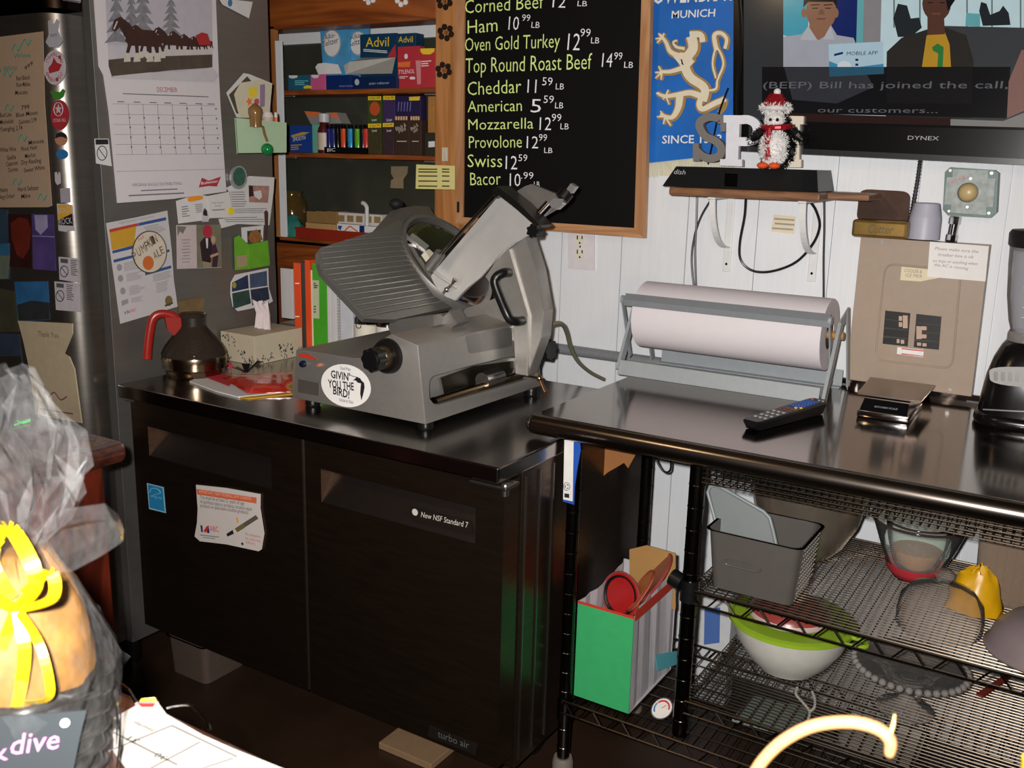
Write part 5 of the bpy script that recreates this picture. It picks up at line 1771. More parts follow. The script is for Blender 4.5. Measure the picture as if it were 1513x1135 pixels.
for k, q in enumerate((((180, 545), (380, 500), (380, 590), (185, 630)), ((205, 650), (375, 615), (380, 690), (212, 730)), ((230, 770), (385, 740), (385, 820), (240, 860)), ((250, 880), (375, 855), (375, 905), (255, 930)), ((460, 660), (640, 610), (645, 690), (465, 730)), ((490, 740), (648, 700), (650, 800), (495, 840)), ((370, 200), (580, 150), (585, 250), (430, 270)))):
    rules(b, SP, C5(*q), 6, .0036, .35, k)
for x, y in ((140, 585), (150, 690), (172, 810)):
    b.pp(SP, [c5(*q) for q in circ(x, y, 26, 34, 12)], .0036, .0003)
b.pp(SP, C5((158, 905), (222, 885), (226, 925), (165, 955)), .0036, .0003)
b.build('newsletter_print', mat('newsletter_ink', '868288', .8), nl)
b = MB()
write(b, SP, 'ABC', c5(240, 1018), c5(300, 1000), 4.5, .0038)
b.build('logo_lettering', RED, nl)
b = MB()
write(b, SP, 'VA', c5(185, 1040), c5(240, 1022), 5.5, .0038)
b.build('logo_lettering', mat('logo_navy', '2a2a5a', .7), nl)
patch(nl, 'seal', mat('seal_gold', '6a5c34', .6), SP, [c5(*q) for q in circ(612, 905, 36, 50, 16)])
patch(nl, 'seal_band', mat('seal_dark', '4a3a2a', .6), SP, C5((572, 945), (650, 915), (655, 930), (580, 962)))
co_ = thing('beer_coaster', 'round hand-lettered pumpkin ale card over the newsletter', 'coaster', SP.pt(*c5(430, 437), .006))
ring_ = [c5(*q) for q in circ(430, 437, 166, 204, 36)]
MB().pp(SP, ring_, .0065, .002).build('rim', mat('coaster_brown', '4e3f2c', .6), co_)
MB().pp(SP, [c5(*q) for q in circ(430, 437, 157, 194, 36)], .007, .001).build('disc', mat('coaster_cream', 'bdb2a2', .7), co_)
b = MB()
for ch, x, y, a in (('P', 305, 500, .5), ('U', 345, 460, .42), ('M', 388, 430, .35), ('P', 425, 400, .3), ('K', 452, 375, .25), ('I', 478, 350, .25), ('N', 500, 335, .25)):
    P0 = c5(x - 22, y + 20); write(b, SP, ch, P0, (P0[0] + 5.2, P0[1] - 2.4), 14, .0076, -.1)
for ch, x, y in (('A', 500, 490), ('L', 535, 465), ('E', 565, 440)):
    P0 = c5(x - 22, y + 18); write(b, SP, ch, P0, (P0[0] + 4.8, P0[1] - 2.0), 12, .0076, -.1)
b.build('coaster_lettering', mat('coaster_ink', '5a4c38', .7), co_)
MB().pp(SP, [c5(*q) for q in circ(416, 542, 53, 68, 20)], .0076, .0005).build('pumpkin_print', mat('pumpkin_orange', 'b8602c', .6), co_)
write(MB(), SP, 'Fall', c5(325, 335), c5(375, 300), 5, .0076, .2).build('coaster_red_lettering', mat('coaster_red', 'a8484a', .7), co_)
# ---- the rest of the side
c3 = lambda x, y: (250 + x / 4.729, 100 + y / 4.729)
c4 = lambda x, y: (250 + x / 4.729, 240 + y / 4.729)
def C3(*p): return [c3(*q) for q in p]
def C4(*p): return [c4(*q) for q in p]
r = sheet(SP, C3((400, 175), (520, 38), (560, 45), (720, 110), (700, 330), (500, 350), (470, 345)), 'photo_print', 'white edged photo print at the back of the green magnet pocket', 'photo', PAPERG, .004)
patch(r, 'picture', mat('photo_dark', '4a4434', .6, 0, .3, 40), SP, C3((418, 190), (545, 60), (580, 100), (490, 320), (470, 320)), .0046)
r = sheet(SP, C3((455, 185), (500, 105), (640, 85), (715, 115), (695, 290), (650, 350), (500, 350), (480, 300)), 'greeting_card', 'cream greeting card with orange and yellow stars in the green pocket', 'card', mat('card_cream', 'c2bca4', .7), .007)
patch(r, 'yellow_patch', mat('patch_yellow', 'd8c030', .6), SP, C3((555, 145), (615, 135), (610, 205), (555, 205)), .0078)
patch(r, 'purple_stripe', mat('patch_purple', '8a7490', .6), SP, C3((635, 120), (670, 115), (668, 270), (635, 280)), .0078)
b = MB()
b.pp(SP, [c3(560 + (28 if i % 2 else 14) * math.cos(math.pi / 5 * i) * .9, 237 + (34 if i % 2 else 16) * math.sin(math.pi / 5 * i)) for i in range(10)], .008, .0005)
b.build('orange_star', mat('patch_orange', 'd8702a', .6), r)
patch(r, 'pink_spot', mat('patch_pink', 'b84a5a', .6), SP, [c3(*q) for q in circ(612, 237, 18, 22, 14)], .008)
bk = thing('magnet_pocket', 'translucent pale green magnetic pocket on the fridge side', 'holder', SP.pt(*c3(620, 480), .01))
PG = mat('pale_green_plastic', 'aac4a4', .3, 0, .03)
b = MB()
bx = C3((462, 350), (820, 385), (820, 598), (478, 602))
b.pp(SP, bx, .055, .003)
b.pp(SP, bx, .003, .002)
q0_, q1_, q2_, q3_ = [SP.pt(*p, .003) for p in bx]
w0_, w1_, w2_, w3_ = [SP.pt(*p, .055) for p in bx]
b.hexa([q3_, q2_, w2_, w3_], [p + V((0, 0, .002)) for p in (q3_, q2_, w2_, w3_)])
b.hexa([q0_, q3_, w3_, w0_], [p + V((0, .002, 0)) for p in (q0_, q3_, w3_, w0_)])
b.build('pocket_body', PG, bk)
for nm, lb, x, y, w_, h, cap in (('pill_bottle', 'white pill bottle with faded red print in the green pocket', 690, 405, 40, 90, 'b8b0aa'), ('glue_bottle', 'tiny bottle with an orange band in the green pocket', 747, 405, 13, 90, 'd0d0d0')):
    c = SP.pt(*c3(x, y), .028)
    k_ = .0018 / 4.729 * 1.15
    t = thing(nm, lb, 'bottle', c)
    MB().lathe([(0, -.02), (w_ * k_, -.02), (w_ * k_, h * k_ * .75), (w_ * k_ * .7, h * k_), (0, h * k_)], c, n=20).build('bottle_body', mat('bottle_white', 'c8c0ba', .4), t, smooth=40)
    MB().lathe([(w_ * k_ * 1.02, h * k_ * .3), (w_ * k_ * 1.02, h * k_ * .62)], c, n=20).build('band', mat('band_orange', 'c86a34', .5) if w_ < 20 else mat('band_pink', 'b8a09a', .6), t)
r = thing('bottle_opener', 'amber plastic bottle figure hanging in front of the green pocket', 'ornament', SP.pt(*c3(605, 360), .062))
cc = SP.pt(*c3(605, 420), .068)
MB().lathe([(0, 0), (.017, .002), (.018, .03), (.021, .04), (.02, .055), (.01, .065), (.004, .07), (0, .07)], cc, n=20).build('bottle_body', mat('amber_plastic', '7a5a32', .2, 0, .2), r, smooth=60)
MB().tube([SP.pt(*c3(620, 395), .066), SP.pt(*c3(655, 415), .066), SP.pt(*c3(668, 470), .066), SP.pt(*c3(685, 515), .066)], .004, n=8).build('stem', mat('amber_plastic', '7a5a32', .2), r, smooth=60)
r = thing('green_ball', 'shiny green glass ball hanging below the amber bottle figure', 'ornament', SP.pt(*c3(685, 572), .068))
MB().ball(SP.pt(*c3(685, 572), .068), .0185, n=24, m=14).build('ball_body', mat('green_glass_ball', '14703a', .08, 0, .3, 60), r, smooth=180)
r = thing('thank_you_card', 'white thank-you card with the small yellow sun magnet', 'card', SP.pt(*c4(350, 300), .004))
MB().pp(SP, C4((270, 235), (420, 205), (445, 385), (280, 390)), .0052, .0012).build('sheet', PAPERG, r)
b = MB()
write(b, SP, 'Great Outdoor', c4(295, 290), c4(385, 285), 3, .0058, .2)
write(b, SP, 'Smile', c4(320, 312), c4(362, 308), 3, .0058, .2)
b.pp(SP, C4((300, 330), (388, 325), (388, 332), (300, 338)), .0058, .0003)
b.build('card_print', INKG, r)
r = sheet(SP, C4((48, 270), (200, 220), (285, 240), (280, 400), (65, 428)), 'invitation_card', 'white wedding invitation card under the orange pill magnet', 'card', PAPERG, .0036)
b = MB()
for k, q in enumerate((((85, 310), (140, 300), (145, 385), (92, 392)), ((180, 295), (245, 285), (250, 350), (190, 360)))):
    rules(b, SP, C4(*q), 5, .0042, .4, k + 9)
b.build('card_print', INKG, r)
r = sheet(SP, C4((395, 180), (560, 95), (735, 105), (730, 200), (700, 440), (480, 430), (365, 460), (345, 395), (445, 385), (425, 210)), 'flyer', 'white printed flyer with a photo of an arm on the fridge side', 'flyer', PAPERG, .0024)
patch(r, 'flyer_photo', mat('flyer_photo_skin', '9a7468', .6, 0, .3, 40), SP, C4((556, 160), (700, 165), (690, 283), (558, 278)), .0034)
patch(r, 'flyer_photo_cloth', PAPERG, SP, C4((590, 205), (640, 195), (650, 240), (630, 262), (600, 240)), .0038)
patch(r, 'flyer_photo_dark', mat('flyer_dark', '2c2220', .6), SP, C4((556, 160), (585, 165), (590, 235), (558, 240)), .0038)
b = MB()
for k, q in enumerate((((430, 205), (548, 205), (548, 320), (440, 320)), ((455, 325), (690, 320), (690, 360), (460, 360)), ((380, 385), (670, 380), (660, 425), (400, 425)))):
    rules(b, SP, C4(*q), 7 if k == 0 else 3, .0032, .35, k + 20, .2)
b.build('flyer_print', INKG, r)
def magnet(name, label, pts, m, off=.007, th=.003, cat='magnet', f=c4):
    P = [f(*q) for q in pts]
    c = V((0, 0, 0))
    for q in P: c += SP.pt(*q, off) / len(P)
    r = thing(name, label, cat, c)
    MB().pp(SP, P, off, th).build('magnet_body', m, r)
    return r
magnet('pill_magnet', 'orange pill-shaped magnet holding the invitation card', rrect([(130, 240), (235, 230), (238, 258), (135, 278)], .35, 4), mat('orange_magnet', 'd88a2a', .4))
magnet('sun_magnet', 'small round yellow sun magnet at card corner', circ(433, 340, 21, 25, 16), mat('yellow_magnet', 'd8c42a', .4), .009)
r = magnet('photo_magnet', 'tiny cut-out photo magnet of a dark-haired person on invitation card', [(232, 330), (250, 318), (268, 335), (275, 370), (275, 415), (232, 415)], mat('cutout_white', 'b0aeb2', .6), .008)
patch(r, 'hair', mat('cutout_hair', '2a1e1c', .6), SP, C4((238, 345), (250, 320), (264, 340), (268, 375), (238, 370)), .0086)
r = magnet('round_magnet', 'round silver magnet with a dark green badge above the flyer', circ(490, 105, 55, 82, 24), mat('silver_magnet', 'a6aab0', .35, .5), .012, .010)
patch(r, 'badge', mat('badge_green', '33584a', .4, 0, .3, 90), SP, [c4(*q) for q in circ(490, 100, 44, 66, 20)], .0128)
r = magnet('figure_magnet', 'small brown and pink figure magnet at the flyer corner', [(668, 345), (680, 333), (692, 350), (690, 480), (688, 540), (675, 540), (672, 430)], mat('figure_brown', '4a342c', .5), .008)
r = sheet(SP, C4((50, 438), (360, 435), (365, 735), (55, 745)), 'photo_card', 'wedding photo card of a couple taped on the fridge side', 'photo card', mat('photo_card_pink', 'b4a6a6', .7), .003)
patch(r, 'photo', mat('couple_backdrop', '6e6a58', .6, 0, .2, 30), SP, C4((190, 436), (360, 436), (364, 732), (195, 738)), .0034)
patch(r, 'suit', mat('couple_suit', '2a1a22', .6), SP, C4((215, 560), (245, 525), (290, 525), (305, 600), (290, 700), (230, 690)), .0038)
patch(r, 'shirt_front', PAPERG, SP, C4((255, 530), (272, 530), (270, 600), (262, 600)), .0042)
patch(r, 'trousers', mat('couple_trousers', '8a7a62', .6), SP, C4((235, 690), (295, 690), (292, 732), (240, 734)), .0038)
patch(r, 'red_face', mat('couple_red', 'a02a3c', .6), SP, [c4(*q) for q in circ(268, 482, 33, 46, 18)], .0042)
patch(r, 'dress', mat('couple_dress', '3a2230', .6), SP, C4((295, 585), (325, 570), (345, 640), (335, 732), (300, 732), (305, 650)), .004)
patch(r, 'face', mat('couple_skin', 'b08a78', .6), SP, [c4(*q) for q in circ(308, 540, 16, 26, 14)], .0044)
patch(r, 'arm', mat('couple_skin', 'b08a78', .6), SP, C4((285, 650), (340, 630), (345, 645), (290, 668)), .0044)
patch(r, 'leaf_print', mat('leaf_grey', '6a6a60', .7), SP, C4((55, 445), (120, 450), (95, 500), (75, 480), (60, 515)), .0034)
b = MB()
for k in range(8):
    b.pp(SP, C4((85 + 6 * (k % 3), 540 + 22 * k), (150 - 8 * (k % 2), 538 + 22 * k), (150 - 8 * (k % 2), 543 + 22 * k), (85 + 6 * (k % 3), 545 + 22 * k)), .0034, .0003)
b.build('card_print', INKG, r)
r = sheet(SP, C4((505, 455), (660, 440), (655, 560), (510, 560)), 'pet_photo', 'small framed photo of a brown dog tucked in the lime pocket', 'photo', PAPERG, .004)
patch(r, 'picture', mat('pet_green', '2a3c34', .6), SP, C4((545, 480), (640, 470), (640, 560), (548, 560)), .0046)
patch(r, 'dog', mat('pet_brown', '8a5a30', .6, 0, .2, 60), SP, C4((552, 530), (570, 485), (610, 468), (640, 500), (655, 540), (600, 565), (570, 560)), .005)
r = thing('lime_pocket', 'lime green fabric pocket magnet on the fridge side', 'holder', SP.pt(*c4(580, 640), .006))
LIMEF = mat('lime_fabric', '5f9a26', .6, 0, .12, 30)
b = MB()
b.pp(SP, C4((460, 525), (490, 510), (555, 575), (560, 745), (465, 752)), .010, .004)
b.pp(SP, C4((555, 575), (690, 545), (705, 720), (560, 745)), .014, .008)
b.build('pocket_body', LIMEF, r)
patch(r, 'pink_patch', mat('pocket_pink', '9a8a6a', .6), SP, C4((470, 655), (545, 645), (545, 725), (475, 735)), .0108)
r = sheet(SP, C4((430, 840), (460, 785), (692, 738), (697, 880), (725, 970), (700, 985), (580, 1020), (480, 1040), (445, 1010), (428, 920)), 'postcard', 'curled postcard of four landscape photos on the fridge side', 'postcard', PAPERG, .004)
if False:
    pass
for q, c in ((((440, 840), (550, 785), (556, 880), (438, 905)), '24324e'), (((562, 782), (682, 758), (686, 862), (566, 880)), '41506a'), (((440, 915), (558, 890), (572, 985), (450, 1025)), '2a4440'), (((568, 890), (690, 870), (702, 955), (580, 1000)), '2c3448')):
    patch(r, 'landscape', mat('landscape_' + c, c, .5, 0, .35, 40), SP, C4(*q), .0046)
patch(r, 'yellow_tree', mat('landscape_yellow', '9a8a26', .5), SP, [c4(*q) for q in circ(455, 858, 14, 22, 12)], .005)
r = sheet(SP, C4((60, 970), (180, 945), (245, 950), (235, 1120), (150, 1140), (80, 1140)), 'photo_print', 'torn sepia photo scrap low on fridge side behind the decanter', 'photo', mat('sepia_photo', '6a5638', .6, 0, .35, 30), .003)
r = sheet(SP, C1((1165, -10), (1345, 10), (1325, 98), (1185, 25)), 'photo_print', 'white scrap of photo curling at the top of fridge side', 'photo', PAPERG, .005)
patch(r, 'blue_spot', mat('spot_blue', '3a6a9a', .6), SP, [c1(*q) for q in circ(1225, 15, 12, 20, 12)], .0058)
r = sheet(SP, C1((503, 738), (578, 738), (595, 885), (512, 870)), 'warning_sticker', 'no-alcohol sticker half hidden by the calendar edge', 'sticker', PAPERG, .002)
patch(r, 'heading', INK, SP, C1((508, 742), (575, 742), (577, 768), (510, 770)), .0026)
b = MB()
b.tube([SP.pt(*c1(*q), .0026) for q in circ(543, 815, 26, 38, 20)], .0012, n=5, closed=True)
b.tube([SP.pt(*c1(525, 790), .0026), SP.pt(*c1(562, 842), .0026)], .0012, n=5)
b.build('prohibition_sign', mat('sign_blue', '2a3e54', .6), r)
# ---- the fridge front
FF = wallp(-.085)
c6 = lambda x, y: (x / 3.784, 20 + y / 3.784)
c7 = lambda x, y: (x / 3.243, 290 + y / 3.243)
def C6(*p): return [c6(*q) for q in p]
def C7(*p): return [c7(*q) for q in p]
r = sheet(FF, C6((-300, 170), (0, 130), (240, 100), (250, 500), (290, 1075), (270, 1083), (-300, 1085)), 'menu_sheet', 'handwritten beer menu sheet on the fridge front', 'menu', mat('menu_tan', '9a8470', .75, 0, .04), .003)
b = MB()
TEALI = mat('menu_teal', '2f7a6e', .7)
for sx, p0, p1, h in (('& White', (-10, 330), (95, 315), 8), ('Wine', (75, 250), (170, 245), 7)):
    write(MB(), FF, sx, c6(*p0), c6(*p1), h, .0036, .2).build('menu_heading', TEALI, r)
for x, y in ((95, 195), (150, 165), (50, 340), (55, 530), (130, 700), (100, 945), (240, 1030)):
    MB().tube(spline([FF.pt(*c6(x - 28, y + 12), .0036), FF.pt(*c6(x - 10, y - 22), .0036), FF.pt(*c6(x + 6, y + 14), .0036), FF.pt(*c6(x + 24, y - 16), .0036)], 4), .0014, n=5).build('menu_flourish', TEALI, r)
for sx, p0, p1 in (('Red Blend', (92, 375), (165, 368)), ('Rose Malbec', (92, 410), (170, 405)), ('Moscato', (85, 455), (155, 450)), ('799', (120, 540), (165, 532)), ('Bud Lite', (0, 580), (65, 575)), ('Blue Moon', (90, 580), (210, 565)), ('Michelob', (0, 620), (75, 612)), ('Guinness 2.99', (105, 620), (205, 605)), ('Yuengling 2.74', (0, 660), (125, 650)), ('Stella', (40, 820), (90, 812)), ('Mimosa', (160, 735), (245, 722)), ('White Wine', (0, 775), (90, 768)), ('Pinot Noir', (120, 770), (210, 758)), ('Merlot', (140, 810), (200, 800)), ('Cabernet', (35, 855), (100, 845)), ('Dry Riesling', (120, 845), (230, 832)), ('Sweet White', (135, 890), (250, 870)), ('Corona', (45, 888), (100, 880)), ('Natty', (0, 1000), (45, 995)), ('Hard Seltzer', (100, 995), (218, 985)), ('Angry Orchard', (0, 1038), (80, 1030)), ('Mike', (120, 1035), (170, 1028)), ('999', (140, 320), (185, 285))):
    write(b, FF, sx, c6(*p0), c6(*p1), 6.4, .0036, .15, thin=.008)
b.build('menu_writing', mat('menu_ink', '20140f', .75), r)
def stick(name, label, pts, m, f=c6, off=.0015):
    P = [f(*q) for q in pts]
    c = V((0, 0, 0))
    for q in P: c += FF.pt(*q, off) / len(P)
    r = thing(name, label, 'sticker', c)
    MB().pp(FF, P, off, .001).build('sticker_face', m, r)
    return r
SG = mat('sticker_grey', 'a2a2ae', .5)
r = stick('monster_sticker', 'grey horned monster-shaped sticker at the top of the fridge front', [(268, 42), (283, 35), (290, 60), (305, 55), (315, 30), (328, 40), (322, 95), (335, 130), (350, 155), (325, 190), (275, 188), (255, 160), (272, 120), (270, 80)], SG)
write(MB(), FF, 'YETI', c6(280, 132), c6(318, 128), 4.2, .002).build('sticker_lettering', mat('sticker_ink', '2c2c3a', .6), r)
r = stick('oval_sticker', 'white oval brewing sticker with red lettering on the fridge front', circ(306, 302, 61, 97, 30), mat('sticker_white', 'b2acb4', .5))
SRD = mat('sticker_red', '9a2a32', .5)
b = MB()
for ch, a in zip('CHARLIE', [-150, -130, -110, -90, -70, -50, -30]):
    t = math.radians(a)
    P0 = c6(306 + 46 * math.cos(t) - 8, 302 + 74 * math.sin(t) + 10)
    write(b, FF, ch, P0, (P0[0] + 3.6, P0[1] - .3), 5.5, .0021)
for ch, a in zip('BREWING', [150, 130, 110, 90, 70, 50, 30]):
    t = math.radians(a)
    P0 = c6(306 + 44 * math.cos(t) - 8, 302 + 72 * math.sin(t) + 10)
    write(b, FF, ch, P0, (P0[0] + 3.6, P0[1] - .3), 5.5, .0021)
b.pp(FF, C6((300, 245), (318, 275), (345, 285), (330, 320), (275, 335), (270, 305), (290, 280)), .0022, .0003)
b.build('sticker_lettering', SRD, r)
stick('gecko_sticker', 'small green lizard sticker above the red oval', [(280, 432), (310, 435), (335, 440), (350, 420), (362, 430), (352, 465), (330, 480), (300, 478), (290, 455)], mat('sticker_green', '3a7a2c', .5))
r = stick('oval_sticker', 'red oval sticker with a white star on the fridge front', circ(333, 567, 50, 84, 26), mat('sticker_red', '9a2a32', .5))
b = MB()
b.pp(FF, [c6(326 + (20 if i % 2 else 9) * math.sin(math.pi / 5 * i), 535 + (30 if i % 2 else 13) * math.cos(math.pi / 5 * i)) for i in range(10)], .0022, .0003)
b.tube([FF.pt(*c6(*q), .002) for q in circ(326, 535, 25, 38, 20)], .0011, n=5, closed=True)
write(b, FF, 'STONE HILL', c6(298, 608), c6(370, 604), 5, .0021)
b.build('sticker_star', mat('sticker_white', 'b2acb4', .5), r)
r = stick('face_sticker', 'round sticker of a dark-haired cartoon face on the fridge front', circ(340, 700, 34, 38, 20), mat('face_tan', 'a8785e', .5))
patch(r, 'hair', INK, FF, C6((306, 700), (315, 672), (340, 662), (368, 675), (374, 700), (350, 690), (330, 690)), .0021)
stick('blue_sticker', 'small ragged blue round sticker on the fridge front', circ(346, 786, 32, 27, 14), mat('sticker_blue', '2c6aa0', .5))
stick('hand_sticker', 'small white peace-hand sticker on the fridge front', [(305, 890), (315, 885), (322, 910), (328, 885), (335, 890), (338, 950), (320, 960), (308, 940)], mat('sticker_white', 'b2acb4', .5))
stick('square_sticker', 'small blank grey square sticker above the yellow one', [(335, 978), (388, 975), (392, 1055), (340, 1058)], mat('sticker_pale', '9a96a0', .5))
r = stick('cider_sticker', 'yellow and black cider sticker with bold block lettering', [(272, 35), (320, 38), (345, 42), (355, 165), (325, 165), (320, 172), (280, 165)], mat('sticker_white', 'b2acb4', .5), c7)
patch(r, 'yellow_field', mat('sticker_yellow', 'c8982a', .5), FF, C7((276, 40), (342, 45), (345, 85), (278, 115)), .0019)
patch(r, 'black_field', INK, FF, C7((278, 115), (346, 82), (350, 142), (280, 138)), .0019)
b = MB(); write(b, FF, 'BOLD', c7(280, 85), c7(340, 78), 9, .0024); write(b, FF, 'ROCK', c7(284, 137), c7(346, 130), 9, .0024); b.build('sticker_lettering', mat('sticker_white', 'b2acb4', .5), r)
for q, lb in ((((280, 290), (372, 298), (376, 413), (285, 400)), 'upper white warning sticker of two low on the fridge front'), (((260, 408), (380, 418), (386, 555), (268, 545)), 'lower white warning sticker of two with a crossed circle')):
    r = stick('warning_sticker', lb, q, mat('sticker_white', 'b2acb4', .5), c7)
    r['group'] = 'warning stickers on the fridge front'
    x0, y0 = q[0]
    b = MB()
    b.pp(FF, C7((x0 + 10, y0 + 8), (x0 + 45, y0 + 12), (x0 + 45, y0 + 32), (x0 + 10, y0 + 28)), .002, .0003)
    b.tube([FF.pt(*c7(*p), .002) for p in circ(x0 + 28, y0 + 70, 19, 26, 16)], .0014, n=5, closed=True)
    b.tube([FF.pt(*c7(x0 + 15, y0 + 52), .002), FF.pt(*c7(x0 + 42, y0 + 88), .002)], .0013, n=5)
    rules(b, FF, C7((x0 + 58, y0 + 14), (x0 + 92, y0 + 18), (x0 + 94, y0 + 98), (x0 + 60, y0 + 92)), 9, .002, .4, 3)
    b.build('sticker_print', mat('warning_ink', '4a4a50', .7), r)
def poster(name, label, q, c, nz=.4, cat='poster', extra=()):
    r = sheet(FF, [c7(*p) for p in q], name, label, cat, mat('poster_' + c, c, .4, 0, nz, 14), .002)
    for nm, c2_, pts in extra:
        patch(r, nm, mat('poster_' + c2_, c2_, .4, 0, .3, 20), FF, [c7(*p) for p in pts], .0026)
    return r
poster('photo_poster', 'dark blue photo at the frame edge on the fridge front', ((-60, 50), (35, 65), (48, 330), (45, 400), (-60, 400)), '2a3a4c', extra=(('lake', '2c5a78', ((-60, 230), (46, 225), (47, 285), (-60, 285))), ('shore', '5a6458', ((-60, 285), (47, 285), (40, 395), (-60, 400)))))
poster('photo_poster', 'dark red figure poster on the fridge front', ((38, 85), (148, 88), (152, 345), (45, 335)), '2a1512', extra=(('red_figure', '5a1f18', ((50, 130), (90, 100), (130, 110), (148, 160), (140, 250), (110, 300), (80, 280), (55, 200))),))
poster('photo_poster', 'purple waterfall photo beside dark red poster', ((152, 85), (255, 88), (268, 358), (158, 350)), '46386a', extra=(('mist', '8a84a6', ((165, 90), (225, 90), (228, 150), (195, 185), (170, 160))), ('fold', '7a74a0', ((155, 188), (260, 192), (260, 197), (155, 193)))))
poster('photo_poster', 'brown hillside photo partly out of frame on fridge', ((-60, 430), (68, 455), (90, 650), (-60, 650)), '3a3a2c')
poster('photo_poster', 'bright blue sky and sea photo on the fridge front', ((68, 410), (228, 408), (238, 592), (88, 600)), '2a5a86', extra=(('land', '2a2c30', ((82, 520), (150, 500), (235, 510), (238, 590), (90, 598))),))
poster('photo_poster', 'dusky harbour photo above the wooden ledge', ((-60, 655), (90, 660), (115, 860), (-60, 880)), '2e3848', extra=(('harbour', '2a2420', ((-60, 770), (100, 765), (112, 858), (-60, 878))),))
r = sheet(FF, C7((85, 597), (150, 600), (345, 610), (345, 660), (305, 755), (330, 770), (355, 830), (390, 1088), (170, 1045), (140, 830), (110, 690)), 'paper_bag', 'crumpled tan thank-you paper bag pinned on the fridge front', 'paper bag', mat('bag_tan', 'a89a80', .8, 0, .08), .006, .004)
b = MB()
write(b, FF, 'Thank You', c7(182, 672), c7(280, 680), 8, .0066, .1)
b.tube(spline([FF.pt(*c7(*p), .0066) for p in ((215, 910), (230, 960), (260, 940), (290, 975), (320, 960))], 5), .002, n=5)
b.pp(FF, C7((190, 1015), (350, 1040), (350, 1047), (190, 1022)), .0066, .0004)
b.build('bag_print', mat('bag_ink', '6a4a50', .8), r)
# ---- papers on the cooler doors
DP2 = wallp(.035)
c8 = lambda x, y: (205 + x / 7.759, 700 + y / 7.759)
def C8(*p): return [c8(*q) for q in p]
r = sheet(DP2, C8((92, 108), (282, 155), (308, 452), (118, 405)), 'energy_sticker', 'small blue energy label on the left cooler door', 'sticker', mat('pale_blue_edge', '8ab0c4', .6), .001)
patch(r, 'blue_field', mat('energy_blue', '1f7aa8', .6), DP2, C8((104, 122), (272, 165), (296, 435), (126, 390)), .0014)
b = MB()
b.tube(spline([DP2.pt(*c8(*p), .0016) for p in ((125, 215), (150, 170), (210, 175), (250, 220), (200, 235), (140, 260))], 5), .0012, n=5)
write(b, DP2, 'energy star', c8(135, 265), c8(270, 295), 4, .0016, .2)
b.build('logo_lettering', mat('energy_pale', '6ab4d0', .6), r)
r = sheet(DP2, C8((655, 128), (1000, 165), (1392, 235), (1390, 400), (1435, 690), (1405, 870), (1375, 890), (1000, 810), (700, 775), (640, 720), (668, 560), (675, 400)), 'law_notice', 'white tobacco law notice with a vape pen taped on cooler door', 'notice', mat('notice_white', 'c4bcb8', .7, 0, .03), .004, .002)
patch(r, 'orange_heading', mat('notice_orange', 'c8603c', .7), DP2, C8((662, 175), (1350, 275), (1348, 342), (668, 238)), .0046)
write(MB(), DP2, 'IMPORTANT: NEW FEDERAL LAW CHANGE', c8(695, 222), c8(1290, 305), 4.6, .005).build('heading_lettering', mat('heading_pale', 'd8a898', .7), r)
b = MB()
for sx, p0, p1 in (('You must be at least 21 years of age', (705, 285), (1212, 362)), ('to purchase tobacco products, nicotine vapor', (708, 335), (1302, 428)), ('products or alternative nicotine products.', (708, 382), (1262, 466))):
    write(b, DP2, sx, c8(*p0), c8(*p1), 5.4, .0048)
b.build('notice_lettering', mat('notice_ink', '4a4446', .8), r)
patch(r, 'logo_blue', mat('logo_navy', '2a2a5a', .7), DP2, C8((706, 590), (728, 595), (735, 672), (715, 668)), .0048)
patch(r, 'logo_red', RED, DP2, C8((740, 660), (780, 600), (810, 598), (770, 678)), .0049)
patch(r, 'logo_blue', mat('logo_navy', '2a2a5a', .7), DP2, C8((775, 612), (800, 605), (812, 680), (785, 682)), .0048)
write(MB(), DP2, 'ABC', c8(820, 660), c8(920, 670), 8, .005).build('logo_lettering', RED, r)
b = MB()
b.pp(DP2, C8((700, 698), (918, 722), (918, 732), (700, 708)), .0048, .0003)
b.pp(DP2, C8((735, 726), (875, 742), (875, 750), (735, 734)), .0048, .0003)
b.build('small_print', INKG, r)
b = MB()
b.pp(DP2, C8((1100, 630), (1340, 475), (1372, 515), (1130, 672)), .0052, .0006)
b.build('vape_body', mat('vape_metal', '7a7064', .4, .5), r)
patch(r, 'vape_grip', mat('vape_brass', '8a7a44', .4, .4), DP2, C8((1105, 628), (1195, 580), (1215, 620), (1130, 672)), .0056)
patch(r, 'vape_tip', INK, DP2, C8((1005, 690), (1075, 645), (1090, 690), (1015, 722)), .0056)
patch(r, 'match_print', mat('match_tan', 'c89a4a', .6), DP2, C8((1115, 500), (1135, 500), (1148, 560), (1128, 572)), .0054)
b = MB()
for sx, p0, p1 in (('No exceptions', (1222, 705), (1400, 740)), ('for active-duty', (1225, 755), (1405, 790)), ('military', (1230, 800), (1335, 818))):
    write(b, DP2, sx, c8(*p0), c8(*p1), 4.6, .005)
b.build('red_lettering', mat('notice_red', 'b0685e', .8), r)
b = MB(); b.disc(DP2.pt(*c8(1185, 806), .0056), (0, -1, 0), .0035, .002, 12); b.build('pin', INK, r)
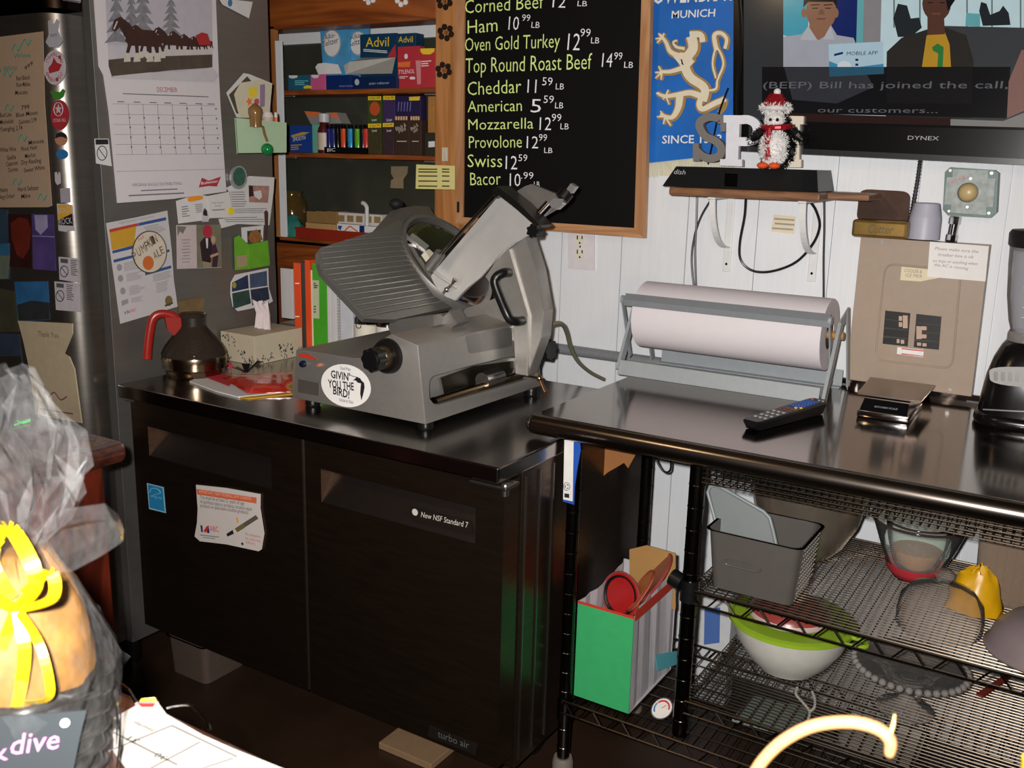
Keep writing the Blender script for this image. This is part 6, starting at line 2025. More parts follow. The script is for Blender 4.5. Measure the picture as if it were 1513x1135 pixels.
# ================================================================== WINDOW SHELVES AND WHAT IS ON THEM
YS = 1.035
s3 = lambda x, y: (400 + x / 5.043, y / 5.043)
def S3(*p): return [s3(*q) for q in p]
xl0, xr0 = PY(405, 180, YS).x - .03, PY(643, 180, YS).x + .03
zs1 = (PY(407, 135, YS).z + PY(642, 128, YS).z) / 2
zs2 = (PY(408, 226, YS).z + PY(642, 229, YS).z) / 2
for nm, z, lb in (('shelf', zs1, 'upper pine shelf across the window'), ('shelf', zs2, 'lower pine shelf across the window')):
    r = thing('window_shelf', lb, 'shelf', ((xl0 + xr0) / 2, YS + .07, z - .018), 'pine shelves across the window')
    MB().box((xl0, YS, z - .016), (xr0, 1.175, z), .002).build('shelf_board', PINE, r)
    b = MB()
    for x in (xl0 + .05, xr0 - .09):
        b.box((x, YS + .02, z - .022), (x + .06, YS + .03, z - .0165), .001)
    b.build('shelf_clip', mat('clip_metal', '9a9a98', .3, .8), r)
SH = wallp(YS + .012)
def carton(name, label, quad, z, depth, m, yoff=.012, group=None, cat='box', lift=0):
    """upright carton: pixel quad of its front face; its bottom rests on z"""
    y = YS + yoff
    P = [PY(*q, y) for q in quad]
    x0, x1 = min(p.x for p in P), max(p.x for p in P)
    zt = sum(p.z for p in sorted(P, key=lambda p: -p.z)[:2]) / 2
    r = thing(name, label, cat, ((x0 + x1) / 2, y + depth / 2, z + lift + .0005), group)
    MB().box((x0, y, z + lift + .0005), (x1, y + depth, zt), .0012).build('carton', m, r)
    return r, wallp(y), x0, x1, zt
def deco(par, name, m, pl, pts, off=.0008, f=s3):
    MB().pp(pl, [f(*q) for q in pts], off, .0006).build(name, m, par)
def letter(par, m, pl, sx, p0, p1, h, off=.0014, slant=0, f=s3):
    write(MB(), pl, sx, f(*p0), f(*p1), h, off, slant).build('carton_lettering', m, par)
WHT = mat('print_white', 'd8d8da', .6)
# upper shelf
r, pl, *_ = carton('medicine_box', 'small teal medicine carton at the left of the upper shelf', S3((130, 560), (296, 560), (296, 660), (130, 660)), zs1, .05, mat('box_teal', '1f5a72', .45))
deco(r, 'white_arc', WHT, pl, [(135, 562), (200, 562), (195, 578), (165, 586), (138, 580)])
deco(r, 'yellow_flash', YELLOW, pl, [(245, 645), (270, 635), (303, 640), (303, 660), (245, 660)])
b = MB(); rules(b, pl, [s3(*q) for q in ((180, 600), (285, 600), (285, 640), (180, 640))], 3, .001); b.build('carton_print', mat('print_teal', '6ac0c8', .6), r)
r, pl, *_ = carton('medicine_box', 'small hot pink medicine carton on the upper shelf', S3((298, 555), (410, 555), (410, 657), (298, 657)), zs1, .05, mat('box_pink', 'c85a8a', .45))
deco(r, 'white_arc', WHT, pl, [(302, 558), (360, 558), (352, 580), (325, 584), (304, 572)])
ABL = mat('box_blue', '4a94c4', .4, 0, .35, 14)
NAVY = mat('box_navy', '0f2a66', .4)
r, pl, *_ = carton('display_box', 'dark blue antacid display tray with a white torn flap', S3((412, 560), (600, 560), (600, 655), (412, 655)), zs1, .04, NAVY, .010)
b = MB(); b.pp(wallp(YS + .008), [s3(*q) for q in ((332, 500), (350, 475), (400, 468), (500, 480), (530, 550), (420, 552), (355, 555))], 0, .0015); b.build('torn_flap', WHT, r)
letter(r, mat('print_lilac', '8a8ac0', .6), pl, 'antacid tablets', (510, 648), (612, 646), 3)
for nm, q, lb in ((0, ((365, 195), (578, 185), (590, 545), (400, 545)), 'bright blue antacid header card on the left of the tray'), (1, ((582, 178), (725, 172), (722, 540), (596, 545)), 'second blue antacid header card beside the navy pain reliever box')):
    y = YS + .055 + .012 * nm
    pl = wallp(y)
    r = thing('header_card', lb, 'box', pl.pt(*s3(480 + 170 * nm, 400)), 'blue antacid header cards on the upper shelf')
    b = MB()
    P = [pl.pt(*s3(*p)) for p in q]
    for p in P[2:]: p.z = zs1 + .03
    P[2].z = P[3].z = zs1 + .001
    b.prism([P[3], P[2], P[1], P[0]], (0, -1, 0), .012)
    b.build('card', ABL, r)
    cx_ = 455 if nm == 0 else 650
    rx_, ry_ = (66, 102) if nm == 0 else (62, 90)
    b = MB(); b.pp(pl, [s3(*p) for p in circ(cx_, 322, rx_, ry_, 28)], .0006, .0005); o = b.build('white_roundel', WHT, r)
    b = MB(); b.tube([pl.pt(*s3(*p), .0008) for p in circ(cx_, 322, rx_ - 3, ry_ - 4, 28)], .0008, n=4, closed=True)
    write(b, pl, 'Alka-', s3(cx_ - 55, 300), s3(cx_ + 25, 275), 7.5, .0012, .15)
    write(b, pl, 'Seltzer', s3(cx_ - 62, 350), s3(cx_ + 50, 315), 8.5, .0012, .15)
    b.build('card_lettering', INK, o)
ADV = mat('box_deep_blue', '123a58', .35)
r, pl, x0, x1, zt = carton('display_box', 'navy pain reliever display box with yellow lettering and white flap', S3((618, 570), (938, 570), (938, 645), (618, 645)), zs1, .04, mat('box_deep_navy', '10264e', .35), .006)
pb = wallp(YS + .05)
P = [pb.pt(*s3(*q)) for q in ((665, 258), (935, 245), (940, 640), (672, 640))]
P[2].z = P[3].z = zs1 + .012
MB().prism([P[3], P[2], P[1], P[0]], (0, -1, 0), .012).build('header', ADV, r)
write(MB(), pb, 'Advil', s3(708, 350), s3(880, 345), 14, .001).build('yellow_lettering', mat('advil_yellow', 'e0c030', .5), r)
b = MB(); rules(b, pb, [s3(*q) for q in ((690, 365), (870, 378), (870, 402), (690, 388))], 2, .001, .5, 4, .1); b.build('carton_print', WHT, r)
deco(r, 'red_tip', mat('box_red', 'b0303a', .45), pb, [(870, 425), (905, 365), (928, 330), (935, 425)])
b = MB()
A = [pb.pt(*s3(*q), .002) for q in ((685, 432), (930, 430))]
Bq = [PY(*s3(*q), YS + .004) for q in ((905, 548), (560, 555), (545, 490), (590, 462))]
b.hexa([A[0], A[1], Bq[0], Bq[1], Bq[2], Bq[3]], [p + V((0, -.001, .001)) for p in (A[0], A[1], Bq[0], Bq[1], Bq[2], Bq[3])])
b.build('white_flap', mat('flap_grey', 'a8a8a4', .5), r)
b = MB(); b.pp(pl, [s3(*q) for q in circ(642, 612, 17, 24, 16)], .0012, .0005); write(b, pl, 'pain reliever', s3(735, 630), s3(885, 625), 3.5, .0012); b.build('carton_print', mat('print_pale_blue', 'a8b4c4', .6), r)
r, pl, *_ = carton('medicine_box', 'second navy pain reliever carton behind the red cartons', S3((948, 250), (1080, 245), (1080, 640), (948, 640)), zs1, .045, ADV, .068)
letter(r, mat('advil_yellow', 'e0c030', .5), pl, 'Advil', (950, 318), (1058, 315), 9)
TRD = mat('box_red', 'b0303a', .45)
r, pl, *_ = carton('medicine_box', 'red pain reliever carton on a hang card, left of two', S3((945, 345), (1108, 345), (1108, 638), (945, 638)), zs1, .03, TRD, .02, 'red pain reliever cartons')
letter(r, WHT, pl, 'TYLENOL', (950, 552), (1070, 545), 6, slant=.15)
b = MB(); b.pp(pl, [s3(*q) for q in circ(1008, 420, 13, 20, 14)], .0012, .0005); b.pp(pl, [s3(*q) for q in rrect([(1035, 572), (1076, 572), (1076, 592), (1035, 592)], .35, 3)], .0012, .0005); rules(b, pl, [s3(*q) for q in ((955, 570), (1025, 568), (1025, 590), (955, 590))], 2, .001); b.build('carton_print', WHT, r)
deco(r, 'orange_panel', mat('box_orange', 'd8703a', .5), pl, [(948, 465), (1040, 458), (1035, 500), (948, 500)])
r, pl, *_ = carton('medicine_box', 'red pain reliever carton with a yellow flash beside the casing', S3((1112, 360), (1226, 360), (1226, 632), (1112, 632)), zs1, .03, TRD, .018, 'red pain reliever cartons')
deco(r, 'yellow_flash', YELLOW, pl, [(1115, 362), (1220, 360), (1218, 385), (1190, 405), (1135, 405), (1115, 385)])
b = MB(); b.pp(pl, [s3(*q) for q in ((1080, 450), (1118, 450), (1118, 628), (1092, 628))], .0014, .0006); b.build('clear_tube', mat('tube_pink', 'c8848a', .3), r)
b = MB(); rules(b, pl, [s3(*q) for q in ((1122, 455), (1200, 450), (1200, 500), (1122, 505))], 3, .001); b.build('carton_print', WHT, r)
# lower shelf
r, pl, *_ = carton('medicine_box', 'royal blue stomach remedy carton on the lower shelf', S3((145, 938), (305, 930), (305, 1135), (145, 1135)), zs2, .06, mat('box_royal', '1c3f8a', .4))
deco(r, 'gold_arc', mat('gold_print', 'b89a4a', .5), pl, [(150, 1010), (230, 985), (290, 985), (250, 1005), (160, 1025)])
letter(r, WHT, pl, 'SMOOTH', (165, 1055), (258, 1040), 6, slant=.2)
b = MB(); rules(b, pl, [s3(*q) for q in ((150, 1080), (235, 1075), (235, 1120), (150, 1125))], 3, .001); b.build('carton_print', mat('gold_print', 'b89a4a', .5), r)
r, pl, *_ = carton('medicine_box', 'narrow mint green carton between blue carton and bottle', S3((312, 925), (362, 925), (362, 1135), (312, 1135)), zs2, .06, mat('box_mint', '6aa890', .45))
r = thing('tilted_carton', 'orange and grey carton lying tilted on top of the blue carton', 'box', PY(*s3(390, 900), YS + .09))
pl = wallp(YS + .085)
b = MB().pp(pl, [s3(*q) for q in ((250, 828), (365, 840), (490, 838), (530, 920), (300, 925))], 0, .05)
b.build('carton', mat('box_grey', '8e8a88', .5), r)
deco(r, 'orange_panel', mat('box_orange', 'd8703a', .5), pl, [(250, 828), (365, 836), (362, 870), (270, 865)])
deco(r, 'orange_panel', mat('box_orange', 'd8703a', .5), pl, [(440, 840), (488, 840), (512, 880), (450, 872)])
bc_ = PY(*s3(402, 1130), YS + .03); bc_.z = zs2 + .0005
kx = (PY(*s3(440, 1000), YS + .03) - PY(*s3(364, 1000), YS + .03)).length / 2
r = thing('syrup_bottle', 'small red bottle with a white cap on the lower shelf', 'bottle', bc_)
zt = PY(*s3(402, 840), YS + .03).z - zs2
MB().lathe([(0, 0), (kx, 0), (kx, zt * .55), (kx * .7, zt * .72), (kx * .6, zt * .78), (0, zt * .78)], bc_, n=24).build('bottle_body', mat('syrup_red', '4a1a1c', .2), r, smooth=40)
MB().lathe([(0, zt * .76), (kx * .85, zt * .76), (kx * .85, zt * .97), (0, zt)], bc_, n=24).build('cap', mat('cap_white', 'b8b8ba', .4), r, smooth=40)
MB().lathe([(kx * 1.01, zt * .08), (kx * 1.01, zt * .5)], bc_, n=24).build('wrap_label', mat('label_cream', 'c8b8a8', .5), r, smooth=40)
# lighters in their tray
yt = YS + .008
tr = thing('lighter_tray', 'black counter tray of lighters on the lower shelf', 'tray', PY(*s3(560, 1135), yt + .02))
x0, x1 = PY(*s3(398, 1100), yt).x, PY(*s3(722, 1100), yt).x
zt = PY(*s3(560, 1098), yt).z
b = MB()
b.box((x0, yt, zs2 + .0005), (x1, yt + .002, zt))
b.box((x0, yt + .026, zs2 + .0005), (x1, yt + .028, zt + .02))
b.box((x0, yt, zs2 + .0005), (x1, yt + .028, zs2 + .002))
b.box((x0, yt, zs2 + .0005), (x0 + .002, yt + .028, zt)); b.box((x1 - .002, yt, zs2 + .0005), (x1, yt + .028, zt))
b.build('tray_body', BLACK, tr)
write(MB(), wallp(yt), 'BIC', s3(420, 1130), s3(480, 1128), 5, .001, .15).build('tray_lettering', WHT, tr)
def lighter(x, col, cname, label):
    c = PY(*s3(x, 1000), yt + .014); c.z = zs2 + .0025
    zt_ = PY(*s3(x, 930), yt + .014).z - c.z
    r = thing('lighter', label, 'lighter', c, 'disposable lighters in the black tray')
    MB().lathe([(0, 0), (.0095, 0), (.0100, .004), (.0100, zt_ * .84), (.0092, zt_ * .86), (0, zt_ * .86)], c, n=16, sy=.6).build('lighter_body', mat('lighter_' + cname, col, .15), r, smooth=40)
    MB().box((c.x - .008, c.y - .005, c.z + zt_ * .86), (c.x + .008, c.y + .005, c.z + zt_), .001).build('metal_hood', mat('hood_metal', '8a8a8e', .25, 1), r)
for x, col, nm, lb in ((430, '1c2470', 'navy', 'navy blue lighter, leftmost in the tray'), (464, '28306a', 'indigo', 'indigo lighter, second from the left in tray'), (494, '121214', 'black', 'black lighter between the indigo and orange ones'), (540, 'd0502c', 'orange', 'orange red lighter in the middle of the tray'), (592, '2a8ec4', 'blue', 'sky blue lighter in the tray'), (644, '5aa42a', 'green', 'bright green lighter in the tray'), (680, '1a1a1e', 'dark', 'dark lighter between green and red ones'), (707, 'c03a34', 'red', 'red lighter, rightmost in the tray')):
    lighter(x, col, nm, lb)
BRN = mat('box_brown', '3a2a22', .45)
def cig(q, yoff, m, lb, band=None, deco_=None, name='cigar_carton'):
    r, pl, *_ = carton(name, lb, S3(*q), zs2, .03, m, yoff)
    (x0, y0), (x1, y1) = q[0], q[1]
    if band:
        deco(r, 'yellow_band', YELLOW, pl, [(x0, y0 + 2), (x1, y1 + 2), (x1, y1 + 32), (x0, y0 + 32)])
        letter(r, INK, pl, band, (x0 + 12, y0 + 27), (x1 - 10, y1 + 25), 3.4)
    return r, pl
r, pl = cig(((725, 715), (822, 715), (822, 1100), (725, 1100)), .05, mat('cigar_green', '3a4a24', .5), 'cigar pouch with an orange fruit picture, back row left', '2 for 99')
deco(r, 'orange_fruit', mat('fruit_orange', 'b8502c', .5), pl, circ(775, 810, 38, 52, 16))
letter(r, WHT, pl, 'Sweet', (752, 905), (790, 900), 4)
r, pl = cig(((838, 712), (925, 712), (925, 1100), (838, 1100)), .05, mat('cigar_purple', '3c2c58', .5), 'purple cigar pouch in the back row, middle', '2 for 99')
letter(r, WHT, pl, 'Grape', (862, 905), (905, 900), 4)
r, pl = cig(((930, 715), (1115, 712), (1115, 1100), (930, 1100)), .05, mat('cigar_violet', '241c44', .5), 'dark violet striped cigar pouch in the back row, right')
for i in range(5):
    deco(r, 'stripe', mat('stripe_lilac', '6a64a8', .5), pl, [(950 + 22 * i, 760), (958 + 22 * i, 758), (952 + 22 * i, 830), (946 + 22 * i, 830)])
deco(r, 'yellow_band', YELLOW, pl, [(1030, 722), (1112, 718), (1108, 748), (1032, 750)])
r, pl = cig(((725, 920), (822, 918), (822, 1132), (725, 1132)), .012, mat('cigar_olive', '3e3a22', .5, 0, .3, 60), 'olive cigar pouch in the front row beside the lighters', '2 for 99')
letter(r, WHT, pl, 'Sweet', (755, 985), (792, 980), 4)
r, pl = cig(((835, 915), (916, 913), (916, 1132), (835, 1132)), .012, mat('cigar_plum', '3a2a30', .5, 0, .3, 60), 'plum brown cigar pouch in front row, second from lighters', '2 for 99')
letter(r, WHT, pl, 'Sweet', (865, 985), (900, 980), 4)
for i, (xa_, xb_) in enumerate(((920, 1032), (1034, 1122))):
    r, pl, *_ = carton('cigar_box', ('brown cigar box with slanted lettering, left of the pair', 'brown cigar box with slanted lettering, right of the pair')[i], S3((xa_, 897), (xb_, 893), (xb_, 1134), (xa_, 1134)), zs2, .03, BRN, .012, 'brown cigar boxes on the lower shelf')
    b = MB()
    write(b, pl, 'Black &', s3(xa_ + 15, 975), s3(xb_ - 22, 940), 6, .001)
    write(b, pl, 'Mild', s3(xa_ + 38, 995), s3(xb_ - 25, 968), 6, .001)
    b.pp(pl, [s3(*q) for q in ((xa_ + 20, 1050), (xb_ - 20, 1050), (xb_ - 20, 1056), (xa_ + 20, 1056))], .001, .0004)
    b.build('carton_lettering', mat('cigar_cream', 'c4b8a8', .6), r)
    n = 5 - i
    b = MB()
    for k in range(n):
        t = PY(*s3(xa_ + 12 + (xb_ - xa_ - 16) * (k + .5) / n - 4, 895), YS + .03)
        b.cyl((t.x, YS + .028, t.z - .005), (t.x, YS + .028, t.z + .012), .0036, n=8)
    b.build('cigar_tips', mat('cigar_tip', 'c4a070', .5), r)
r, pl, *_ = carton('cork_tile', 'tan cork tile standing at the right end of the lower shelf', S3((1172, 720), (1235, 715), (1235, 850), (1172, 850)), zs2, .01, mat('cork_tan', 'a8743c', .8, 0, .15, 80), .075, None, 'tile')
r, pl, *_ = carton('dark_carton', 'dark carton with a white barcode at right end of lower shelf', S3((1150, 990), (1232, 985), (1232, 1134), (1150, 1134)), zs2, .03, mat('carton_olive', '2a2a20', .5), .02)
deco(r, 'barcode', WHT, pl, [(1175, 1055), (1222, 1052), (1222, 1095), (1175, 1098)])
# window sill
s4 = lambda x, y: (400 + x / 3.602, 200 + y / 3.602)
def S4(*p): return [s4(*q) for q in p]
zw = wb + .0125
ysl = 1.03
r = thing('amber_vase', 'round amber glass vase at the left end of the sill', 'vase', PY(*s4(115, 410), 1.12))
cc = PY(*s4(115, 420), 1.12); cc.z = zw
k_ = (PY(*s4(180, 340), 1.12) - PY(*s4(50, 340), 1.12)).length / 2
MB().lathe([(0, 0), (k_ * .5, 0), (k_ * .9, k_ * .6), (k_, k_ * 1.2), (k_ * .85, k_ * 1.9), (k_ * .6, k_ * 2.3), (k_ * .66, k_ * 2.5)], cc, n=28).build('vase_body', mat('amber_glass', '4a3a1c', .1, 0, .2), r, smooth=60)
r = thing('teal_cloth', 'crumpled teal plastic wrap at the left end of the sill', 'cloth', PY(*s4(115, 530), 1.04))
b = MB()
rr = random.Random(11)
cc = PY(*s4(112, 500), 1.045); cc.z = zw
n_, m_ = 20, 8
rings_ = []
for j in range(m_ + 1):
    ph = math.pi / 2 * j / m_
    rings_.append([b.bm.verts.new(cc + V((.062 * math.cos(ph) * math.cos(t) * rr.uniform(.8, 1.1), .035 * math.cos(ph) * math.sin(t) * rr.uniform(.8, 1.05), .075 * math.sin(ph) * rr.uniform(.85, 1.1)))) for t in [2 * math.pi * k / n_ for k in range(n_)]])
for a_, c_ in zip(rings_, rings_[1:]):
    for k in range(n_):
        b.face([a_[k], a_[(k + 1) % n_], c_[(k + 1) % n_], c_[k]])
b.face(rings_[0][::-1])
b.build('wrap', mat('teal_plastic', '2f6f66', .3, 0, .25, 30), r, smooth=60)
rt = thing('red_tray', 'red wooden tray holding small boxes on the window sill', 'tray', PY(*s4(330, 575), 1.0))
yq = .995
a, c_ = PY(*s4(140, 570), yq), PY(*s4(620, 570), yq)
zt_ = PY(*s4(330, 503), yq).z
TRY = mat('tray_red', '8e2a1a', .4)
b = MB()
b.hexa([V((a.x + .01, yq, zw)), V((c_.x, yq, zw)), V((c_.x, yq + .004, zw)), V((a.x + .01, yq + .004, zw))], [V((a.x - .004, yq - .008, zt_)), V((c_.x, yq - .008, zt_)), V((c_.x, yq - .004, zt_)), V((a.x - .004, yq - .004, zt_))])
b.box((a.x + .005, yq, zw), (c_.x, yq + .13, zw + .004))
b.box((a.x - .002, yq - .004, zw), (a.x + .006, yq + .13, zt_))
b.box((a.x, yq + .126, zw), (c_.x, yq + .13, zt_))
b.build('tray_body', TRY, rt)
zin = zw + .0045
def sill(name, label, q, m, y, d=.05, grp=None, cat='box'):
    P = [PY(*s4(*p), y) for p in q]
    x0, x1 = min(p.x for p in P), max(p.x for p in P)
    zt_ = max(p.z for p in P)
    r = thing(name, label, cat, ((x0 + x1) / 2, y + d / 2, zin), grp)
    MB().box((x0, y, zin), (x1, y + d, zt_), .001).build('carton', m, r)
    return r, wallp(y)
for i, (xa_, xb_) in enumerate(((192, 238), (240, 298), (300, 350))):
    sill('tan_box', ('tan box in the red tray, left of three', 'tan box in the red tray, middle of three', 'tan box in the red tray, right of three')[i], ((xa_, 408), (xb_, 406), (xb_, 500), (xa_, 500)), mat('tan_card', '8a6a40', .6), 1.05, .06, 'tan boxes in the red tray')
sill('wood_block', 'pale wooden block in front of the tan boxes', ((186, 470), (338, 475), (338, 505), (186, 505)), mat('pale_block', 'b08a5a', .6), 1.01, .03, None, 'block')
r, pl = sill('slotted_carton', 'white carton with a row of tan windows in the red tray', ((350, 412), (592, 424), (592, 520), (350, 520)), mat('white_card', 'c8c4c2', .5), 1.06, .055)
for i in range(5):
    deco(r, 'window', mat('window_tan', '8a7448', .5), pl, [(358 + 48 * i, 424 + 2 * i), (392 + 48 * i, 426 + 2 * i), (392 + 48 * i, 460 + 2 * i), (358 + 48 * i, 458 + 2 * i)], .0008, s4)
r, pl = sill('logo_carton', 'white carton with a blue and orange swirl logo in the red tray', ((354, 474), (468, 478), (468, 520), (354, 520)), WHT, 1.02, .03)
b = MB(); b.tube(spline([pl.pt(*s4(*p), .001) for p in ((395, 510), (420, 485), (445, 500), (462, 512))], 4), .0025, n=5); b.build('orange_swirl', ORANGE, r)
deco(r, 'blue_patch', BLUE, pl, [(358, 480), (380, 482), (372, 505), (358, 498)], .0008, s4)
r, pl = sill('navy_carton', 'small navy carton beside the swirl logo carton', ((472, 482), (494, 483), (494, 520), (472, 520)), NAVY, 1.02, .03)
r, pl = sill('white_carton', 'small white carton at the right of the red tray', ((498, 485), (560, 487), (560, 520), (498, 520)), WHT, 1.02, .03)
r = thing('white_hook', 'white plastic pipe elbow standing in the red tray', 'pipe fitting', PY(*s4(512, 420), 1.075))
P = [PY(*s4(*p), 1.045) for p in ((512, 500), (512, 410), (512, 385), (500, 365), (488, 360))]
P[0].z = zin
MB().tube(spline(P, 4), .0075, n=10).build('elbow', mat('white_plastic', 'c4c2c4', .35), r, smooth=60)

gp_ = wallp(gy + .004)  # a reflection in the pane, painted as a flat tan shape
r = thing('painted_reflection', 'tan goblet-shaped reflection painted on the window glass', 'reflection', gp_.pt(588, 262))
MB().pp(gp_, [s4(*q) for q in ((640, 165), (730, 165), (726, 205), (708, 230), (705, 240), (706, 283), (636, 280), (640, 240), (655, 230), (640, 205))], .001, .001).build('sheet', mat('reflection_tan', '8a7a5e', .7, 0, .1), r)
# ================================================================== UNDER THE TABLE
ZM, ZL, ZU = .6045, .3375, .2425
LP_ = lambda n: None
# big steel bowl with a dark pan nested in it
c = V((.470, .645, ZM))
r = thing('mixing_bowl', 'large steel mixing bowl behind the grey bin on the wire rack', 'bowl', c)
MB().lathe([(0, 0), (.066, 0), (.090, .025), (.118, .08), (.133, .14), (.141, .190), (.144, .191), (.1385, .190), (.130, .14), (.114, .08), (.085, .028), (.061, .004), (0, .004)], c, n=56).build('bowl_body', mat('bowl_steel', 'a89c8a', .26, .82, .08), r, smooth=40)
bp_ = Plane(c + V((.034, -.139, .135)), (.24, -.95, -.2))
write(MB(), bp_, '1200', (1167, 779), (1189, 783), 6, .004).build('volume_mark', mat('etched_mark', 'c8c4bc', .5), r)
c2_ = c + V((-.02, -.005, .1915))
r = thing('dark_pan', 'shallow dark steel pan upturned on the mixing bowl', 'pan', c2_)
MB().lathe([(.139, 0), (.137, .005), (.12, .03), (.11, .038), (.09, .044), (0, .046), (0, .042), (.112, .028), (.134, 0), (.139, 0)], c2_ + V((0, 0, 0)), n=56).build('pan_body', mat('dark_pan_steel', '3a3836', .25, 1, .08), r, smooth=40)
# grey bin with its lid standing in it
bA, bB = PZ(1026, 876, ZM), PZ(1169, 898, ZM)
x0, x1, y0 = .357, .535, .318
r = thing('storage_bin', 'grey translucent plastic bin on the middle wire shelf', 'bin', ((x0 + x1) / 2, .38, ZM))
GP_ = mat('grey_bin_plastic', '4e4a47', .35, 0, .04)
def taper(b, x0, x1, y0, y1, z0, z1, t, rad=.02, n=5, inset=0):
    def ring(e, z):
        P = []
        for cx_, cy_, a0 in ((x1 + e - rad, y1 + e - rad, 0), (x0 - e + rad, y1 + e - rad, 90), (x0 - e + rad, y0 - e + rad, 180), (x1 + e - rad, y0 - e + rad, 270)):
            for k in range(n + 1):
                a = math.radians(a0 + 90 * k / n)
                P.append(V((cx_ + rad * math.cos(a), cy_ + rad * math.sin(a), z)))
        return [b.bm.verts.new(p) for p in P]
    R_ = [ring(0, z0), ring(t, z1), ring(t + .006, z1), ring(t + .006, z1 - .004), ring(t + .0005, z1 - .006) if False else ring(t - .003, z1), ring(-.003, z0 + .004)]
    seq = [R_[0], R_[1], R_[2], R_[4], R_[5]]
    for a_, c_ in zip(seq, seq[1:]):
        for k in range(len(a_)):
            b.face([a_[k], a_[(k + 1) % len(a_)], c_[(k + 1) % len(a_)], c_[k]])
    b.face(seq[0][::-1]); b.face(seq[-1])
b = MB()
taper(b, x0, x1, y0, y0 + .15, ZM, ZM + .135, .012)
bo = b.build('bin_body', GP_, r, smooth=50)
fpn = Plane((x0, y0, ZM), (0, -1, -.085))
b = MB(); b.tube([fpn.pt(*p, .0015) for p in rrect([(1072, 826), (1124, 838), (1123, 846), (1071, 834)], .3, 4)], .002, n=6, closed=True)
b.build('grip_ridge', GP_, bo, smooth=60)
sdp = Plane((x1 + .006, y0, ZM + .07), (1, 0, -.085))
b = MB()
for i in range(10):
    for j in range(9):
        p = sdp.uv(.03 + .013 * i, -.05 + .0125 * j, .001)
        b.box((p.x - .0015, p.y - .003, p.z - .0012), (p.x + .001, p.y + .003, p.z + .0012))
b.build('side_ribs', mat('bin_rib', '8a8682', .3), bo)
r = thing('bin_lid', 'pale grey plastic lid standing slanted inside the grey bin', 'lid', (.42, .36, ZM + .005))
lp = Plane((.44, .385, ZM + .08), (.15, -.93, .2))
lq = [(1046, 727), (1049, 719), (1058, 717), (1067, 721), (1128, 756), (1137, 765), (1142, 783), (1151, 825), (1148, 850), (1085, 846), (1062, 790)]
MB().pp(lp, lq, 0, .004).build('lid_panel', mat('lid_grey', '5e6464', .4, 0, .04), r)
b = MB(); b.tube([lp.pt(*p, .001) for p in lq], .0045, n=8, closed=True)
b.build('lid_rim', mat('lid_rim_grey', '747c7e', .4), r, smooth=60)
# nested glass bowls with a red base
c = V((.722, .64, ZM))
r = thing('glass_bowl', 'clear glass bowl with a red silicone base on wire rack', 'bowl', c)
GL = glass('clear_glass', 'fafcfa', .02, 1.05, .05)
k_ = .105
MB().lathe([(.044, .002), (.062, .03), (.08, .075), (.098, .125), (.103, .135), (.105, .137), (.101, .135), (.078, .075), (.060, .031), (.04, .006), (0, .005)], c, n=48).build('bowl_body', GL, r, smooth=60)
MB().tube([c + V((.103 * math.cos(t), .103 * math.sin(t), .136)) for t in [2 * math.pi * i / 40 for i in range(40)]], .0028, n=8, closed=True).build('bowl_rim', mat('rim_glass_brown', '3a2c28', .1, 0, .1), r, smooth=60)
MB().lathe([(0, 0), (.046, 0), (.060, .018), (.0665, .034), (.0655, .034), (.058, .018), (.0, .004)], c, n=40).build('silicone_base', mat('red_silicone', 'b03038', .5), r, smooth=60)
r = thing('glass_bowl', 'smaller glass bowl with amber syrup nested in larger bowl', 'bowl', c + V((0, 0, .012)))
ci = c + V((0, .004, .0125))
MB().lathe([(0, 0), (.034, 0), (.05, .022), (.064, .07), (.074, .118), (.076, .121), (.072, .118), (.062, .07), (.047, .024), (.03, .004), (0, .004)], ci, n=44).build('bowl_body', GL, r, smooth=60)
MB().lathe([(0, .006), (.029, .006), (.045, .028), (.0535, .052), (0, .052)], ci, n=36).build('syrup', mat('amber_syrup', 'a8641c', .15, 0, .1), r, smooth=40)
MB().tube([ci + V((.0745 * math.cos(t), .0745 * math.sin(t), .12)) for t in [2 * math.pi * i / 40 for i in range(40)]], .0024, n=8, closed=True).build('bowl_rim', mat('rim_glass_brown', '3a2c28', .1), r, smooth=60)
# glass cake dome
c = V((.812, .40, ZM))
r = thing('cake_dome', 'clear glass cake dome with a knob on the wire rack', 'dome', c)
MB().lathe([(.080, 0), (.082, .003), (.082, .03), (.077, .06), (.06, .082), (.03, .092), (.012, .094), (.010, .098), (.018, .106), (.019, .116), (.012, .124), (0, .126)], c, n=48).build('dome_body', glass('dome_glass', 'f2eeea', .02, 1.05, .07), r, smooth=60)
# yellow bag
c = V((.862, .528, ZM))
r = thing('yellow_bag', 'crumpled yellow plastic bag behind the glass cake dome', 'bag', c)
b = MB(); rr = random.Random(8)
rg = []
for j in range(9):
    ph = math.pi / 2 * j / 8
    rg.append([b.bm.verts.new(c + V((.055 * math.cos(ph) * math.cos(t) * rr.uniform(.85, 1.1), .038 * math.cos(ph) * math.sin(t) * rr.uniform(.8, 1.1), .10 * math.sin(ph) * rr.uniform(.85, 1.1)))) for t in [2 * math.pi * q / 22 for q in range(22)]])
for a_, c_ in zip(rg, rg[1:]):
    for q in range(22):
        b.face([a_[q], a_[(q + 1) % 22], c_[(q + 1) % 22], c_[q]])
b.face(rg[0][::-1])
b.build('bag_body', mat('yellow_bag_plastic', 'c8960e', .35, 0, .15, 30), r, smooth=70)
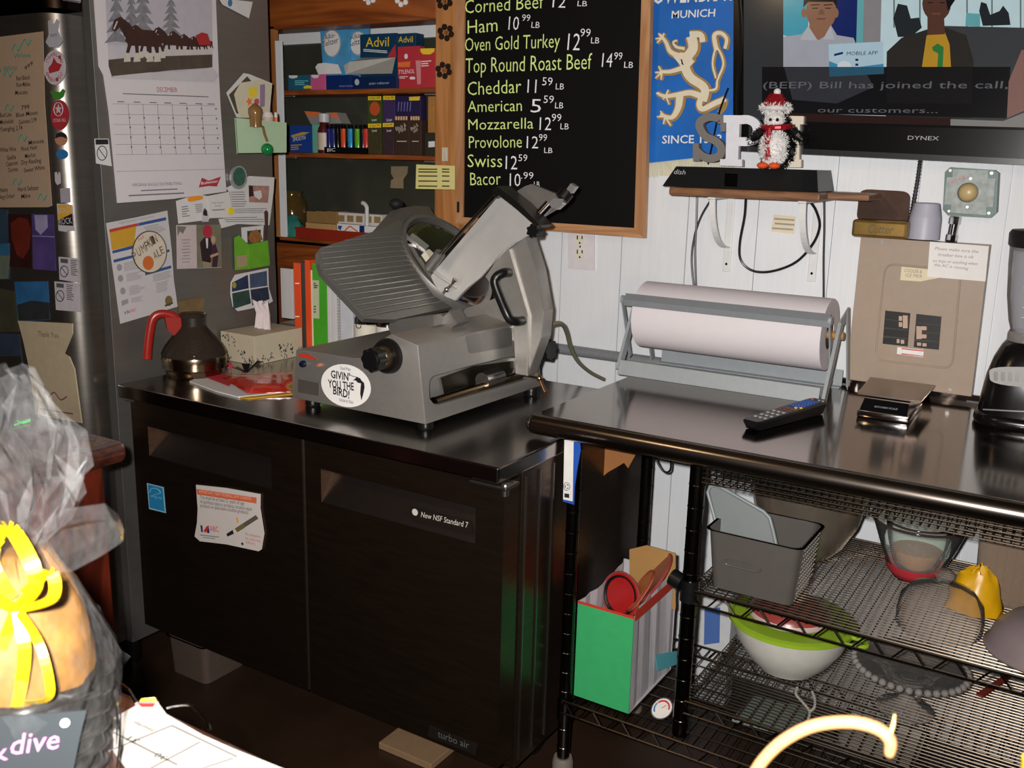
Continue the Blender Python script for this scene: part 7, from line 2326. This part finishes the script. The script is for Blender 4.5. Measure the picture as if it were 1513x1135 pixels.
# translucent tub of wooden sticks
x0 = PY(1439, 800, .58).x
r = thing('plastic_tub', 'tall amber translucent tub at the right end of the rack', 'tub', (x0 + .1, .64, ZM))
b = MB(); taper(b, x0 + .014, x0 + .2, .582, .73, ZM, ZM + .235, .010, .012)
b.build('tub_body', glass('tub_plastic', 'd0c0ac', .2, 1.22), r, smooth=50)
b = MB()
for i in range(9):
    b.box((x0 + .03 + .018 * i,   .61, ZM + .006), (x0 + .044 + .018 * i, .622, ZM + .225), .001)
b.build('wooden_sticks', mat('stick_wood', 'b0682c', .5, 0, .1), r)
# grey half-round lid leaning in front
r = thing('domed_lid', 'grey lilac domed plastic lid lying at the rack front right', 'lid', (.96, .36, ZM))
b = MB()
cl = V((1.012, .40, ZM + .001))
b.lathe([(.115, 0), (.117, .004), (.110, .012), (.10, .04), (.075, .066), (.04, .078), (0, .081)], cl, n=44)
b.build('lid_body', mat('lilac_plastic', '7a6e70', .35, 0, .05), r, smooth=50)
# white bowl with lime lid and red cover
c = V((.478, .562, ZL))
r = thing('lidded_bowl', 'white mixing bowl with a lime green lid on the lower rack shelf', 'bowl', c)
MB().lathe([(0, 0), (.068, 0), (.072, .006), (.098, .03), (.126, .075), (.140, .115), (.142, .122), (.137, .122), (0, .118)], c, n=48).build('bowl_body', mat('bowl_white', 'c8c6be', .3), r, smooth=40)
MB().lathe([(.1375, .121), (.147, .119), (.148, .128), (.138, .131), (.133, .124), (0, .123)], c, n=48).build('lime_lid', mat('lime_lid', '8aaa2a', .35), r, smooth=40)
b = MB(); b.tube(spline([c + V((.128, -.06, .125)), c + V((.163, -.062, .126)), c + V((.182, -.045, .126)), c + V((.170, -.022, .126)), c + V((.138, -.018, .125))], 5), .006, n=8)
b.build('lid_tab', mat('lime_lid', '8aaa2a', .35), r, smooth=60)
c2_ = c + V((-.005, 0, .132))
r = thing('red_cover', 'clear red rimmed food cover resting on the lime lid', 'lid', c2_)
MB().lathe([(.092, 0), (.095, .004), (.092, .014), (.08, .03), (.05, .042), (0, .046)], c2_, n=44).build('cover_body', mat('red_clear_plastic', '8a3a34', .3, 0, .08), r, smooth=50)
MB().lathe([(.0955, 0), (.097, .006), (.093, .012)], c2_, n=44).build('clear_rim', mat('pinkish_rim', 'b8a49c', .3), r, smooth=60)
# glass cake stand
c = V((.755, .52, ZL))
r = thing('cake_stand', 'clear glass pedestal cake stand with a beaded edge', 'cake stand', c)
MB().lathe([(.06, 0), (.062, .004), (.04, .014), (.018, .03), (.014, .045), (.022, .056), (.014, .066), (.018, .085), (.05, .10), (.112, .108), (.114, .113), (.05, .108), (0, .106)], c, n=44).build('stand_body', glass('stand_glass', 'eae6e2', .03, 1.09), r, smooth=60)
b = MB()
for k in range(40):
    t = 2 * math.pi * k / 40
    b.ball(c + V((.117 * math.cos(t), .117 * math.sin(t), .108)), .0085, n=8, m=6)
b.build('beaded_edge', glass('bead_glass', 'd8d4d0', .05, 1.2), r, smooth=180)
# white carton with a blue panel behind the post
r = thing('white_carton', 'white carton with a blue panel standing at the wall under the rack', 'box', (.25, .86, ZU))
p0, p1 = PY(1033, 900, .84), PY(1066, 900, .84)
zt = PY(1050, 880, .84).z
MB().box((p0.x, .84, 0.0), (p1.x + .03, .90, zt + .05), .002).build('carton', mat('carton_white', 'c4c6c8', .5), r)
wpn = wallp(.84)
MB().pp(wpn, [(1041, 900), (1064, 898), (1063, 950), (1040, 953)], .001, .001).build('blue_panel', mat('panel_blue', '4a6aa8', .5), r)
r['label'] = 'white carton with a blue panel on the floor behind the rack post'
# twisted cable, glass plate, shallow tray, red strap
r = thing('twisted_cord', 'grey and white twisted cord lying on the lower rack shelf', 'cord', PZ(1190, 1040, ZL))
P = spline([PZ(*p, ZL + .004) for p in ((1178, 1016), (1176, 1026), (1186, 1038), (1196, 1052), (1192, 1068), (1183, 1082))], 8)
b = MB(); b.tube(P, [(.0035 if i % 2 else .0024) for i in range(len(P))], n=6)
P2 = spline([PZ(*p, ZL + .004) for p in ((1200, 1022), (1204, 1034), (1203, 1046), (1196, 1052))], 8)
b.tube(P2, [(.0035 if i % 2 else .0024) for i in range(len(P2))], n=6)
b.build('cord', mat('twine_grey', '9a968e', .7, 0, .2), r)
r = thing('glass_plate', 'pale green glass plate lying on the undershelf below the rack', 'plate', PZ(1140, 1050, ZU))
b = MB().prism([PZ(*p, ZU + .008) for p in ((1112, 1028), (1205, 1048), (1176, 1088), (1082, 1062))][::-1], (0, 0, 1), .007)
b.build('plate_body', mat('green_glass_plate', '6e7c76', .15, 0, .05), r)
r = thing('clear_tray', 'shallow clear plastic tray on the undershelf below the cake stand', 'tray', PZ(1300, 1100, ZU))
b = MB(); q = PZ(1300, 1100, ZU); taper(b, q.x - .08, q.x + .08, q.y - .05, q.y + .07, ZU, ZU + .02, .006, .01)
b.build('tray_body', mat('clear_tray_plastic', '8a847c', .2, 0, .05), r, smooth=50)
r = thing('red_strap', 'dull red strap lying at the back of the lower rack shelf', 'strap', PZ(1460, 1020, ZL))
b = MB().hexa([PZ(*p, ZL + .002) for p in ((1442, 1028), (1452, 1032), (1492, 1004), (1484, 1000))], [PZ(*p, ZL + .002) + V((0, 0, .006)) for p in ((1442, 1028), (1452, 1032), (1492, 1004), (1484, 1000))])
b.build('strap', mat('dull_red', '7a2a22', .5), r)
# gift bag with lids
yb = .292
xa, xb = PY(849, 1000, yb).x, PY(931, 1010, yb).x
zt = PY(894, 900, yb).z
zb_ = ZU + .001
bg = thing('gift_bag', 'green fronted paper gift bag with white sides on the undershelf', 'bag', ((xa + xb) / 2, yb + .13, ZU))
GRN = mat('bag_green', '2f9a5c', .7, 0, .05)
BW = mat('bag_white', 'aaa6aa', .5, 0, .06)
d_ = .25
b = MB(); b.box((xa, yb, zb_), (xb, yb + .003, zt)); b.build('green_front', GRN, bg)
nn = 10
for nm, xs in (('side_panel', xb), ('side_panel', xa)):
    b = MB()
    for i in range(nn):
        ya, yc_ = yb + .003 + d_ * i / nn, yb + .003 + d_ * (i + 1) / nn
        f0_, f1_ = [.012 * math.sin(math.pi * (q / nn)) * (-1 if xs == xb else 1) + .003 * math.sin(q * 2.3) for q in (i, i + 1)]
        s_ = .0015 if xs == xb else -.0015
        za, zc_ = zt + .02 * i / nn, zt + .02 * (i + 1) / nn
        b.hexa([V((xs + f0_ * .5, ya, zb_)), V((xs + f1_ * .5, yc_, zb_)), V((xs + f1_, yc_, zc_)), V((xs + f0_, ya, za))], [p - V((s_, 0, 0)) for p in (V((xs + f0_ * .5, ya, zb_)), V((xs + f1_ * .5, yc_, zb_)), V((xs + f1_, yc_, zc_)), V((xs + f0_, ya, za)))])
    b.build(nm, BW, bg)
b = MB(); b.box((xa, yb + d_, zb_), (xb, yb + d_ + .003, zt + .02)); b.box((xa, yb, zb_), (xb, yb + d_, zb_ + .002)); b.build('back_panel', BW, bg)
b = MB(); b.box((xb + .0005, yb + .004, zt - .012), (xb + .002, yb + d_, zt + .012)); b.box((xa, yb - .0006, zt - .005), (xb, yb - .0001, zt + .002)); b.build('red_trim', mat('trim_red', 'b0301e', .6), bg)
sp2 = Plane((xb + .001, yb, zb_), (1, 0, 0))
b = MB(); b.pp(sp2, [(968, 968), (1000, 962), (1000, 982), (972, 992)], .003, .001); b.build('blue_print', mat('print_aqua', '5ab0bc', .6), bg)
def rdisc(name, label, cx_, cy_, y, n, rad, m, ringm=None, base=.26):  # one loose round container lid standing in the bag
    c = PY(cx_, cy_, y)
    r = thing(name, label, 'plate', V((c.x, c.y, base)), 'round plastic lids in the gift bag')
    n = V(n).normalized()
    MB().disc(c, n, rad, .004, 40).build('lid_disc', m, r)
    if ringm:
        u = n.orthogonal().normalized(); v = n.cross(u)
        MB().tube([c + n * .001 + (u * math.cos(t) + v * math.sin(t)) * rad * .82 for t in [2 * math.pi * i / 40 for i in range(40)]], .006, n=8, closed=True, flat=.4).build('lid_ring', ringm, r)
    MB().tube([c + (u_ * math.cos(t) + v_ * math.sin(t)) * rad for u_, v_ in [(n.orthogonal().normalized(), n.cross(n.orthogonal().normalized()))] for t in [2 * math.pi * i / 44 for i in range(44)]], .003, n=6, closed=True).build('lid_edge', mat('lid_edge_pink', '8a3a3a', .3), r)
    return r
rdisc('plastic_lid', 'round red plastic lid with a black ring leaning in gift bag', 917, 880, .40, (-.25, -.95, .2), .056, mat('lid_red', '9a1c1c', .3), BLACK)
def edge_on(px, py, y, slope, turn):
    v = (PY(px, py, y) - CAM).normalized()
    a = (RT * math.cos(slope) + UP * math.sin(slope)).normalized()
    return a.cross(v).normalized() * math.cos(turn) - v * math.sin(turn)
rdisc('plastic_lid', 'round rosy plastic lid leaning nearly edge on in the gift bag', 964, 855, .48, edge_on(964, 855, .48, .93, .25), .074, mat('lid_rose', '8a4444', .3))
rdisc('plastic_lid', 'round orange plastic lid beside the rosy lid', 945, 873, .42, edge_on(945, 873, .42, .98, .2), .058, mat('lid_orange', 'c8762a', .4))
r = thing('tan_card', 'tan card sheet standing at the back of the gift bag', 'card', (.16, .53, ZU + .004))
b = MB().pp(wallp(.525), [(930, 812), (955, 806), (985, 814), (998, 818), (998, 900), (930, 900)], 0, .003)
b.build('sheet', mat('tan_board', '9a7442', .7), r)
# dial thermometer
c = PZ(978, 1047, .262)
r = thing('dial_thermometer', 'small round dial thermometer on the undershelf beside the gift bag', 'thermometer', c)
n = V((-.25, -.55, .8)).normalized()
tp = Plane(c, n)
MB().disc(c, n, .0285, .009, 32).build('case', CHROME, r)
MB().disc(c + n * .0006, n, .0255, .001, 32).build('dial_face', mat('dial_white', 'd8d4ce', .5), r)
b = MB(); b.tube(arc(c + n * .001, .019, math.radians(20), math.radians(160), 14, tp.u, tp.v), .0022, n=5); b.build('red_band', RED, r)
b = MB(); b.tube(arc(c + n * .001, .019, math.radians(165), math.radians(240), 8, tp.u, tp.v), .0022, n=5); b.build('blue_band', mat('band_blue', '4a7ab0', .5), r)
b = MB(); b.tube([c + n * .0015, c + n * .0015 + tp.u * .005 + tp.v * .012], .0008, n=5); b.build('needle', RED, r)
MB().cyl(c - n * .008, c - n * .02, .004, n=10).build('stem', CHROME, r)
# cardboard, card strip, cord loop
r = thing('cardboard_flap', 'torn brown cardboard hanging under the table end', 'cardboard', PY(900, 680, .5))
b = MB().pp(wallp(.50), [(855, 640), (945, 650), (941, 668), (928, 692), (922, 684), (912, 690), (898, 698), (884, 710), (856, 722)], 0, .004)
b.build('sheet', mat('brown_cardboard', '8a5a30', .8, 0, .06), r)
r = thing('card_strip', 'white and blue card strip taped on the front table leg', 'card', PY(845, 690, .26))
cp_ = wallp(.259)
b = MB().pp(cp_, [(834, 645), (856, 648), (858, 665), (853, 692), (849, 720), (848, 746), (832, 741)], 0, .002); b.build('blue_strip', mat('strip_blue', '1c4aa0', .5), r)
b = MB().pp(cp_, [(834, 645), (847.5, 647), (846, 741), (832, 738)], .001, .001); b.build('white_strip', mat('strip_white', 'd0cecc', .6), r)
b = MB()
b.tube([cp_.pt(*p, .0014) for p in circ(837.5, 719, 4.6, 6, 16)], .0007, n=4, closed=True)
for k in range(3):
    a = 2.09 * k + .5
    b.tube([cp_.pt(837.5 + 2.8 * math.cos(a), 719 + 3.4 * math.sin(a), .0014), cp_.pt(837.5 + 2.8 * math.cos(a + 1.2), 719 + 3.4 * math.sin(a + 1.2), .0014)], .0011, n=4)
b.pp(cp_, [(834, 729), (841, 730), (841, 736), (834, 735)], .0014, .0003)
b.build('strip_print', INK, r)
cord('cord_loop', 'black cord loop hanging under the table between the posts', [(966, 668), (970, 680), (978, 694), (986, 698), (991, 692), (991, 672)], .003, .7)
# on the floor under the cooler
r = thing('white_tub', 'white plastic tub in painted shade on the floor under the cooler', 'tub', (-1.12, .2, 0))
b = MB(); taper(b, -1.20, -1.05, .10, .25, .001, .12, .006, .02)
b.build('tub_body', mat('shaded_tub_plastic', '4c4038', .6, 0, .1), r, smooth=50)  # white tub; the shade under the cooler is put into its dark colour
r = thing('tan_floor_sheet', 'flat tan sheet on the floor under the right cooler door', 'cardboard', (-.33, .25, 0))
MB().box((-.44, .14, .001), (-.27, .40, .02), .002).build('sheet', mat('floor_sheet_tan', '7e6448', .8, 0, .08), r)  # thin flat tan sheet just above the floor
for i, (x, y, s, lb) in enumerate(((-1.35, -.0, .05, 'white paper scrap on the floor between the fridge and cooler, upper'), (-1.30, -.14, .07, 'pale paper scrap on the floor in front of the fridge, lower'))):
    r = thing('paper_scrap', lb, 'paper', (x, y, 0))
    b = MB()
    P = [V((x - s, y, .002)), V((x + s, y - s * .4, .002)), V((x + s * .6, y + s, .03)), V((x - s * .4, y + s * .8, .05))]
    b.hexa(P, [p + V((0, 0, .002)) for p in P])
    b.build('sheet', PAPERG, r)
# ================================================================== THE CUSTOMER BAR IN FRONT
BARZ = 1.0
BARM = wood('bar_top_wood', '5a3322', '3c1f13', .35, 'x', 10, .3)
br = thing('bar_counter', 'dark brown bar counter top along the bottom of the view', 'counter', (1.0, -1.3, 0))
ye = PZ(330, 1088, BARZ).y
MB().box((.02, ye - .42, BARZ - .04), (2.4, ye, BARZ), .008).build('bar_top', BARM, br)
MB().box((.08, ye - .36, 0), (2.34, ye - .06, BARZ - .04)).build('bar_body', MAHOG, br)
hw = thing('half_wall', 'dark red wooden half wall with a ledge at left of the cooler', 'half wall', (-1.2, -.7, 0))
b = MB().box((-2.3, -1.15, .905), (-.585, -.442, .95), .016)
b.build('ledge', wood('ledge_wood', '4a2418', '331710', .25, 'x', 10, .5), hw, smooth=40)
b = MB().box((-2.25, -1.1, 0), (-.63, -.47, .905), .004)
b.build('wall_panel', wood('panel_wood', '5a2012', '3a1209', .3, 'z', 12, .4), hw)
r = thing('green_pick', 'bright green plastic pick lying on the wooden ledge', 'pick', PZ(36, 625, .951))
b = MB()
for q in (((22, 628), (32, 624), (44, 620)), ((26, 622), (34, 625), (44, 622))):
    b.tube([PZ(*p, .954) for p in q], .0025, n=5)
b.build('pick_body', mat('neon_green', '2ad84a', .4), r)
# calendar page on the bar
zc = BARZ + .0015
r = thing('calendar_page', 'white calendar page lying upside down on the bar', 'calendar', PZ(260, 1100, zc))
b = MB()
pg = [(205, 1040), (235, 1040), (246, 1055), (300, 1086), (345, 1106), (420, 1136), (520, 1180), (500, 1300), (260, 1300), (205, 1160), (168, 1110), (166, 1062)]
P = [PZ(*q, zc + .0015) for q in pg]
b.prism(P, (0, 0, 1), .0015)
A = [PZ(235, 1040, zc + .0015), PZ(205, 1040, zc + .0015), PZ(210, 1034, zc + .012), PZ(229, 1032, zc + .012)]
b.hexa(A, [p + V((0, 0, .0012)) for p in A])
b.build('sheet', mat('page_white', 'a8a49e', .8), r)
CP_ = topp(zc + .0015)
b = MB(); b.pp(CP_, [(203, 1038), (230, 1038), (226, 1044), (209, 1044)], .0006, .0004); b.build('red_tab', RED, r)
b = MB(); A = [PZ(231, 1035.5, zc + .014), PZ(207, 1037, zc + .014), PZ(209, 1034, zc + .016), PZ(229, 1032, zc + .016)]; b.hexa(A, [p + V((0, 0, .001)) for p in A]); b.build('yellow_edge', YELLOW, r)
b = MB()
for p0, p1 in (((160, 1110), (254, 1072)), ((195, 1150), (296, 1096)), ((150, 1073), (262, 1130)), ((254, 1072), (350, 1118)), ((225, 1160), (345, 1120))):
    a_, c_ = CP_.pt(*p0, .0006), CP_.pt(*p1, .0006)
    s_ = (c_ - a_).cross(V((0, 0, 1))).normalized() * .0009
    b.prism([a_ - s_, c_ - s_, c_ + s_, a_ + s_], (0, 0, 1), .0004)
b.build('grid_lines', mat('page_line', '6a6664', .8), r)
b = MB()
write(b, CP_, '31', (208, 1094), (194, 1088), -9, .0006)
write(b, CP_, '30', (249, 1118), (234, 1112), -9, .0006)
write(b, CP_, 'Saturday', (229, 1079), (200, 1066), -5, .0006)
b.build('page_lettering', mat('page_ink', '2e2a28', .8), r)
r = thing('wire_holder', 'bent silver wire of the calendar page behind the bar edge', 'wire', PZ(220, 1050, BARZ + .001))
b = MB(); b.tube(spline([PZ(*p, zc + .004) for p in ((246, 1046), (262, 1043), (280, 1043), (294, 1052), (306, 1068), (310, 1080))], 6), .0016, n=6)
b.build('wire', CHROME, r)
b = MB(); b.tube(spline([PZ(*p, zc + .004) for p in ((162, 1080), (158, 1040), (150, 1015))], 4), .0012, n=5)
b.bm.clear()
b.tube([PZ(202, 1040, zc + .004), PY(190, 1020, ye + .002), PY(160, 998, ye + .004)], .0018, n=6)
b.build('wire_arm', CHROME, r)
# gift basket wrapped in cellophane
by = -1.22
bc = PY(28, 1000, by)
bc.z = BARZ + .0005
kb = (bc - CAM).dot(-BK) / FPX
gk = thing('gift_basket', 'black wicker gift basket wrapped in cellophane with a yellow bow', 'gift basket', bc)
b = MB()
Rb = 118 * kb
for i in range(13):
    z = .004 + .0085 * i
    rad = Rb * (.78 + .22 * i / 12)
    b.tube([bc + V(((rad + .003 * math.sin(10 * t + math.pi * i)) * math.cos(t), (rad + .003 * math.sin(10 * t + math.pi * i)) * math.sin(t), z)) for t in [2 * math.pi * k / 60 for k in range(60)]], .0052, n=6, closed=True)
for k in range(20):
    t = 2 * math.pi * k / 20
    b.tube([bc + V((Rb * .78 * math.cos(t), Rb * .78 * math.sin(t), 0)), bc + V((Rb * math.cos(t), Rb * math.sin(t), .11))], .0032, n=5)
b.lathe([(0, .002), (Rb * .78, .002), (Rb * .78, .006), (0, .006)], bc, n=32)
b.build('wicker', mat('black_wicker', '15120f', .4, 0, .2), gk, smooth=60)
b = MB(); rr = random.Random(4)
cb2 = bc + V((-.012, 0, .03))
Hb = PY(28, 830, by).z - cb2.z
rg = []
for j in range(15):
    s_ = j / 14
    rad = Rb * .97 * (math.sin(math.pi * (.12 + .80 * s_))) ** .45
    rg.append([b.bm.verts.new(cb2 + V((rad * math.cos(t) * rr.uniform(.96, 1.03), rad * math.sin(t) * rr.uniform(.96, 1.03), Hb * s_))) for t in [2 * math.pi * k / 32 for k in range(32)]])
for a_, c_ in zip(rg, rg[1:]):
    for k in range(32):
        b.face([a_[k], a_[(k + 1) % 32], c_[(k + 1) % 32], c_[k]])
b.face(rg[0][::-1]); b.face(rg[-1])
b.build('bread_loaf', mat('golden_bread', '7e5620', .6, 0, .5, 60), gk, smooth=80)
# ribbon
YB = mat('yellow_ribbon', 'c8a80e', .35, 0, .05)
fr_ = (CAM - bc); fr_.z = 0; fr_.normalize()
yr0 = by
fy = lambda x, y, d=0.0: PY(x, y, by) + fr_ * (Rb * .86 + d)
def rib_(pts, w_, par, name):
    P = spline(pts, 6)
    b = MB()
    for p, q in zip(P, P[1:]):
        d = (q - p).normalized()
        s_ = d.cross(fr_).normalized() * w_ / 2
        b.hexa([p - s_, p + s_, q + s_, q - s_], [v + fr_ * .001 for v in (p - s_, p + s_, q + s_, q - s_)])
    return b.build(name, YB, par)
Kp = lambda x, y, d=.0: bc + V((0, 0, 0)) + (PY(x, y, by) - bc) * .92 + fr_ * (Rb * .80 + d)
for pts, w_ in ((((20, 830), (28, 880), (24, 930), (18, 975)), 16), (((20, 830), (50, 870), (66, 930), (62, 962), (30, 978)), 11), (((15, 830), (-5, 880), (-15, 940)), 14), (((20, 825), (45, 780), (30, 730), (0, 700), (-20, 760), (10, 820)), 18), (((18, 828), (-20, 800), (-40, 760), (-10, 720)), 16), (((22, 828), (70, 800), (66, 760), (30, 800)), 14)):
    rib_([Kp(x, y, .004 + .01 * math.sin(i)) for i, (x, y) in enumerate(pts)], w_ * kb, gk, 'ribbon')
# cellophane: a crumpled gathered film with a fanned top
CEL = glass('cellophane', 'fefefe', .05, 1.0, .035)
b = MB(); rr = random.Random(21)
Ht = PY(28, 560, by).z - bc.z
Zk = PY(28, 815, by).z - bc.z
rg = []
n_ = 40
for j in range(19):
    s_ = j / 18
    z = Ht * s_
    if z < Zk:
        q = z / Zk
        rad = Rb * (1.02 + .12 * math.sin(math.pi * q * .8)) if q < .6 else Rb * (1.12 - (q - .6) / .4 * .72)
    else:
        q = (z - Zk) / (Ht - Zk)
        rad = Rb * (.36 + .62 * math.sin(math.pi * min(1, q * .95 + .02)) * (1 - .35 * q))
    jit = .05 if z < Zk else .30
    rg.append([b.bm.verts.new(bc + V((rad * math.cos(t) * (1 + rr.uniform(-jit, jit)), rad * math.sin(t) * (1 + rr.uniform(-jit, jit)), max(.002, z + rr.uniform(-.004, .004))))) for t in [2 * math.pi * k / n_ for k in range(n_)]])
for a_, c_ in zip(rg, rg[1:]):
    for k in range(n_):
        b.face([a_[k], a_[(k + 1) % n_], c_[(k + 1) % n_], c_[k]])
# the loose rolled corner sticking out to the right
E0 = [PY(*p, by) for p in ((45, 790), (95, 752), (155, 744), (174, 760), (172, 778), (140, 800), (100, 822), (50, 826))]
E1 = [p + fr_ * .03 for p in E0]
cE = (PY(80, 785, by))
vc = b.bm.verts.new(cE)
v0 = [b.bm.verts.new(p) for p in E0]; v1 = [b.bm.verts.new(p) for p in E1]
for k in range(7):
    b.face([v0[k], v0[k + 1], v1[k + 1], v1[k]])
    b.face([vc, v0[k + 1], v0[k]]); b.face([vc, v1[k], v1[k + 1]])
b.build('cellophane', CEL, gk)
# name card with pink handwriting
tpn = Plane(bc + fr_ * (Rb * 1.10) + V((0, 0, .05)), fr_)
tg = MB().pp(tpn, [(-80, 1066), (128, 1050), (118, 1090), (100, 1180), (-80, 1200)], .002, .0015).build('name_card', mat('slate_card', '2c3236', .6), gk)
b = MB()
write(b, tpn, 'k', (-8, 1128), (12, 1122), 26, .0028, .15)
write(b, tpn, 'dive', (14, 1116), (86, 1106), 30, .0028, .1)
b.build('pink_lettering', mat('pink_chalk', 'e88ad0', .6), tg)
b = MB(); b.disc(tpn.pt(96, 1069, .003), fr_, 8 * kb * .75, .002, 16); b.build('white_dot', WHITE, tg)
# curled wicker handle and yellow ribbon end
hy = -1.15
r = thing('wicker_handle', 'cream curled wicker handle rising from the bar at lower right', 'handle', PY(1090, 1200, hy))
pts = [PY(*p, hy) for p in ((1060, 1290), (1085, 1210), (1112, 1148), (1135, 1115), (1165, 1090), (1205, 1072), (1255, 1067), (1295, 1076), (1315, 1094), (1314, 1116))]
pts[0].z = BARZ + .001
P = spline(pts, 6)
kh = (PY(1200, 1070, hy) - CAM).dot(-BK) / FPX
MB().tube(P, [9 * kh] * (len(P) - 8) + [9 * kh, 8.8 * kh, 8.6 * kh, 8.4 * kh, 8 * kh, 7.6 * kh, 7 * kh, 6 * kh], n=12).build('cane', mat('cream_cane', '9a7248', .5, 0, .06), r, smooth=60)
MB().tube([PY(1316, 1084, hy), PY(1320, 1070, hy), PY(1322, 1056, hy)], [2.5 * kh, 2.2 * kh, 1 * kh], n=8).build('twig', mat('twig_yellow', 'c8a46a', .5), r)
r = thing('yellow_bow', 'yellow ribbon loop standing on the bar in the bottom right corner', 'ribbon', V((PY(1520, 1130, hy).x, hy, BARZ)))
q = PY(1512, 1126, hy)
b = MB(); b.tube(spline([V((q.x + .02, hy, BARZ + .001)), V((q.x + .035, hy, BARZ + .1)), q + V((.004, 0, 0)), V((q.x + .05, hy, BARZ + .12)), V((q.x + .04, hy, BARZ + .001))], 6), .006, n=8)
b.build('ribbon_loop', YB, r, smooth=60)
